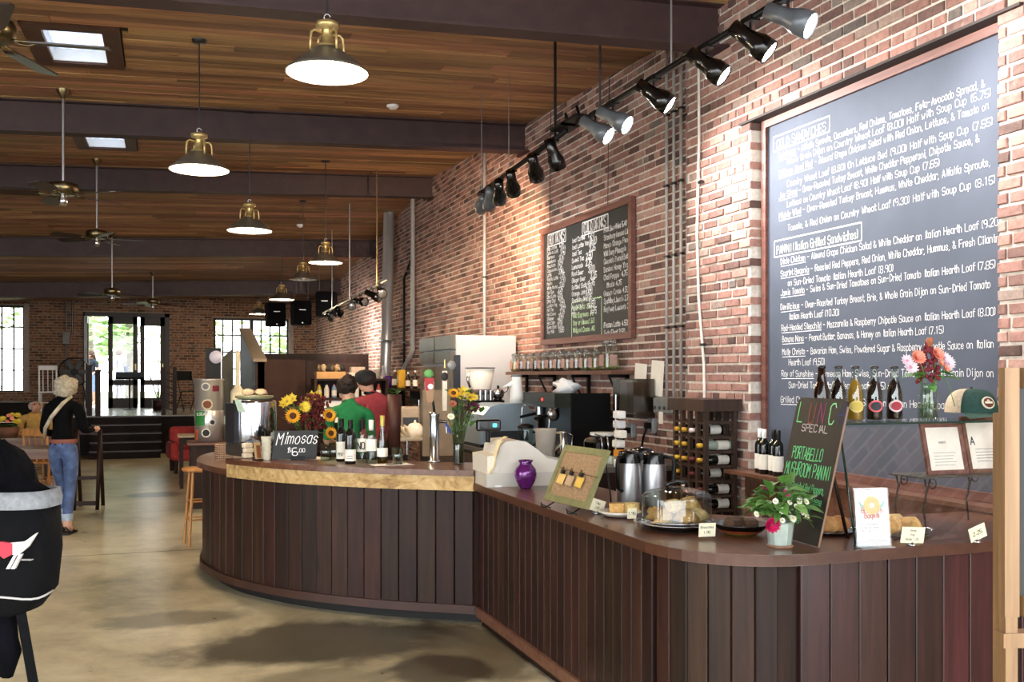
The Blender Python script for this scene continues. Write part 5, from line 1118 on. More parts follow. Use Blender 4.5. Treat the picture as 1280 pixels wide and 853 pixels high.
# stainless juice urn
p = onA(318, 569); t = thing('juice_machine', 'big rounded stainless drinks dispenser on the bar', 'drinks dispenser', p, .35)
mb = MB(); mb.lathe([(.0, .1), (.155, .1), (.16, .11), (.165, .2), (.165, .4), (.16, .42), (.1, .43), (0, .43)], 32); mb.build('tank', M('c3c9d4', .12, 1, .04, 5), t)
MB().rbox((0, .0, .05), (.34, .32, .1), .02).build('base', M('3b3630', .4), t)
MB().b2((-.19, -.06, .1), (-.14, .1, .4)).build('side_panel', M('4b4b50', .3, .7), t); MB().box((-.155, -.09, .38), (.06, .012, .1), .2, -.5).build('control_card', M('b9d0bf', .5), t)
MB().lathe([(.0, .43), (.12, .43), (.145, .44), (.14, .455), (0, .46)], 30).build('lid', M('7d7a5c', .4), t)
MB().b2((-.13, -.17, .1), (.12, -.1, .115)).build('drip_tray', m_steel, t)
MB().cyl((.0, -.16, .2), (.0, -.19, .19), .014, n=10).cyl((0, -.185, .2), (0, -.185, .15), .01, n=8).build('spigot', m_black, t)
# cups, packs and pastries round the dispenser
one(MB().sphere((-.05, 0, .02), .05, 10, 6, (1, .8, .5), .3).sphere((.05, 0, .02), .05, 10, 6, (1, .8, .5), .3), 'bun_pack', M('d8bb92', .8, 0, .15, 30), 'pair of wrapped buns lying on top of the drinks dispenser', 'bread', p + Vector((.0, -.02, .461)), .2)
for i, (u, v, h, c, lab) in enumerate([(309, 573, .11, 'd9c8ae', 'pack of stacked paper sleeves at the front of the drinks dispenser'), (322, 576, .13, 'a58a62', 'small brown menu holder leaning by the drinks dispenser'), (333, 575, .17, 'cfc9b4', 'printed paper cup tower beside the mimosa sign'), (352, 569, .2, 'd6d0bd', 'pale printed carton behind the mimosa sign')]):
    q = onA(u, v); q += Vector((.1, -.12, 0)) * (0.0); mb = MB()
    if i == 0:
        t = thing('sleeve_pack', lab, 'package', q, .4)
        for k in range(3): MB().rbox((.008 * (k % 2), 0, .02 + k * .037), (.07, .05, .036), .008).build('sleeve', M(c, .8, 0, .1, 30), t)
    elif i == 1:
        t = thing('menu_holder', lab, 'menu holder', q, .5); MB().box((0, 0, h / 2 + .004), (.05, .012, h), 0, -.2).build('panel', M(c, .5), t); MB().box((0, .0, .006), (.055, .05, .012)).build('foot', m_dkwood, t); MB().box((0, -.014, h / 2), (.03, .003, h * .7), 0, -.2).build('insert', M('6a3b1c', .5), t)
    elif i == 2:
        t = thing('cup_tower', lab, 'cups', q)
        for k in range(4): MB().lathe([(.028, k * .035), (.038, k * .035 + .06), (.04, k * .035 + .062), (.036, k * .035 + .06)], 18).build('cup', M(c, .7, 0, .1, 40), t)
    else:
        t = thing('carton', lab, 'carton', q, .3); MB().b2((-.04, -.04, 0), (.04, .04, h * .8)).build('box', M(c, .7, 0, .15, 25), t); MB().prism([(-.04, -.04), (.04, -.04), (.04, .04), (-.04, .04)], h * .8, h * .801).box((0, 0, h * .85), (.08, .02, h * .12)).build('gable', M('cfd4b0', .7), t)
# sunflowers
p = onA(383, 568); t = thing('sunflower_bouquet', 'bouquet of sunflowers and burgundy foliage on the bar', 'bouquet', p)
MB().lathe([(0, 0), (.05, 0), (.055, .01), (.05, .12), (.06, .17), (.057, .17), (.046, .12), (.05, .012), (0, .01)], 20).build('vase', m_clear, t)
rs = random.Random(6); stm = MB(); sun = daisy(18, .06, .02, M('d99a1c', .6, 0, .2, 30), .028, M('4a2a10', .9, 0, .3, 80), 2, .2); yel = daisy(20, .05, .014, M('dcc84a', .6, 0, .15, 30), .012, M('c8b43a', .7), 3, .4); lil = daisy(6, .05, .022, M('d6b83a', .6, 0, .15, 30), .01, M('9a7a2a', .7), 2, .5)
for (x, z, k, sc, y) in [(-.115, .30, sun, 1.05, -.1), (.165, .30, sun, 1.0, -.06), (.18, .16, sun, .9, -.05), (-.02, .365, yel, 1.0, -.06), (-.15, .41, lil, 1.0, -.02), (-.11, .43, lil, .9, 0), (-.175, .39, lil, .8, 0), (.04, .44, lil, 1.0, .0), (.085, .45, lil, .9, .02), (.02, .42, lil, .8, 0)]:
    flower(t, k, (x, y, z), (x * 1.2, -1.0, .3), sc); stm.tube([(0, 0, .03), (x * .3, y * .3, .17), (x, y + .01, z)], .004, 5)
stm.build('stems', M('4d6a2c', .6), t)
bl_ = [leafmesh(.09, .05, M('3f6a2c', .5, 0, .2, 25)), leafmesh(.08, .045, M('52301f', .6, 0, .3, 25)), leafmesh(.07, .04, M('6b1f1c', .6, 0, .3, 25))]
for k in range(46):
    a = rs.uniform(0, 6.28); r = rs.uniform(.03, .15); put(bl_[[0, 1, 2, 0][k % 4]], 'leaf', t, (r * math.cos(a), r * .5 * math.sin(a) - .01, .16 + rs.uniform(0, .2)), (rs.uniform(-.2, 1.2), rs.uniform(-.5, .5), a - PI / 2), rs.uniform(.7, 1.2))
mb = MB()
for k in range(240):
    a = rs.uniform(0, 6.28); x = .06 + rs.gauss(0, .05); z = .2 + rs.random() * .26; mb.sphere((x, rs.gauss(0, .035), z), .012, 5, 4, (1, 1, 1.3))
mb.build('burgundy_plumes', M('5a1716', .8, 0, .4, 40), t)['kind'] = 'stuff'
# mimosa sign
p = onA(369, 575); t = thing('mimosa_sign', 'small black Mimosas chalk sign on the bar', 'sign', p, -.12); sl = Matrix.Rotation(-.15, 4, 'X')
mb = MB(); mb.M = sl @ Matrix.Rotation(PI / 2, 4, 'X') @ Matrix.Translation((0, 0, -.01)); mb.prism([(-.165, .004), (.15, .004), (.165, .21), (-.145, .21)], 0, .01); mb.build('slate', M('1d2023', .6, 0, .2, 12), t)
mb = MB(); mb.M = sl; write(mb, 'Mimosas', (-.135, -.0012, .112), (1, 0, .02), (.25, 0, 1), .085, .006, .68); mb.build('lettering', m_chalk, t)
mb = MB(); mb.M = sl; write(mb, '$', (-.05, -.0012, .055), (1, 0, 0), (0, 0, 1), .03, .004); write(mb, '6', (-.02, -.0012, .03), (1, 0, 0), (0, 0, 1), .055, .006); write(mb, '.00', (.02, -.0012, .055), (1, 0, 0), (0, 0, 1), .025, .004); mb.build('price', m_chalk, t)
MB().box((.02, -.03, .012), (.1, .05, .024)).build('foot', m_black, t); MB().tube([(0, .03, .15), (0, .09, 0)], .005, 5).build('prop', m_black, t)
# bottles in a row
for i, (u, v, prof, glass, cap_, ch, lab, wl2) in enumerate([(427, 577, WINE, m_wineglass, m_black, .075, 'dark wine bottle with white label, leftmost on the bar', (.02, .14)), (438, 580, WINE, m_wineglass, m_black, .075, 'dark wine bottle in front, second from left on the bar', (.02, .1)), (453, 579, WINE, m_clear, m_black, .07, 'clear bottle with black cap and large NO label', (.08, .17)), (464, 580, WINE, m_clear, M('d8d4cc', .4), .07, 'clear bottle with pale cap and white label', (.09, .17)), (478, 580, HOCK, glassmat('hock', 'b9b070', 0, .05), M('b0a050', .4, .3), .07, 'tall slim golden-green wine bottle on the bar', (.05, .11))]):
    t = bottle('wine_bottle', lab, 'bottle', onA(u, v), [(r * 1.02, z * 1.0) for r, z in prof], glass, cap_, ch, (M('e7e3d8', .7), wl2[0], wl2[1]), 'bottles on the bar', -.3)
    if i in (0, 1, 2):
        mb = MB(); write(mb, ['MV', '', 'NO'][i], (-.03 if i == 2 else -.02, -.0405, wl2[0] + .02), (1, 0, 0), (0, 0, 1), .045 if i == 2 else .025, .007 if i == 2 else .003, .72 if i == 2 else .8, None, 0)
        if i == 1: [line(mb, (-.02, -.0405, .04 + k * .015), (.02, -.0405, .04 + k * .015), (0, 1, 0), .003) for k in range(2)]
        mb.build('print', M('2a2a2c', .7), t)
# tumblers and carafes
for i, (u, v, h, r, lab) in enumerate([(407, 577, .12, .042, 'clear ribbed tumbler right of the mimosa sign'), (418, 577, .13, .04, 'clear tumbler left of the wine bottles'), (497, 582, .12, .04, 'clear tumbler standing by the clipboard')]):
    t = thing('tumbler', lab, 'glass', onA(u, v), 0, 'tumblers on the bar'); MB().lathe([(0, .004), (r * .85, .004), (r, h), (r - .003, h), (r * .82, .01), (0, .01)], 18).build('glass', m_clear, t)
# clipboard
t = thing('clipboard', 'clipboard with white sheet lying on the bar', 'clipboard', onA(492, 583) + Vector((.0, .06, 0)), .1); MB().b2((-.15, -.07, 0), (.14, .08, .005)).build('board', m_midwood, t); MB().b2((-.135, -.06, .0055), (.125, .07, .008)).build('paper', m_paper, t); MB().tube([(-.05, -.04, .012), (.06, -.045, .012)], .004, 6).build('pen', m_black, t)
# beer tap tower with panel
p = onA(543, 578); t = thing('beer_tap', 'steel beer tap column with tall handle on the bar', 'beer tap', p)
MB().lathe([(0, 0), (.05, 0), (.05, .01), (.034, .014), (.034, .32), (.037, .33), (.037, .35), (.0, .352)], 20).build('column', m_steel, t)
MB().cyl((0, 0, .29), (.09, .0, .28), .012, n=8).cyl((.085, 0, .285), (.09, 0, .2), .009, .007, 8).build('faucet', m_steel, t); MB().cyl((.08, 0, .27), (.12, -.01, .2), .009, n=8).build('blue_grip', M('2c4a9a', .4), t)
MB().tube([(0, 0, .35), (-.005, 0, .39), (-.01, 0, .43)], .009, 6).build('lever', m_black, t)
hd = MB().prismM([(-.025, 0), (.015, 0), (.03, .14), (.02, .16), (-.04, .16), (-.045, .13)], .02, Matrix.Translation((-.03, .01, .42)) @ Matrix.Rotation(PI / 2, 4, 'X')).build('tap_handle', M('9a7a5c', .5), t)
MB().prismM([(-.03, 0), (.02, .01), (.03, .09), (-.04, .09)], .024, Matrix.Translation((-.035, .012, .50)) @ Matrix.Rotation(PI / 2, 4, 'X')).build('red_badge', M('a02630', .5), hd)
MB().cyl((-.032, -.014, .53), (-.032, -.016, .53), .02, n=14).build('white_ring', m_white, hd)
MB().sphere((-.04, 0, .62), .035, 10, 7, (1, .5, .9), .2).build('green_topper', M('5f9a58', .6), hd)
h2 = MB().prismM([(-.014, 0), (.014, 0), (.017, .28), (-.017, .28)], .018, Matrix.Translation((.075, .012, .36)) @ Matrix.Rotation(PI / 2, 4, 'X')).build('tap_handle', M('ddd3c0', .5), t)
MB().sphere((.073, -.004, .6), .027, 10, 7, (1, .3, 1.2)).build('dark_portrait', M('241a1a', .6), h2); MB().cyl((.075, 0, .66), (.075, 0, .72), .009, .006, 8).build('tip', m_brass, h2); MB().lathe([(0, -.012), (.033, -.01), (.033, .01), (0, .012)], 7, (.125, 0, .68), Matrix.Rotation(PI / 2, 4, 'X')).build('grey_topper', M('8a8a8a', .6), h2)
p = onA(546, 571); t = thing('wooden_panel', 'upright plain wooden panel behind the beer tap', 'panel', p, -.15); MB().b2((-.1, .05, 0), (.13, .065, .5)).build('board', M('86715a', .7, 0, .15, 10), t); MB().b2((-.1, .065, 0), (-.07, .15, .1)).build('bracket', m_midwood, t)
# flower vase by the till
p = onA(573, 581); t = thing('flower_vase', 'tall glass vase of mixed flowers next to the till', 'vase', p); t.scale = (1.2, 1.2, 1.06)
MB().lathe([(0, .0), (.033, 0), (.035, .01), (.03, .1), (.038, .22), (.036, .22), (.028, .1), (.03, .012), (0, .01)], 20).build('glass', m_clear, t)
MB().lathe([(0, .012), (.028, .012), (.027, .1), (.03, .14), (0, .14)], 16).build('water', glassmat('vase_water', 'b9c8a0', 0, .04), t)
stm = MB(); rs = random.Random(19); pur = daisy(10, .03, .016, M('5a1a3a', .7, 0, .3, 30), .008, M('3a1020', .7), 3, .4)
for (x, z, k, sc) in [(-.035, .46, sun, .6), (.02, .47, lil, .8), (.0, .44, lil, .6), (.06, .43, lil, .7), (.085, .43, lil, .6), (.09, .37, pur, 1.1), (.065, .36, pur, 1.0), (-.04, .39, daisy(9, .025, .014, M('b06a4a', .6), .008, M('7a3a2a', .7), 2, .4), 1), (-.05, .31, dmW, 1.5)]:
    flower(t, k, (x, -.02, z), (x, -1, .5), sc)
    for q in range(2): stm.tube([(rs.uniform(-.02, .02), rs.uniform(-.02, .02), .02), (x * .4 + rs.uniform(-.02, .02), 0, .22), (x + rs.uniform(-.02, .02), -.01, z - .01)], .0022, 4)
for k in range(14): stm.tube([(rs.uniform(-.02, .02), rs.uniform(-.02, .02), .02), (rs.uniform(-.04, .04), rs.uniform(-.02, .02), .24), (rs.uniform(-.08, .12), rs.uniform(-.03, .03), .25 + rs.uniform(.05, .2))], .002, 4)
stm.build('stems', M('3f5a2a', .6), t)
for k in range(40): put(bl_[0] if k % 3 else bl_[1 + k % 2], 'leaf', t, (rs.uniform(-.05, .14), rs.uniform(-.03, .02), .24 + rs.uniform(0, .22)), (rs.uniform(-.3, 1), rs.uniform(-.5, .5), rs.uniform(0, 6)), rs.uniform(.4, .8))
# sponge tub and yellow cups
p = pZ(597, 590, ZB) + Vector((.1, .25, 0)); t = thing('yellow_tub', 'small yellow tub behind the flower vase', 'tub', p); MB().lathe([(0, 0), (.05, 0), (.06, .12), (.057, .12), (0, .1)], 18).build('tub', M('c9c22c', .5), t); MB().lathe([(.0605, .0), (.062, .03), (.052, .0)], 18).build('grey_base', M('6a6a66', .5), t)
# carafes on the pastry counter
for i, (u, v, h, lab) in enumerate([(786, 634, .3, 'steel vacuum carafe with black lid, left of the pair'), (817, 633, .29, 'steel vacuum carafe with black lid and handle, right of the pair'), (803, 627, .3, 'steel vacuum carafe half hidden behind the pair')]):
    q = pZ(u, v, ZB); t = thing('vacuum_carafe', lab, 'carafe', q, -.5 if i == 1 else -2.6 if i == 0 else -1.2, 'vacuum carafes')
    MB().lathe([(0, 0), (.062, 0), (.065, .01), (.066, h * .6), (.06, h * .78)], 24).build('body', m_brushed, t); MB().lathe([(.061, h * .77), (.06, h * .8), (.055, h * .93), (.05, h * .97), (.0, h)], 20).build('lid', m_blackgloss, t)
    MB().tube([(.055, 0, h * .9), (.1, 0, h * .88), (.108, 0, h * .75), (.1, 0, h * .35), (.064, 0, h * .3)], .011, 6).build('handle', m_black, t); MB().box((-.058, 0, h * .9), (.03, .03, .03)).build('spout', m_black, t)
# wine rack
RX0, RX1, RY0, RY1 = 3.6, 3.86, 6.1, 6.56; RZ = 1.44
t = thing('wine_rack', 'dark wooden wine rack full of bottles against the brick pilaster', 'wine rack', (3.73, 6.33, 0)); ro = Vector((3.73, 6.33, 0)); wk = wood('rack_wood', '231711', '3a281e', '4a3527', .5, 'Z', 1, False, False)
for x in (RX0, RX1 - .03):
    for k in range(5):
        y = RY0 + (RY1 - RY0 - .03) * k / 4; MB().b2(Vector((x, y, 0)) - ro, Vector((x + .03, y + .03, RZ - .08)) - ro).build('upright', wk, t)
for j in range(13):
    z = .12 + j * .104
    if z > RZ - .1: break
    for k in range(5):
        y = RY0 + (RY1 - RY0 - .03) * k / 4; MB().b2(Vector((RX0 + .03, y + .004, z)) - ro, Vector((RX1 - .03, y + .026, z + .018)) - ro).build('side_slat', wk, t)
    for x in (RX0 + .004, RX1 - .026): MB().b2(Vector((x, RY0 + .03, z)) - ro, Vector((x + .016, RY1 - .03, z + .015)) - ro).build('cross_slat', wk, t)
MB().b2(Vector((RX0 - .03, RY0 - .03, RZ - .085)) - ro, Vector((RX1 + .02, RY1 + .03, RZ)) - ro).build('crown', wk, t)
rk = random.Random(14); dy = (RY1 - RY0 - .03) / 4
slots = [(0, 10), (1, 11), (2, 11), (3, 11), (2, 10), (3, 10), (1, 9), (0, 9), (1, 8), (0, 7), (0, 6), (3, 9), (3, 8), (2, 7), (1, 6), (2, 9)]
RN = ['nearest', 'second', 'third', 'furthest']
for (k, j) in slots:
    z = .12 + j * .104 + .018 + .037 - .104
    if z > RZ - .16: z -= 0
    clear = (k, j) == (0, 10); y = RY0 + .015 + dy * (k + .5)
    o = thing('wine_bottle', '%s wine bottle in the rack, %s row, %s column' % ('clear' if clear else 'dark', {11: 'top', 10: 'second highest', 9: 'third highest', 8: 'fourth highest', 7: 'fifth highest', 6: 'sixth highest'}[j], RN[k]), 'bottle', (RX1 + .02, y, z), 0, 'bottles in the wine rack')
    Mx = Matrix.Rotation(-PI / 2, 4, 'Y'); g = MB(); g.M = Mx; g.lathe([(0, 0)] + [(r * .92, z_) for r, z_ in WINE] + [(0, .3)], 14); g.build('glass_body', M('9aa89a', .15, coat=.4) if clear else m_wineglass, o)
    g = MB(); g.M = Mx; g.lathe([(.0148, .24), (.0162, .25), (.0165, .302), (0, .303)], 12); g.build('foil', M(['c8a030', 'd8c8c8', 'b8902a', '5a1a1a'][rk.randrange(4)], .4, .3), o)
    g = MB(); g.M = Mx; g.lathe([(.0345, .06), (.0345, .15)], 14); g.build('paper_label', m_paper, o)
# stacked cup lids and napkin boxes left of the rack
q = pX(845, 600, 3.3); q = Vector((3.3, 6.5, ZK)); 
t = thing('syrup_stand', 'stand of white cartons and orange packets beside the wine rack', 'stand', (3.35, 6.95, ZK)); 
for k in range(6): MB().rbox((.006 * (k % 2), .01 * (k % 3), .03 + k * .075), (.07, .1, .06), .01).build('carton', [m_white, M('d8902c', .6), M('dcdcd8', .6), m_paper, M('c9ccd0', .6), m_white][k], t)
MB().cyl((.0, .07, 0), (.0, .07, .56), .008, n=8).build('rod', m_steel, t)
# ================================================================== back wall equipment
# fridge
fx0, fx1, fy0, fy1, fz = 3.17, 3.95, 11.0, 12.5, 2.08
t = thing('refrigerator', 'tall commercial refrigerator with white side and steel doors', 'refrigerator', (3.56, 11.75, 0)); fo = Vector((3.56, 11.75, 0))
MB().b2(Vector((fx0 + .05, fy0, .1)) - fo, Vector((fx1, fy1, fz)) - fo).build('cabinet', M('a3abb6', .35, .1, .03, 3), t)
m_fd = M('8f8a80', .3, 1, .08, 5)
for k in range(2):
    y0_ = fy0 + .03 + k * .74; MB().b2(Vector((fx0, y0_, .15)) - fo, Vector((fx0 + .05, y0_ + .71, 1.72)) - fo).build('door', m_fd, t); MB().b2(Vector((fx0 - .01, y0_, 1.76)) - fo, Vector((fx0 + .05, y0_ + .71, 1.9)) - fo).build('grille_panel', m_fd, t); MB().b2(Vector((fx0 - .01, y0_, 1.92)) - fo, Vector((fx0 + .05, y0_ + .71, fz)) - fo).build('grille_panel', m_fd, t)
    MB().cyl(Vector((fx0 - .03, y0_ + .66, .9)) - fo, Vector((fx0 - .03, y0_ + .66, 1.3)) - fo, .012, n=8).build('handle', m_steel, t)
MB().b2(Vector((fx0 + .03, fy0 - .005, .15)) - fo, Vector((fx0 + .1, fy0, 1.85)) - fo).build('gasket', M('1c2433', .5), t)
for x in (fx0 + .1, fx1 - .1):
    for y in (fy0 + .1, fy1 - .1): MB().cyl(Vector((x, y, 0)) - fo, Vector((x, y, .1)) - fo, .03, n=8).build('foot', m_black, t)
# jar shelf
t = thing('jar_shelf', 'wall shelf of brown wood on black brackets under the drinks board', 'shelf', (3.89, 9.4, 1.62)); MB().b2((-.13, -1.42, 0), (.1, 1.42, .035)).build('board', m_midwood, t)
for y in (-1.3, -.45, .45, 1.3): MB().b2((-.1, y - .015, -.03), (.1, y + .015, 0)).b2((.07, y - .015, -.3), (.1, y + .015, 0)).tube([(.085, y, -.26), (.0, y, -.2), (-.09, y, -.02)], .012, 5).build('bracket', m_black, t)
fills = ['8a7a4a', '3a2a1c', '4a4638', '2a1d14', '6a5a3a', '5c4a2c', '3a3020', '7a6a4a', '4a3a28', '6a6a48', '9a8a52', '7a7a44']
for i in range(12):
    big = i == 11; Y = 10.7 - i * .222 - (.06 if big else 0); k = 1.22 if big else 1.0
    o = thing('glass_jar', ['glass storage jar with paper label, furthest from the camera on the shelf', 'second glass jar from the refrigerator', 'third glass jar from the refrigerator', 'fourth glass jar from the refrigerator', 'fifth glass jar from the refrigerator', 'sixth glass jar from the refrigerator', 'seventh glass jar from the refrigerator', 'eighth glass jar from the refrigerator', 'ninth glass jar from the refrigerator', 'tenth glass jar from the refrigerator', 'eleventh glass jar from the refrigerator', 'large glass jar of green contents at the near end of the shelf'][i], 'jar', (3.85, Y, 1.656), 0, 'glass jars on the wall shelf')
    MB().rbox((0, 0, .075 * k), (.13 * k, .13 * k, .15 * k), .03).build('glass', m_clear, o); MB().rbox((0, 0, .05 * k), (.115 * k, .115 * k, (.085 if i % 3 else .1) * k), .025).build('contents', M(fills[i], .9, 0, .4, 60), o)
    MB().lathe([(.045 * k, .15 * k), (.05 * k, .16 * k), (.05 * k, .175 * k), (.056 * k, .178 * k), (.056 * k, .2 * k), (.02, .21 * k), (0, .212 * k)], 18).build('lid', glassmat('jar_lid', 'd4dcdc', .1, .12), o)
    MB().box((-.066 * k, 0, .075 * k), (.003, .075 * k, .085 * k)).build('paper_label', M('a8867c', .8, 0, .15, 40), o); MB().box((0, -.066 * k, .075 * k), (.06 * k, .003, .08 * k)).build('paper_label', M('a8867c', .8, 0, .15, 40), o)
    MB().tube([(-.05 * k, -.055 * k, .1 * k), (-.055 * k, -.06 * k, .17 * k), (-.04 * k, -.04 * k, .19 * k)], .0035, 4).build('wire_clip', m_steel, o)
# espresso machine
t = thing('espresso_machine', 'black espresso machine seen from its side on the back counter', 'espresso machine', (3.62, 8.62, ZK)); 
MB().b2((-.14, -.42, .0), (.24, -.39, .55)).build('side_panel', m_blackmatte, t); MB().b2((-.14, .4, .0), (.24, .43, .55)).build('side_panel', m_blackmatte, t)
MB().b2((-.1, -.39, .05), (.23, .4, .5)).build('boiler_housing', M('2a2c2e', .3, .5), t); MB().b2((-.3, -.4, .42), (-.1, .41, .55)).build('front_hood', M('3a3f38', .25, .7), t); MB().b2((-.38, -.4, .0), (-.1, .41, .06)).build('drip_tray', m_dksteel, t)
for y in (-.2, .18):
    g = MB().cyl((-.22, y, .42), (-.22, y, .34), .045, n=14).build('group_head', m_steel, t); MB().cyl((-.26, y, .35), (-.42, y - .02, .32), .014, n=8).build('portafilter_handle', m_black, g)
for y in (-.36, .36): MB().tube([(-.28, y, .44), (-.33, y, .4), (-.34, y, .2), (-.31, y, .1)], .007, 6).build('steam_wand', m_steel, t)
MB().lathe([(0, 0), (.055, 0), (.06, .02), (.05, .05), (0, .055)], 16, (-.3, -.41, .36), Matrix.Rotation(-PI / 2, 4, 'X') @ Matrix.Rotation(-.3, 4, 'Y')).build('knob', m_steel, t); MB().cyl((-.302, -.1, .49), (-.306, -.1, .49), .012, n=10).build('red_lamp', emis('red_lamp', 'ff3020', 3), t)
mb = MB(); rs = random.Random(3)
one(MB().sphere((0, 0, .05), .1, 14, 9, (1.0, 1.6, .62), .9), 'plastic_bag', M('e6e8ec', .4, 0, .06), 'bundle of white plastic lids in a bag on top of the espresso machine', 'bag', (3.66, 8.75, ZK + .5505), 0)
t = thing('acrylic_bin', 'clear bin with papers hanging below the jar shelf', 'bin', (3.86, 7.74, 1.25)); MB().b2((-.1, -.2, 0), (.1, -.195, .33)).b2((-.1, .195, 0), (.1, .2, .33)).b2((-.1, -.195, 0), (-.095, .195, .33)).b2((.095, -.195, 0), (.1, .195, .33)).b2((-.095, -.195, 0), (.095, .195, .005)).build('bin', glassmat('bin', 'c8c4bc', .2, .08), t); MB().box((0, .1, .17), (.15, .02, .3), 0, .1).build('white_pad', m_white, t); MB().box((0, -.05, .17), (.14, .05, .26), 0, -.1).build('brown_pack', M('8a6a44', .7, 0, .3, 20), t)
# rounded steel hood and brewer
t = thing('steel_brewer', 'low rounded stainless machine left of the espresso machine', 'machine', (3.28, 9.62, ZK)); mb = MB(); pr3 = [(-.3, 0), (.3, 0), (.3, .2), (.27, .32), (.2, .4), (.1, .43), (-.1, .43), (-.2, .4), (-.27, .32), (-.3, .2)]; mb.prismM(pr3, .6, Matrix.Translation((0, .3, 0)) @ Matrix.Rotation(PI / 2, 4, 'X')); mb.build('housing', M('9fb0bc', .3, .55, .06, 4), t); MB().b2((-.31, -.31, 0), (.31, .31, .03)).build('base', m_black, t); MB().b2((-.2, -.305, .06), (.2, -.3, .16)).build('front_plate', m_dksteel, t)
t = thing('coffee_grinder', 'coffee brewer with large white hopper in front of the refrigerator', 'coffee brewer', (3.35, 10.5, ZK)); MB().b2((-.2, -.2, 0), (.22, .2, .38)).build('base', m_black, t); MB().b2((-.2, -.19, .38), (.22, .19, .44)).build('top_plate', m_blackgloss, t)
MB().lathe([(.0, .44), (.11, .44), (.115, .5), (.12, .55), (.16, .78), (.155, .78)], 24).build('hopper', M('dcd9d0', .4, 0, .04), t); MB().lathe([(.117, .5), (.122, .5), (.127, .55), (.121, .56)], 24).build('brown_band', M('6a5a54', .5), t); MB().lathe([(0, .79), (.17, .79), (.172, .8), (0, .805)], 24).build('hopper_lid', M('4a4c50', .4), t)
MB().tube([(-.14, -.05, .76), (-.16, -.05, .66), (-.13, -.05, .58)], .015, 6).build('handle', m_steel, t); MB().cyl((-.14, -.05, .53), (-.24, -.08, .54), .02, n=10).build('knob', m_black, t)
for k in range(3): MB().cyl((-.05 + .06 * k, -.17, .441), (-.05 + .06 * k, -.17, .55), .022, n=12).build('metal_cup', m_steel, t)
t = thing('white_pitcher', 'tall white pitcher with pointed spout on the rounded steel machine', 'pitcher', (3.42, 9.5, ZK + .431)); MB().lathe([(0, 0), (.075, 0), (.07, .08), (.05, .24), (.05, .27), (.046, .27), (0, .26)], 20).build('body', m_white, t); MB().lathe([(.03, 0), (0, .12)], 10, (-.04, 0, .2), Matrix.Rotation(-1.9, 4, 'Y')).build('spout', m_white, t); MB().lathe([(.051, .265), (.053, .29), (0, .295)], 18).build('lid', M('6a6a6a', .4), t)
t = thing('steel_kettle', 'small steel kettle in front of the hopper', 'kettle', (3.52, 10.38, ZK + .4405)); MB().sphere((0, 0, .07), .07, 14, 9, (1, 1, .95)).build('body', m_steel, t); MB().cyl((0, 0, .13), (0, 0, .16), .015, n=8).build('knob', m_black, t); MB().tube([(.05, 0, .08), (.1, 0, .1), (.12, 0, .15)], .01, 6).build('spout', m_steel, t); MB().lathe([(0, 0), (.05, 0), (.055, .01), (0, .02)], 14).build('foot', m_black, t)
t = thing('measuring_jug', 'translucent plastic jug with grey liquid behind the till', 'jug', pZ(682, 573, ZK)); MB().lathe([(0, 0), (.075, 0), (.08, .01), (.09, .24), (.1, .25), (.096, .255), (.086, .24), (.077, .012), (0, .01)], 22).build('jug', M('d6d0c6', .4, 0, .05, alpha=.6), t); MB().lathe([(0, .012), (.075, .012), (.08, .13), (0, .13)], 20).build('liquid', M('6f7178', .4), t); MB().tube([(.085, 0, .22), (.14, 0, .21), (.145, 0, .12), (.082, 0, .06)], .01, 6).build('handle', m_cream, t)
t = thing('blender_jar', 'clear blender jar with black lid behind the till', 'blender', pZ(657, 568, ZK)); MB().lathe([(0, .03), (.05, .03), (.055, .04), (.07, .24)], 18).build('jar', m_clear, t); MB().lathe([(0, 0), (.06, 0), (.055, .03), (0, .03)], 18).build('base', m_black, t); MB().lathe([(.072, .235), (.074, .26), (.03, .275), (0, .275)], 18).build('lid', m_black, t); MB().tube([(.065, 0, .2), (.11, 0, .19), (.11, 0, .1), (.06, 0, .07)], .009, 6).build('handle', m_black, t)
t = thing('steel_pitcher', 'small steel milk pitcher right of the jug', 'pitcher', pZ(704, 570, ZK)); MB().lathe([(0, 0), (.055, 0), (.06, .05), (.045, .12), (.042, .2), (.048, .22), (.044, .22), (0, .1)], 18).build('body', m_steel, t); MB().tube([(.045, 0, .2), (.09, 0, .18), (.08, 0, .08), (.058, 0, .05)], .007, 6).build('handle', m_steel, t)
# boxes and cups at the near end of the back counter
for i, (u, v, d, c, lab) in enumerate([(733, 566, (.12, .1, .07), 'c6d2c8', 'pale green paper box on the back counter behind the cork board'), (765, 580, (.1, .1, .06), 'd2e0d8', 'pale box near the carafes on the back counter')]):
    one(MB().rbox((0, 0, d[2] / 2), d, .008).box((0, 0, d[2] + .002), (d[0] * .6, d[1] * .6, .004)), 'paper_box', M(c, .7, 0, .08), lab, 'box', pZ(u, v, ZK), .3)
t = thing('toaster', 'black toaster with steel levers behind the carafes', 'toaster', (3.4, 7.35, ZK), .2); MB().rbox((0, 0, .11), (.3, .2, .2), .04).build('shell', m_blackgloss, t)
for x in (-.1, -.04): MB().tube([(x, -.1, .05), (x, -.115, .15), (x, -.1, .22), (x, -.02, .235)], .008, 6).build('lever', m_steel, t)
for x in (-.06, .06): MB().b2((x - .015, -.07, .2), (x + .015, .07, .212)).build('slot', M('2a2a2a', .5), t)
t = thing('plate_stack', 'stack of white plates on the toaster', 'plates', (3.4, 7.36, ZK + .2125)); 
for k in range(3): MB().lathe([(0, k * .008), (.07, k * .008), (.11, k * .008 + .015), (.108, k * .008 + .018), (.07, k * .008 + .004), (0, k * .008 + .004)], 24).build('plate', m_white, t)
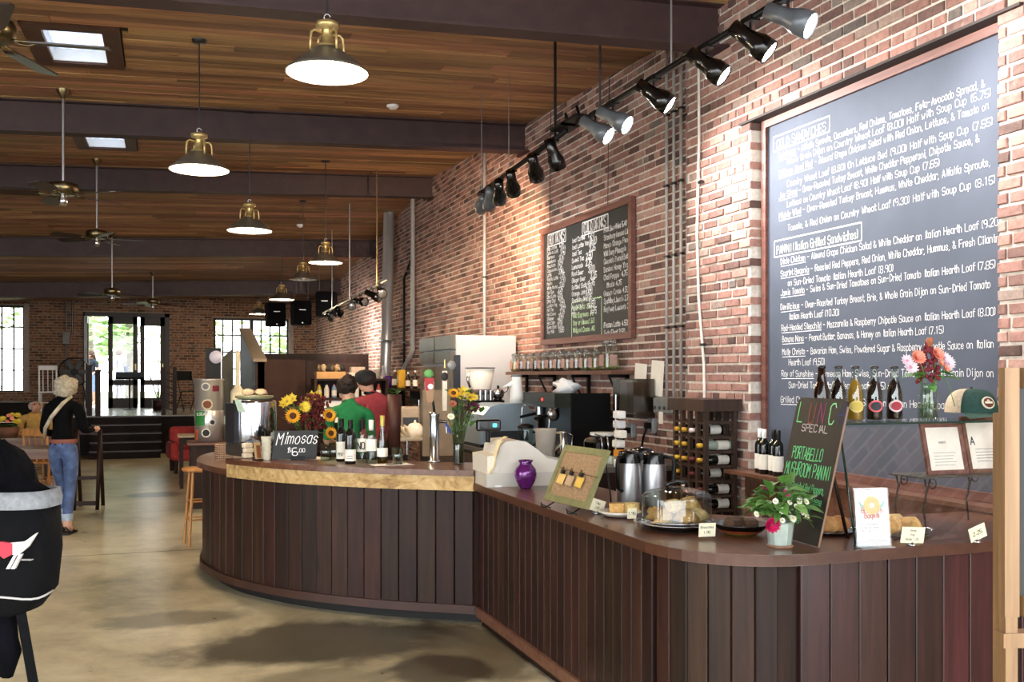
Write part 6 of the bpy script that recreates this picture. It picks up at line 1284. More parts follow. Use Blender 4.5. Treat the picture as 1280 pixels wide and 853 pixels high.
# papers and outlets on the brick wall
for (u, v, lab) in [(801, 476, 'curled white notice on the brick wall, left of two'), (822, 473, 'curled white notice on the brick wall, nearer the conduits')]:
    q = pX(u, v, 3.99); one(MB().box((0, 0, 0), (.006, .22, .3), 0, .06, .03).box((-.006, 0, .0), (.001, .16, .2), 0, .06, .03), 'paper_notice', m_paper, lab, 'paper', (3.985, q.y, q.z), 0, 'notices on the brick wall')
for (y, z, lab) in [(7.6, 1.18, 'grey outlet box on the wall behind the carafes'), (8.0, 1.12, 'grey double outlet box right of the espresso machine'), (9.6, 1.45, 'black outlet with plug below the jar shelf')]:
    t = thing('outlet_box', lab, 'outlet', (3.975, y, z), 0, 'outlet boxes'); MB().rbox((0, 0, 0), (.05, .09, .13), .008).build('box', M('9aa0a2', .5, .4), t); MB().box((-.045, .0, .0), (.05, .05, .05)).tube([(-.06, 0, -.02), (-.08, .02, -.1), (-.05, .1, -.17), (-.02, .2, -.22)], .01, 6).build('plug', m_black, t)
MB().tube([(0, 0, 0)] + [(0, .3, .0)], .01, 4)
# ================================================================== people
def grow(name, verts, edges, root, bones, mats, parent, sub=2):
    """verts {key:(pos, rx, ry)}; edges [(a,b)]; bones [(a,b,mat index, t0, t1)] decide the cloth on each face"""
    keys = list(verts); ix = {k: i for i, k in enumerate(keys)}
    me = bpy.data.meshes.new(name + '_rig'); me.from_pydata([tuple(verts[k][0]) for k in keys], [(ix[a], ix[c]) for a, c in edges], [])
    o = bpy.data.objects.new(name + '_rig', me); COL.objects.link(o)
    md = o.modifiers.new('skin', 'SKIN'); md.use_smooth_shade = True; md.branch_smoothing = .4
    sv = me.skin_vertices[0].data
    for k in keys: sv[ix[k]].radius = verts[k][1:3]; sv[ix[k]].use_root = (k == root)
    s2 = o.modifiers.new('sub', 'SUBSURF'); s2.levels = sub; s2.render_levels = sub
    dg = bpy.context.evaluated_depsgraph_get(); dg.update(); nm = bpy.data.meshes.new_from_object(o.evaluated_get(dg)); nm.name = name
    bpy.data.objects.remove(o); bpy.data.meshes.remove(me)
    nm.materials.clear()
    for m in mats: nm.materials.append(m)
    seg = [(Vector(verts[a][0]).lerp(Vector(verts[c][0]), t0), Vector(verts[a][0]).lerp(Vector(verts[c][0]), t1), mi, (verts[a][1] + verts[c][1]) / 2) for a, c, mi, t0, t1 in bones]
    for f in nm.polygons:
        best = None; c = f.center
        for a, e, mi, rr_ in seg:
            d = e - a; t = max(0, min(1, (c - a).dot(d) / max(d.length_squared, 1e-9))); q = (c - (a + d * t)).length - rr_ * .8
            if best is None or q < best[0]: best = (q, mi)
        f.material_index = best[1]; f.use_smooth = True
    ob = bpy.data.objects.new(name, nm); COL.objects.link(ob); ob.parent = parent; return ob
def add_hand(V, E, Bn, wrist, key, d, side, mi, curl=.5, k=1.0):
    """palm and five bent fingers growing from the wrist vertex"""
    d = Vector(d).normalized(); side = (Vector(side) - d * Vector(side).dot(d)).normalized(); nrm = d.cross(side)
    w0 = Vector(V[wrist][0]); p = w0 + d * .055 * k; V[key + 'p'] = (p, .026 * k, .016 * k); E.append((wrist, key + 'p')); Bn.append((wrist, key + 'p', mi, 0, 1))
    for i, L_ in enumerate((.068, .078, .074, .058)):
        b0 = p + side * (.024 - .016 * i) * k + d * .02 * k; m1 = b0 + (d * .5 + nrm * .25 * curl) * L_ * k; m2 = m1 + (d * .35 + nrm * .5 * curl) * L_ * k
        for n_, q, r in (('a', b0, .0095), ('b', m1, .0085), ('c', m2, .007)): V[key + n_ + str(i)] = (q, r * k, r * k)
        E += [(key + 'p', key + 'a%d' % i), (key + 'a%d' % i, key + 'b%d' % i), (key + 'b%d' % i, key + 'c%d' % i)]; Bn += [(key + 'a%d' % i, key + 'b%d' % i, mi, 0, 1), (key + 'b%d' % i, key + 'c%d' % i, mi, 0, 1)]
    t1 = w0 + d * .03 * k + side * .034 * k; t2 = t1 + (d * .7 + side * .4 + nrm * .3) * .045 * k
    V[key + 't1'] = (t1, .011 * k, .011 * k); V[key + 't2'] = (t2, .008 * k, .008 * k); E += [(wrist, key + 't1'), (key + 't1', key + 't2')]; Bn.append((key + 't1', key + 't2', mi, 0, 1))
def body(name, parent, J, mats, rad, sleeve=1.0, pant=1.0, hands=True, hd=1.0):
    """J: joints; mats: skin, top, trousers; sleeve: share of the arm covered; pant: share of the lower leg covered"""
    V = {}; E = []; Bn = []
    def v(k, p, r, r2=None): V[k] = (Vector(p), r, r2 or r)
    g = rad
    v('pel', J['pel'], .135 * g, .11 * g); v('wai', J['wai'], .125 * g, .098 * g); v('che', J['che'], .15 * g, .105 * g); v('sho', J['sho'], .11 * g, .075 * g); v('nec', J['nec'], .048, .05); v('hea', J['hea'], .078 * hd, .092 * hd); v('hed', Vector(J['hea']) + (Vector(J['hea']) - Vector(J['nec'])).normalized() * .085 * hd, .062 * hd, .075 * hd)
    E += [('pel', 'wai'), ('wai', 'che'), ('che', 'sho'), ('sho', 'nec'), ('nec', 'hea'), ('hea', 'hed')]
    Bn += [('pel', 'wai', 2, 0, .3), ('pel', 'wai', 1, .35, 1), ('wai', 'che', 1, 0, 1), ('che', 'sho', 1, 0, 1), ('sho', 'nec', 0, .7, 1), ('nec', 'hea', 0, 0, 1), ('hea', 'hed', 0, 0, 1)]
    for s in ('l', 'r'):
        sg = -1 if s == 'l' else 1
        v('s' + s, J['s' + s], .065 * g); v('e' + s, J['e' + s], .045 * g); v('w' + s, J['w' + s], .03 * g); E += [('sho', 's' + s), ('s' + s, 'e' + s), ('e' + s, 'w' + s)]
        Bn += [('sho', 's' + s, 1, 0, 1)]
        u_ = min(1, sleeve * 2); l_ = max(0, sleeve * 2 - 1)
        Bn += [('s' + s, 'e' + s, 1, 0, u_)] + ([('s' + s, 'e' + s, 0, u_ + .02, 1)] if u_ < 1 else []) + ([('e' + s, 'w' + s, 1, 0, l_)] if l_ > 0 else []) + ([('e' + s, 'w' + s, 0, l_ + .02, 1)] if l_ < .98 else [])
        if hands: add_hand(V, E, Bn, 'w' + s, 'h' + s, Vector(J['w' + s]) - Vector(J['e' + s]) + Vector((0, .05, 0)), (-sg, .2, .3), 0, .7)
        if 'h' + s in J:
            v('h_' + s, J['h' + s], .09 * g); v('k' + s, J['k' + s], .062 * g); v('a' + s, J['a' + s], .045 * g); v('f' + s, J['f' + s], .035, .03)
            E += [('pel', 'h_' + s), ('h_' + s, 'k' + s), ('k' + s, 'a' + s), ('a' + s, 'f' + s)]
            Bn += [('pel', 'h_' + s, 2, 0, 1), ('h_' + s, 'k' + s, 2, 0, 1), ('k' + s, 'a' + s, 2, 0, pant)] + ([('k' + s, 'a' + s, 0, pant + .03, 1)] if pant < .98 else []) + [('a' + s, 'f' + s, 0, .3, 1)]
    return grow('body', V, E, 'pel', Bn, mats, parent)
def face(parent, c, f, k=1.0, skin=None):
    """eyes, nose, mouth, ears on a head centred at c looking along f"""
    c, f = Vector(c), Vector(f).normalized(); r = f.cross(Vector((0, 0, 1))).normalized()
    mb = MB()
    nz_ = MB().sphere(c + f * .098 * k + Vector((0, 0, -.005)), .015 * k, 8, 6, (.8, 1, 1.4)).build('nose', skin, parent)
    for s in (-1, 1):
        MB().sphere(c + f * .082 * k + r * s * .032 * k + Vector((0, 0, .022 * k)), .011 * k, 8, 6).build('eye', M('2a2220', .3), parent); MB().sphere(c + r * s * .084 * k + Vector((0, 0, .0)), .022 * k, 8, 6, (.5, .7, 1.3)).build('ear', skin, parent)
    MB().sphere(c + f * .088 * k + Vector((0, 0, -.045 * k)), .02 * k, 8, 5, (1.2, .5, .3)).build('mouth', M('9a5a50', .6), parent)
def hair(parent, c, r, sc, mat, jit=.5, off=(0, 0, 0), name='hair'):
    mb = MB(); mb.sphere(Vector(c) + Vector(off), r, 20, 14, sc, jit); return mb.build(name, mat, parent)
skinA, skinB = M('c79a82', .55, 0, .08, 20), M('b98a70', .55, 0, .08, 20)
denim = M('43557a', .85, 0, .4, 14, .4); blackcl = M('08080a', .95, 0, .3, 20, .2, .1)
# grey-haired woman walking away
p = pZ(79, 668, 0); t = thing('person', 'person with grey hair in black top and rolled jeans walking away', 'person', p, -.25)
J = dict(pel=(0, 0, .88), wai=(-.01, .0, 1.02), che=(-.015, .03, 1.2), sho=(-.015, .05, 1.33), nec=(-.01, .07, 1.4), hea=(-.005, .1, 1.475), sl=(-.155, .04, 1.28), sr=(.14, .04, 1.275), el=(-.205, .02, 1.04), er=(.185, .06, 1.05), wl=(-.1, .2, 1.0), wr=(.2, .27, 1.04), hl=(-.085, 0, .82), hr=(.085, 0, .82), kl=(-.08, .2, .5), kr=(.06, .02, .46), al=(-.06, .12, .12), ar=(.045, -.03, .085), fl=(-.06, .24, .05), fr=(.05, .09, .03))
body('body', t, J, [skinA, blackcl, denim], 1.0, 1.0, .72)
hr_ = hair(t, (-.005, .085, 1.5), .108, (1.02, 1.08, 1.0), M('9c937f', .85, 0, .35, 45, .6), .3); hair(t, (-.005, .03, 1.45), .085, (1.1, .8, .8), M('9c937f', .85, 0, .35, 45, .6), .3, name='hair_nape')
MB().tube([(.09, -.02, 1.4), (.03, -.1, 1.33), (-.07, -.115, 1.2), (-.14, -.1, 1.08), (-.17, -.03, .98)], .02, 6, [.015, .021, .022, .02, .016]).build('bag_strap', M('a89e88', .8, 0, .35, 14), t)
MB().lathe([(.128, -.02), (.133, 0), (.128, .022)], 20, (0, 0, .945), Matrix.Diagonal((1.02, .85, 1, 1))).build('belt', M('7a4436', .6), t)
for s, a, f_ in (('l', J['al'], J['fl']), ('r', J['ar'], J['fr'])):
    a, f_ = Vector(a), Vector(f_); MB().lathe([(.06, 0), (.063, .03), (.06, .07)], 14, (a.x, a.y, a.z + .06)).build('jeans_cuff', M('93a2b4', .85, 0, .15, 30), t)
    z0_ = .0 if s == 'r' else .025; MB().box((f_.x, (a.y + f_.y) / 2 - .0, z0_ + .01), (.085, .24, .02)).build('sandal_sole', m_black, t)
    MB().tube([(f_.x - .04, f_.y - .02, z0_ + .02), (f_.x, f_.y - .03, z0_ + .07), (f_.x + .04, f_.y - .02, z0_ + .02)], .008, 5).tube([(a.x - .035, a.y - .01, z0_ + .03), (a.x, a.y - .045, z0_ + .08), (a.x + .035, a.y - .01, z0_ + .03)], .007, 5).build('sandal_strap', m_black, t)
# woman in green behind the bar
p = pZ(437, 640, 0); p = Vector((2.05, 9.35, 0)) if False else pS(437, 600, 9.0); p.z = 0
t = thing('person', 'person in green T-shirt with dark hair in a bun behind the bar', 'person', p, -.15)
J = dict(pel=(0, 0, .86), wai=(0, 0, 1.0), che=(0, .02, 1.18), sho=(0, .03, 1.31), nec=(-.01, .05, 1.385), hea=(-.02, .08, 1.46), sl=(-.17, .03, 1.27), sr=(.18, .03, 1.26), el=(-.2, .1, 1.0), er=(.2, .04, 1.02), wl=(-.12, .3, .98), wr=(.2, .26, .96), hl=(-.09, 0, .8), hr=(.09, 0, .8), kl=(-.09, .02, .46), kr=(.09, .02, .46), al=(-.09, 0, .08), ar=(.09, 0, .08), fl=(-.09, .12, .03), fr=(.09, .12, .03))
body('body', t, J, [skinA, M('1f7a44', .9, 0, .15, 25, .2), blackcl], .93, .42, 1.0)
hm = M('2a1a14', .7, 0, .3, 50, .5); hair(t, (-.02, .06, 1.515), .092, (1, 1.02, 1.0), hm, .3); hair(t, (-.01, -.015, 1.56), .055, (1.1, .9, 1), hm, .6, name='hair_bun'); MB().lathe([(.052, 0), (.056, .012), (.05, .02)], 14, (-.01, .045, 1.365)).build('apron_neck_strap', m_black, t)
# man in red behind the bar
p = pS(469, 600, 9.6); p.z = 0
t = thing('person', 'person in red T-shirt and dark cap behind the bar', 'person', p, .3)
J = dict(pel=(0, 0, .92), wai=(0, 0, 1.06), che=(0, .02, 1.24), sho=(0, .02, 1.38), nec=(-.03, .05, 1.45), hea=(-.06, .09, 1.53), sl=(-.2, .02, 1.33), sr=(.2, .02, 1.32), el=(-.28, .1, 1.06), er=(.27, .1, 1.06), wl=(-.2, .32, .98), wr=(.18, .34, .98), hl=(-.1, 0, .86), hr=(.1, 0, .86), kl=(-.1, .02, .48), kr=(.1, .02, .48), al=(-.1, 0, .08), ar=(.1, 0, .08), fl=(-.1, .13, .03), fr=(.1, .13, .03))
body('body', t, J, [skinA, M('a03d45', .9, 0, .15, 25, .2), blackcl], 1.18, .45, 1.0)
hair(t, (-.06, .065, 1.575), .09, (1, 1.0, .8), hm, .15); MB().lathe([(.104, 1.545), (.108, 1.58), (.1, 1.63), (.06, 1.66), (0, 1.67)], 20, (-.06, .085, 0)).build('cap_crown', M('15161a', .8), t); MB().prismM([(-.09, 0), (.09, 0), (.06, .1), (-.06, .1)], .012, Matrix.Translation((-.06, .16, 1.56)) @ Matrix.Rotation(.35, 4, 'Z')).build('cap_brim', M('15161a', .8), t)
MB().tube([(.1, -.1, 1.42), (.09, -.15, 1.3), (.08, -.16, 1.1), (.07, -.15, .98)], .012, 5, [.018] * 4).build('apron_strap', m_black, t); MB().lathe([(.062, 0), (.068, .014), (.06, .03)], 14, (-.03, .04, 1.425)).build('apron_neck_strap', m_black, t)
# seated man in tan shirt
p = pS(43, 600, 14.9); p.z = 0
t = thing('person', 'bald person in tan shirt sitting at the left table', 'person', p, PI + .25)
J = dict(pel=(0, -.05, .5), wai=(0, -.02, .66), che=(0, .03, .86), sho=(0, .06, 1.0), nec=(0, .09, 1.07), hea=(0, .14, 1.14), sl=(-.19, .05, .96), sr=(.19, .05, .96), el=(-.24, .2, .76), er=(.24, .2, .76), wl=(-.1, .42, .79), wr=(.1, .42, .79), hl=(-.1, 0, .5), hr=(.1, 0, .5), kl=(-.13, .42, .5), kr=(.13, .42, .5), al=(-.13, .4, .08), ar=(.13, .4, .08), fl=(-.13, .54, .03), fr=(.13, .54, .03))
body('body', t, J, [skinB, M('b08a4a', .9, 0, .15, 25, .2), M('3a3a42', .9)], 1.12, 1.0, 1.0); face(t, (0, .15, 1.185), (0, 1, -.25), 1.0, skinB); hair(t, (0, .1, 1.16), .085, (1.1, .8, .7), M('b5aea4', .8, 0, .3, 40), .4)
# two people outside the doors
for (u, s, lab, top, bot, hc, sl, hgt, tz) in [(115, 28.6, 'person with long brown hair in dark top and shorts outside the open door', '26303a', '7d98b8', '4a3424', .3, .97, 2.6), (150, 28.8, 'person in grey top standing outside behind the glazed door', '8a92a4', '9a9aa2', '6a5a50', .35, 1.02, .8)]:
    p = pS(u, 500, s); p.z = ZP - .02; t = thing('person', lab, 'person', p, tz); q = hgt
    J = {k: tuple(x * q for x in v_) for k, v_ in dict(pel=(0, 0, .86), wai=(0, 0, 1.0), che=(0, .02, 1.18), sho=(0, .03, 1.31), nec=(0, .04, 1.385), hea=(0, .06, 1.46), sl=(-.17, .03, 1.28), sr=(.17, .03, 1.28), el=(-.22, .02, 1.02), er=(.22, .06, 1.04), wl=(-.2, .2, .95), wr=(.16, .26, 1.05), hl=(-.09, 0, .8), hr=(.09, 0, .8), kl=(-.09, .02, .46), kr=(.09, .03, .46), al=(-.09, 0, .08), ar=(.09, 0, .08), fl=(-.09, .12, .03), fr=(.09, .12, .03)).items()}
    b_ = body('body', t, J, [skinA, M(top, .9), M(bot, .9)], .95, sl, 0.02 if u < 130 else 1.0); hair(t, (0, .04 * q, 1.5 * q), .1, (1, 1.05, 1.1), M(hc, .8, 0, .3, 40), .3)
    if u < 130: hair(t, (0, -.06, 1.32 * q), .09, (1, .6, 2.1), M(hc, .8, 0, .3, 40), .3, name='long_hair')
    else: MB().rbox((.2, .05, .98), (.1, .3, .28), .04).tube([(.2, .05, 1.1), (.12, .0, 1.3), (-.05, .05, 1.33)], .012, 5).build('shoulder_bag', M('3a4660', .8), t)
    face(t, (0, .08 * q, 1.49 * q), (0, 1, 0), 1, skinA)
# person with a big black shoulder bag, mostly out of frame
p = pS(-95, 800, 3.25); p.z = 0
t = thing('person', 'person in dark clothes cut off at the left edge, carrying a black bag', 'person', p, -.3)
J = dict(pel=(0, 0, .95), wai=(0, 0, 1.1), che=(0, .02, 1.28), sho=(0, .02, 1.42), nec=(0, .04, 1.5), hea=(0, .07, 1.58), sl=(-.2, .02, 1.38), sr=(.19, .02, 1.38), el=(-.25, .05, 1.12), er=(.24, .03, 1.15), wl=(-.2, .22, 1.0), wr=(.16, .3, 1.12), hl=(-.1, 0, .88), hr=(.1, 0, .88), kl=(-.1, .03, .5), kr=(.1, .0, .5), al=(-.1, 0, .08), ar=(.1, -.03, .08), fl=(-.1, .13, .03), fr=(.1, .1, .03))
body('body', t, J, [skinA, blackcl, M('1a1a20', .9)], 1.05, .45, 1.0); hair(t, (0, .05, 1.6), .1, (1, 1.05, 1.1), hm, .3); face(t, (0, .09, 1.61), (0, 1, 0), 1, skinA)
for s in (-.1, .1): MB().rbox((s, .06 if s < 0 else .03, .04), (.09, .26, .08), .03).build('shoe', m_black, t)
# the bag
m_bag = M('08080a', .9, 0, .3, 40, .3, .15); bp_ = pS(8, 690, 3.0); t = thing('shoulder_bag', 'black shoulder bag with grey band and dog emblem at the left edge', 'bag', (bp_.x, bp_.y, 0), -TH)
def bz(v): return EYE - (v - HZ) / FPX * 3.0
zb0, zb1 = bz(768), bz(632)
def bagring(z, wx, wy, x0=0): return [(x0 + wx * math.copysign(abs(math.cos(a)) ** .6, math.cos(a)), wy * math.copysign(abs(math.sin(a)) ** .6, math.sin(a)), z) for a in [i * PI / 12 for i in range(24)]]
def loft(mb, rings, cap=True):
    n = len(rings[0]); vs = [q for r in rings for q in r]; fs = [(j * n + i, j * n + (i + 1) % n, (j + 1) * n + (i + 1) % n, (j + 1) * n + i) for j in range(len(rings) - 1) for i in range(n)]
    if cap: fs += [tuple(reversed(range(n))), tuple(range((len(rings) - 1) * n, len(rings) * n))]
    mb.add(vs, fs, True)
H_ = zb1 - zb0; mb = MB(); loft(mb, [bagring(zb0, .07, .05, -.03), bagring(zb0 + .02, .115, .08, -.02), bagring(zb0 + .08, .14, .1), bagring(zb0 + H_ * .6, .152, .105), bagring(zb1, .146, .1)]); mb.build('bag_body', m_bag, t)
mb = MB(); loft(mb, [bagring(zb1 - .002, .149, .103), bagring(zb1 + .02, .152, .106), bagring(zb1 + .05, .146, .1), bagring(zb1 + .048, .13, .085), bagring(zb1 - .0, .13, .085)], False); mb.build('grey_band', M('77797c', .9, 0, .2, 60, .4), t)
mb = MB(); mb.tube([(x_, y_ * 1.01, z_ + .012 * math.sin(i * .5)) for i, (x_, y_, z_) in enumerate(bagring(zb0 + .075, .141, .101)[12:] + bagring(zb0 + .075, .141, .101)[:1])], .0035, 5); mb.build('piping', M('a9a5a2', .8), t)
mb = MB(); mb.sphere((-.05, 0, zb1 + .08), .12, 14, 10, (1.0, .7, .95), .7); mb.sphere((.03, .0, zb1 + .05), .08, 12, 8, (1, .7, .7), .7); mb.build('stuffed_jacket', M('060609', .95, 0, .4, 15, .6, .08), t)
# emblem: a white and red running dog with a red coat
ez = bz(680); mb = MB()
def onbag(x, z): return (x, -.113, z)
def patch(pts, mat, nm, dy=0):
    mb = MB(); mb.add([(x, -.1125 - dy, z) for x, z in pts] + [(x, -.100, z) for x, z in pts], [tuple(range(len(pts)))] + [(i, (i + 1) % len(pts), len(pts) + (i + 1) % len(pts), len(pts) + i) for i in range(len(pts))]); mb.build(nm, mat, t)
ex = .06
patch([(ex - .01, ez - .01), (ex + .03, ez - .015), (ex + .06, ez + .01), (ex + .085, ez + .05), (ex + .05, ez + .025), (ex + .02, ez + .022), (ex - .01, ez + .02)], M('cfc9c6', .8), 'emblem_body'); patch([(ex - .035, ez - .005), (ex - .01, ez - .025), (ex + .015, ez - .012), (ex + .015, ez + .02), (ex - .02, ez + .025), (ex - .04, ez + .02)], M('a8303f', .8), 'emblem_coat', .0012)
patch([(ex - .04, ez + .0), (ex - .03, ez - .012), (ex - .028, ez + .01), (ex - .035, ez + .014)], M('cfc9c6', .8), 'emblem_head', .002)
for dx in (0, .014): patch([(ex + .02 + dx, ez - .012), (ex + .028 + dx, ez - .012), (ex + .006 + dx, ez - .055), (ex - .004 + dx, ez - .055)], M('cfc9c6', .8), 'emblem_leg')
patch([(ex + .04, ez - .027), (ex + .07, ez - .027), (ex + .07, ez - .03), (ex + .04, ez - .03)], M('9a9694', .8), 'emblem_script')
# straps: two hang below, one goes up over the shoulder
mb = MB(); mb.add([(.045, -.04, zb0 + .03), (.075, -.04, zb0 + .03), (.115, -.04, bz(850)), (.085, -.04, bz(850))] + [(.045, -.036, zb0 + .03), (.075, -.036, zb0 + .03), (.115, -.036, bz(850)), (.085, -.036, bz(850))], [(0, 1, 2, 3), (7, 6, 5, 4), (0, 4, 5, 1), (1, 5, 6, 2), (2, 6, 7, 3), (3, 7, 4, 0)]); mb.build('hanging_strap', m_bag, t)
sh = Matrix.Rotation(TH, 3, 'Z') @ (Vector((p.x, p.y, 0)) - Vector((bp_.x, bp_.y, 0)))
MB().tube([(-.1, .0, zb1 + .04), (-.16, .02, 1.35), (sh.x + .14, sh.y, 1.47), (sh.x + .02, sh.y - .12, 1.42), (-.2, -.03, 1.3), (-.12, -.03, zb1 + .03)], .012, 6).build('shoulder_strap', m_black, t)
mb = MB(); mb.tube([(-.02, -.01, zb0 + .04), (.0, -.02, zb0 - .08), (.015, -.01, bz(815)), (.0, 0, bz(845))], .03, 8, [.05, .045, .035, .02]); mb.build('hanging_sleeve', M('08080d', .95, 0, .3, 15, .4, .08), t)
# ================================================================== things at the back of the room
# steel drum with stickers on a dark cabinet
c0 = pZ(262, 552, .8); t = thing('low_cabinet', 'dark low cabinet under the stickered steel drum', 'cabinet', (c0.x + .15, c0.y + .05, 0)); MB().b2((-.38, -.28, 0), (.55, .3, .77)).build('carcass', m_dkwood, t); MB().b2((-.41, -.31, .77), (.58, .33, .797)).build('top', m_midwood, t); MB().b2((-.36, -.285, .1), (.08, -.28, .72)).build('door', m_dkwood, t)
t = thing('steel_drum', 'tall steel drum covered in round stickers', 'drum', (c0.x + .0, c0.y + .1, .7975)); rD = .175
MB().lathe([(0, 0), (rD, 0), (rD, .38), (rD - .004, .385), (rD, .39), (rD, .75), (rD + .006, .755), (rD + .006, .77), (rD - .01, .775), (0, .77)], 32).build('drum_body', M('c6c6c4', .33, .75, .06, 5), t)
for (dx, z, r, c, cc) in [(-.05, .68, .05, 'd8d4cc', '6a6a6a'), (-.03, .46, .065, 'cfc6a8', '6a3a1c'), (.03, .24, .038, 'dcdcdc', '2a2a2a'), (-.045, .11, .055, 'dcd8d0', '1c1c1c')]:
    for (rr_, col_, e) in ((r, c, .001), (r * .75, cc, .002)):
        mb = MB(); vs2 = []
        for k in range(18):
            x = dx + rr_ * math.cos(k * PI / 9); vs2.append((x, -math.sqrt(max(.0001, (rD + e) ** 2 - x * x)), z + rr_ * math.sin(k * PI / 9)))
        mb.add([(dx, -math.sqrt((rD + e) ** 2 - dx * dx), z)] + vs2, [(0, 1 + k, 1 + (k + 1) % 18) for k in range(18)], True); mb.build('round_sticker', M(col_, .6), t)
def curved(x0, x1, z0, z1, col_, nm):
    mb = MB(); vs2 = [(x0 + (x1 - x0) * k / 6, -math.sqrt((rD + .0015) ** 2 - (x0 + (x1 - x0) * k / 6) ** 2), z) for z in (z0, z1) for k in range(7)]; mb.add(vs2, [(k, k + 1, 8 + k, 7 + k) for k in range(6)]); mb.build(nm, M(col_, .6), t)
curved(-.165, -.06, .2, .38, '2f7a3c', 'green_sticker'); curved(.03, .11, .62, .69, '6a1c2a', 'maroon_sticker'); curved(-.168, -.14, .02, .15, 'c0562a', 'orange_sticker')
mb = MB(); write(mb, 'LOCAL', (-.15, -.165, .33), (.75, -.3, 0), (0, 0, 1), .03, .005); mb.build('sticker_print', m_white, t)
# chair-like stool at the bar
p = pZ(250, 683, 0); t = thing('bar_stool', 'light wooden bar stool at the left end of the bar', 'stool', (p.x - .0, p.y + .1, 0), .2)
MB().lathe([(0, .70), (.15, .70), (.165, .715), (.16, .735), (0, .74)], 22).build('seat', m_orangewood, t)
for a in (.7, 2.3, 3.9, 5.5):
    MB().cyl((.11 * math.cos(a), .11 * math.sin(a), .7), (.17 * math.cos(a), .17 * math.sin(a), 0), .016, .013, 8).build('leg', m_orangewood, t)
for z, r in ((.25, .152), (.42, .138)):
    for k in range(4):
        a = .7 + 1.6 * k; b2 = a + 1.6; MB().cyl((r * math.cos(a), r * math.sin(a), z), (r * math.cos(b2), r * math.sin(b2), z), .009, n=6).build('stretcher', m_orangewood, t)
# small side table and red armchair
p = pZ(236, 610, 0); t = thing('side_table', 'small dark table with pale top beyond the bar', 'table', (p.x + .1, p.y + .1, 0)); MB().b2((-.25, -.25, .73), (.3, .3, .76)).build('top', M('9a8a70', .5), t)
for x in (-.2, .25):
    for y in (-.2, .25): MB().b2((x - .025, y - .025, 0), (x + .025, y + .025, .73)).build('leg', m_dkwood, t)
MB().b2((-.2, -.2, .62), (.25, -.17, .73)).build('apron', m_dkwood, t)
p = pZ(232, 592, 0); t = thing('armchair', 'red upholstered armchair near the steps', 'armchair', (p.x + .15, p.y + .3, 0), .1); red = M('8f2a2a', .85, 0, .2, 25, .2)
MB().rbox((0, -.02, .3), (.75, .62, .2), .06).build('seat_cushion', red, t); MB().rbox((0, .3, .5), (.75, .16, .5), .06).build('backrest', red, t)
for s in (-1, 1): MB().rbox((s * .36, 0, .37), (.14, .68, .3), .06).build('arm', red, t)
for x in (-.33, .33):
    for y in (-.28, .3): MB().cyl((x, y, 0), (x, y, .21), .03, .04, 8).build('leg', m_dkwood, t)
# stair enclosure: panel box, sloping parapet and rails
t = thing('stair_enclosure', 'dark brown boxed stair enclosure with sloping capped parapet', 'stair enclosure', (1.75, 16.5, 0)); eo = Vector((1.75, 16.5, 0)); br = M('34201a', .6, 0, .2, 6, 0, .2)
MB().b2(Vector((1.40, 15.5, 0)) - eo, Vector((2.12, 15.56, 1.86)) - eo).build('front_panel', br, t); MB().b2(Vector((2.14, 15.6, 0)) - eo, Vector((2.3, 15.7, 1.85)) - eo).build('side_post', m_dkwood, t)
def para(x0, x1, prof, mat, nm):
    mb = MB(); n = len(prof); vs2 = [Vector((x, y, z)) - eo for x in (x0, x1) for y, z in prof]; mb.add(vs2, [tuple(range(n)), tuple(reversed(range(n, 2 * n)))] + [(i, n + i, n + (i + 1) % n, (i + 1) % n) for i in range(n)]); mb.build(nm, mat, t)
para(1.36, 1.5, [(15.5, 0), (18.5, 0), (18.5, 2.42), (18.3, 2.42), (15.5, 1.83)], m_dkwood, 'parapet'); para(1.33, 1.53, [(15.46, 1.825), (18.3, 2.425), (18.3, 2.47), (15.46, 1.87)], M('8a7a62', .6), 'parapet_cap')
MB().b2(Vector((1.55, 18.5, 1.86)) - eo, Vector((3.7, 18.62, 2.02)) - eo).build('cross_rail', m_dkwood, t); MB().b2(Vector((3.55, 18.5, 0)) - eo, Vector((3.7, 18.62, 1.86)) - eo).build('end_post', m_dkwood, t); MB().b2(Vector((1.55, 18.5, 0)) - eo, Vector((3.55, 18.56, 1.86)) - eo).build('rear_panel', br, t)
# board hung on the parapet side, with papers
t = thing('notice_panel', 'grey slanted notice panel left of the stair parapet', 'panel', (.98, 16.6, 0)); MB().prismM([(-.1, 0), (.12, .0), (.12, 2.05), (-.1, 1.85)], .04, Matrix.Rotation(PI / 2, 4, 'X')).build('board', M('4c4a3e', .7), t)
for (x, z) in ((-.05, 1.3), (.05, 1.1), (.0, .9)): MB().box((x, -.045, z), (.06, .004, .14)).build('paper', M('b8c4b8', .7), t)
t = thing('tap_lantern', 'cream lantern-shaped drinks tap above the drum', 'tap', pS(297, 552, 12.5) * 1.0); t.location.z = 0
MB().b2((-.12, -.12, 0), (.12, .12, .96)).build('stand', m_dkwood, t)
MB().lathe([(.03, .96), (.06, 1.0), (.03, 1.1), (.045, 1.2), (.08, 1.26), (.085, 1.42), (.05, 1.46), (.025, 1.5), (.03, 1.9), (.02, 1.93), (0, 1.93)], 14).build('lantern', M('c8bfa2', .5, 0, .1), t); MB().lathe([(.087, 1.28), (.087, 1.4)], 14).build('glow_panel', M('e0d6b4', .5), t)
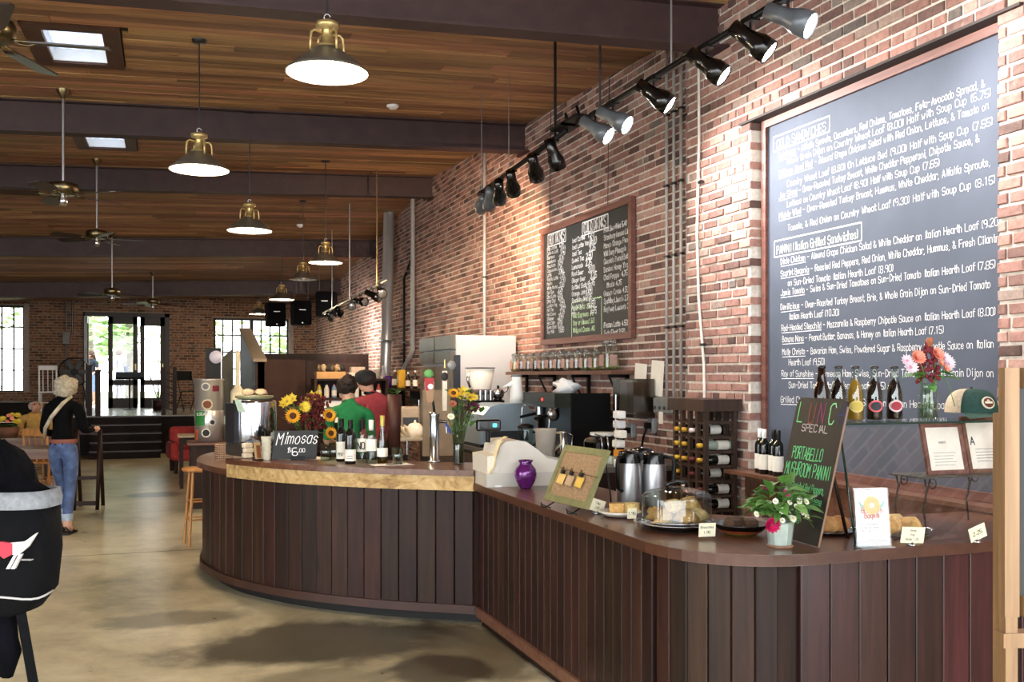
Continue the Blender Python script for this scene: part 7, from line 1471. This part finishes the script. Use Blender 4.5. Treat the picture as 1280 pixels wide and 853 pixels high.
# oval sign on a pole
t = thing('pole_sign', 'dark panel with round white cut-out sign on a steel pole', 'sign', pS(267, 552, 13.2)); t.location.z = 0
MB().b2((-.1, .02, .8), (.1, .05, 1.98)).build('panel', m_black, t); MB().lathe([(0, 0), (.085, 0), (.085, .012), (0, .012)], 24, (.03, .0, 1.86), Matrix.Rotation(PI / 2, 4, 'X')).build('round_face', M('c8c4d4', .5), t); MB().cyl((.1, 0, 0), (.1, 0, 1.95), .014, n=8).build('pole', m_steel, t)
# shelves behind the bar
t = thing('bottle_shelf', 'dark shelf unit of boxes and bottles behind the people at the bar', 'shelf', (2.65, 14.6, 0)); MB().b2((-.55, -.15, 0), (-.51, .2, 1.57)).b2((.5, -.15, 0), (.54, .2, 1.57)).b2((-.55, .18, 0), (.54, .2, 1.57)).build('carcass', m_dkwood, t)
for z in (.5, .9, 1.26, 1.54): MB().b2((-.51, -.16, z), (.5, .18, z + .03)).build('shelf', m_dkwood, t)
so = Vector((2.65, 14.6, 0)); rs = random.Random(44)
cl = ['c8b83a', 'd8d0c8', '7a90b0', 'd09080', 'b8b0a0', 'd8d8dc', '3a3028', 'c8a080', '8a3a30', 'e0dcd4']
for i in range(9):
    x = -.46 + i * .11; b_ = bottle('sauce_bottle', ['yellow sauce bottle at the left end of the dark shelf unit', 'white-bodied sauce bottle next to the yellow one', 'blue sauce bottle on the dark shelf unit', 'salmon sauce bottle on the dark shelf unit', 'beige sauce bottle on the dark shelf unit', 'pale grey sauce bottle on the dark shelf unit', 'dark brown sauce bottle on the dark shelf unit', 'tan sauce bottle on the dark shelf unit', 'brick red sauce bottle at the right end of the dark shelf unit'][i], 'bottle', so + Vector((x, .0, 1.2905)), [(.035, 0), (.037, .005), (.037, .13), (.02, .17), (.014, .2)], M(cl[i], .3), m_black if i % 2 else M('b03030', .5), .02, (M('e4ddd0', .7), .03, .11), 'bottles on the dark shelf unit')
for i, (x, d, c, lab) in enumerate([(-.3, (.42, .2, .1), 'b98f5e', 'brown cardboard tray on top of the dark shelf unit'), (.1, (.28, .2, .09), 'd0c4b8', 'white carton on top of the dark shelf unit'), (.1, (.2, .16, .08), 'b9a596', 'small beige carton stacked on the white carton')]):
    z = 1.571 if i < 2 else 1.662; t = thing('carton', lab, 'carton', so + Vector((x, 0, z))); MB().b2((-d[0] / 2, -d[1] / 2, 0), (d[0] / 2, d[1] / 2, d[2])).build('box', M(c, .8, 0, .12, 15), t); MB().b2((-d[0] / 2 + .01, -.02, d[2]), (d[0] / 2 - .01, .02, d[2] + .001)).build('tape', M('cbb890', .4), t)
for i in range(6):
    t = thing('paper_bag', '%s crumpled bag on the cardboard tray' % ['leftmost dark brown', 'left tan', 'left black', 'right dark brown', 'right tan', 'rightmost black'][i], 'bag', so + Vector((-.46 + i * .065, 0, 1.6715)), i, 'crumpled bags'); MB().sphere((0, 0, .05), .05, 8, 6, (.7, 1, 1), .9).build('bag', M(['5a4a3a', 'a08a6a', '2a2a2a'][i % 3], .8, 0, .3, 30), t)
one(MB().b2((-.25, -.05, 0), (.25, .05, .32)).b2((-.2, -.055, .05), (.2, -.05, .27)), 'white_bin', m_white, 'white tub on the middle shelf of the dark unit', 'tub', so + Vector((-.2, -.05, .931)))
# long wall shelf with packets right of the man in red
t = thing('wall_shelf', 'long dark wall shelf of packets and bottles on the far brick wall', 'shelf', (3.72, 16.3, 1.38)); MB().b2((-.15, -1.8, 0), (.13, 1.6, .03)).build('board', m_dkwood, t)
for y in (-1.5, 0, 1.4): MB().b2((-.12, y, -.2), (.13, y + .03, 0)).build('bracket', m_black, t)
for i, (u, h, r, c, lab) in enumerate([(440, .32, .06, 'cfc6b8', 'tall pale packet on the wall shelf'), (452, .38, .05, 'b9b4c4', 'pale lavender bottle on the wall shelf'), (461, .26, .1, '5a2a80', 'round purple bag on the wall shelf'), (471, .3, .05, '4a3428', 'brown bottle on the wall shelf'), (487, .3, .08, 'd8a82c', 'yellow packet on the wall shelf'), (497, .26, .04, '2a1c18', 'dark bottle next to the yellow packet'), (503, .28, .04, '2a1c18', 'dark bottle at the near end of the wall shelf')]):
    y = 17.7 - i * .47
    if c == '5a2a80': one(MB().sphere((0, 0, .1), .11, 12, 8, (1, 1, .95), .3), 'purple_bag', M(c, .6), lab, 'bag', (3.70, y, 1.4105))
    elif i in (0, 4): t = thing('packet', lab, 'packet', (3.70, y, 1.4105)); MB().rbox((0, 0, h / 2), (.12, r * 2, h), .02).build('pack', M(c, .6), t); MB().box((-.062, 0, h * .5), (.003, r * 1.4, h * .4)).build('print', M('e0d8c8', .7), t)
    else: bottle('syrup_bottle', lab, 'bottle', (3.70, y, 1.4105), [(r, 0), (r, h * .6), (r * .4, h * .75), (r * .35, h)], M(c, .3), m_white, .03, (m_paper, h * .15, h * .5))
# prep table with crockery
t = thing('prep_table', 'steel prep table between the fridge and the bar', 'table', (2.72, 11.9, 0)); MB().b2((-.32, -.75, .86), (.35, .75, .89)).build('top', M('b4aa94', .4, .3), t)
for x in (-.28, .31):
    for y in (-.7, .7): MB().cyl((x, y, 0), (x, y, .86), .02, n=8).build('leg', m_steel, t)
MB().b2((-.3, -.7, .3), (.33, .7, .32)).build('lower_shelf', m_brushed, t)
for i in range(5):
    t = thing('leaning_plate', '%s cream plate of the leaning row on the prep table' % ['leftmost', 'second', 'middle', 'fourth', 'rightmost'][i], 'plate', (2.5 + i * .055, 11.35, .8905), 0, 'leaning plates'); MB().lathe([(0, 0), (.06, 0), (.08, .008), (.078, .011), (0, .005)], 20, (0, 0, .075), Matrix.Rotation(PI / 2 - .5, 4, 'Y')).build('plate', M('d8ccb4', .4), t); MB().b2((-.02, -.03, 0), (.02, .03, .006)).build('foot', m_steel, t)
t = thing('tea_pot', 'white ceramic pot on the prep table', 'pot', (2.82, 11.35, .8905)); MB().lathe([(0, 0), (.07, 0), (.1, .05), (.1, .1), (.07, .15), (.05, .16), (0, .175)], 20).build('body', M('e4ded0', .3), t); MB().sphere((0, 0, .185), .015, 8, 6).build('knob', m_white, t); MB().tube([(.09, 0, .06), (.13, 0, .1), (.15, 0, .14)], .014, 6).build('spout', m_white, t); MB().tube([(-.09, 0, .12), (-.14, 0, .11), (-.14, 0, .06), (-.095, 0, .05)], .009, 6).build('handle', m_white, t)
t = thing('carton', 'beige cardboard carton at the back of the prep table', 'carton', (2.62, 12.2, .8905)); MB().b2((-.18, -.15, 0), (.18, .15, .28)).build('box', M('b59a78', .8, 0, .1, 12), t); MB().b2((-.05, -.153, .1), (.05, -.15, .14)).build('hand_hole', m_black, t)
for k in range(4): MB().cyl((-.12 + .07 * k, -.05, .28), (-.12 + .07 * k, -.05, .36), .028, .034, 12).build('cup', m_white, t)
t = thing('paper_towel_box', 'white dispenser box above the prep table clutter', 'dispenser', (2.62, 12.35, 1.172)); t.location = (2.95, 12.2, .8905); MB().rbox((0, 0, .17), (.25, .2, .33), .03).build('case', M('8f8578', .5), t); MB().b2((-.1, -.103, .1), (.1, -.1, .2)).build('slot', m_dksteel, t)
# potted plant jar between people and tap: tall dark bottle bundle
t = thing('herb_planter', 'tall brown planter with green leaves right of the person in red', 'planter', pS(493, 600, 8.9)); t.location.z = 0
MB().lathe([(0, .9), (.05, .9), (.065, 1.44), (.06, 1.44), (0, 1.4)], 16).build('planter', M('4a2820', .5), t); MB().b2((-.1, -.1, 0), (.1, .1, .9)).build('pedestal', m_dkwood, t)
for k in range(16): a = k * 2.4; put(bl_[0], 'leaf', t, (.03 * math.cos(a), .03 * math.sin(a), 1.44 + .01 * (k % 4)), (.5, 0, a), .9)
# low dark wood pieces on the left: tables, chairs
def table(label, u, v, w_, d_, h=.75, mat=None):
    p = pZ(u, v, h); t = thing('table', label, 'table', (p.x, p.y, 0)); MB().b2((-w_ / 2, -d_ / 2, h - .035), (w_ / 2, d_ / 2, h)).build('top', mat or M('6a5240', .4, 0, .2, 6), t)
    for x in (-1, 1):
        for y in (-1, 1): MB().b2((x * (w_ / 2 - .06) - .035, y * (d_ / 2 - .06) - .035, 0), (x * (w_ / 2 - .06) + .035, y * (d_ / 2 - .06) + .035, h - .035)).build('leg', m_midwood, t)
    MB().b2((-w_ / 2 + .06, -d_ / 2 + .05, h - .12), (w_ / 2 - .06, -d_ / 2 + .07, h - .035)).b2((-w_ / 2 + .06, d_ / 2 - .07, h - .12), (w_ / 2 - .06, d_ / 2 - .05, h - .035)).build('apron', m_midwood, t); return p
table('wooden table nearest, left of the walking person', 18, 560, 1.1, .7)
tp = table('wooden table with flower basket at the far left', 20, 546, 1.2, .8)
t = thing('flower_basket', 'basket of yellow and pink flowers on the far left table', 'flower basket', (tp.x - .08, tp.y - .1, .7505)); t.scale = (.85, .85, .72); MB().lathe([(0, 0), (.13, 0), (.17, .2), (.16, .2), (0, .15)], 16).build('basket', M('6a4430', .8, 0, .3, 60), t)
for k in range(14): a = k * 2.4; put(bl_[0], 'leaf', t, (.1 * math.cos(a), .1 * math.sin(a), .2), (.6, 0, a), 1.5)
for k in range(12): a = k * 2.4; flower(t, [yel, lil, dm_['coral'], yel][k % 4], (.14 * math.cos(a), .1 * math.sin(a), .3 + .06 * (k % 3)), (math.cos(a) * .4, -1, .5), 1.1)
def chair(label, loc, rz, mat, h=.9):
    t = thing('chair', label, 'chair', loc, rz); MB().rbox((0, 0, .44), (.42, .42, .035), .012).build('seat', mat, t)
    for x in (-.18, .18):
        MB().cyl((x, -.18, 0), (x, -.18, .43), .018, n=8).build('leg', mat, t); MB().tube([(x, .19, 0), (x, .18, .45), (x, .24, h)], .018, 8).build('leg', mat, t)
    MB().b2((-.2, .21, h - .1), (.2, .24, h)).build('top_rail', mat, t)
    for x in (-.1, 0, .1): MB().cyl((x, .185, .46), (x, .225, h - .08), .009, n=6).build('spindle', mat, t)
    for y in (-.18, .18): MB().cyl((-.18, y, .2), (.18, y, .2), .01, n=6).build('stretcher', mat, t)
    for x in (-.18, .18): MB().cyl((x, -.18, .25), (x, .18, .25), .01, n=6).build('stretcher', mat, t)
p = pZ(55, 620, 0); chair('light wooden chair left of the walking person', (p.x, p.y + .25, 0), 2.6, m_orangewood); p = pZ(10, 590, 0); chair('wooden chair at the far left table', (p.x - .3, p.y + .1, 0), 1.4, m_midwood)
p = pS(43, 600, 15.0); chair('chair the person in the tan shirt sits on', (p.x, p.y + .06, -.0), .25, m_midwood, .85)
# dark A-frame rack
p = pZ(112, 637, 0); t = thing('a_frame_stand', 'dark wooden A-frame stand behind the walking person', 'stand', (p.x - .02, p.y + .1, 0), -.1)
for x in (-.13, .13):
    MB().tube([(x, -.18, 0), (x, 0, .95)], .028, 4).build('leg', m_dkwood, t); MB().tube([(x, .25, 0), (x, 0, .95)], .028, 4).build('leg', m_dkwood, t)
for z, y in ((.08, -.16), (.92, 0)): MB().b2((-.13, y - .02, z - .025), (.13, y + .02, z + .025)).build('rail', m_dkwood, t)
MB().b2((-.13, -.11, .36), (.13, -.08, .4)).build('rail', m_dkwood, t)
# railing posts at the steps
for i, (x, lab) in enumerate([(-1.36, 'dark newel post left of the entrance steps'), (-1.2, 'second dark newel post left of the entrance steps')]):
    t = thing('newel_post', lab, 'post', (x, 22.0, ZP), 0, 'newel posts'); MB().b2((-.05, -.05, 0), (.05, .05, 1.0 - .1 * i)).build('post', m_dkwood, t); MB().box((0, 0, 1.02 - .1 * i), (.13, .13, .04)).build('cap', m_dkwood, t)
t = thing('stair_railing', 'dark railing right of the entrance steps', 'railing', (.1, 22.0, ZP))
for x in (-.03, .19): MB().b2((x - .04, -.04, 0), (x + .04, .04, 1.0)).build('post', m_dkwood, t)
for k in range(6): MB().box((.08, 0, .12 + k * .15), (.16, .02, .03), 0, 0, .4).build('slat', m_dkwood, t)
# reading stand on the platform
p = pS(162, 480, 24); t = thing('music_stand', 'black slanted stand in front of the glazed doors', 'stand', (p.x, p.y, ZP)); MB().box((0, 0, .82), (.62, .28, .05), 0, .5).build('desk', m_black, t); MB().cyl((0, 0, 0), (0, 0, .8), .02, n=8).build('post', m_black, t); MB().lathe([(0, 0), (.16, 0), (.16, .015), (.03, .03)], 16).build('foot', m_black, t)
# floor fan, folding chair, rocking chair, planter on platform
p = pS(93, 465, 24.6); t = thing('drum_fan', 'round black drum fan left of the doors', 'fan', (p.x, p.y, ZP)); zf = p.z - ZP
MB().lathe([(.36, -.1), (.36, .1), (.34, .1), (.34, -.1), (.36, -.1)], 28, (0, 0, zf), Matrix.Rotation(PI / 2, 4, 'X')).build('drum', m_black, t); MB().cyl((0, -.06, zf), (0, .06, zf), .07, n=12).build('hub', m_black, t)
for k in range(6): MB().box((.18 * math.cos(k * PI / 3), 0, zf + .18 * math.sin(k * PI / 3)), (.26, .01, .11), 0, 0, -k * PI / 3).build('blade', M('3a3a3a', .5), t)
for s in (-.2, .2): MB().tube([(s, 0, zf - .3), (s * 1.5, .15, 0)], .018, 6).build('leg', m_black, t); MB().tube([(s, 0, zf - .3), (s * 1.5, -.15, 0)], .018, 6).build('leg', m_black, t)
p = pS(234, 510, 23.5); t = thing('folding_chair', 'dark folding chair on the platform right of the doors', 'chair', (p.x, p.y, ZP), .4); MB().box((0, 0, .45), (.4, .38, .03)).build('seat', m_black, t); MB().box((0, .2, .82), (.4, .03, .22)).build('backrest', m_blackmatte, t)
for x in (-.18, .18): MB().tube([(x, -.22, 0), (x, .22, .93)], .014, 6).build('leg', m_black, t); MB().tube([(x, .22, 0), (x, -.1, .45)], .014, 6).build('leg', m_black, t)
p = pS(61, 505, 22.8); chair('white slat-back chair on the platform left of the doors', (p.x, p.y, ZP), PI, m_white, 1.05)
p = pS(198, 505, 23.4); t = thing('bare_plant', 'thin bare branches in a pot beside the right door', 'plant', (p.x, p.y, ZP)); MB().lathe([(0, 0), (.12, 0), (.15, .25), (.14, .25), (0, .2)], 14).build('pot', m_dkwood, t); mb = MB(); rs = random.Random(9)
for k in range(9): a = rs.uniform(-1.4, 1.4); mb.tube([(0, 0, .2), (.2 * math.sin(a), .05, .8), (.6 * math.sin(a), .1, 1.3 + .4 * math.cos(a))], .008, 4, [.012, .008, .004])
mb.build('branches', M('2a1c16', .8), t)
# upright piano-like cabinet under the left window
p = pS(20, 500, 21.2); t = thing('upright_piano', 'dark upright piano under the left back window', 'piano', (p.x - .2, YP - .4, 0)); MB().b2((-.75, -.2, 0), (.75, .35, 1.1)).build('case', M('120c0a', .7, spec=.15), t); MB().b2((-.75, -.45, .6), (.75, -.2, .72)).build('key_shelf', M('120c0a', .7, spec=.15), t); MB().b2((-.68, -.44, .721), (.68, -.3, .73)).build('keys', m_white, t)
for x in (-.7, .7): MB().b2((x - .04, -.44, 0), (x + .04, -.36, .6)).build('leg', M('120c0a', .7, spec=.15), t)
# switch box and conduit on the back wall
t = thing('switch_box', 'grey switch box with conduits on the back wall left of the doors', 'electrical box', (pY(83, 423, YR).x, YR - .06, pY(83, 423, YR).z)); MB().rbox((0, 0, 0), (.16, .1, .3), .01).build('box', M('6a6a6a', .5), t)
for dx in (0, .14): MB().cyl((dx, .02, .1), (dx, .02, 1.0), .02, n=8).build('conduit', m_dksteel, t)
MB().cyl((0, .02, -.8), (0, .02, -.1), .02, n=8).build('conduit', m_dksteel, t)
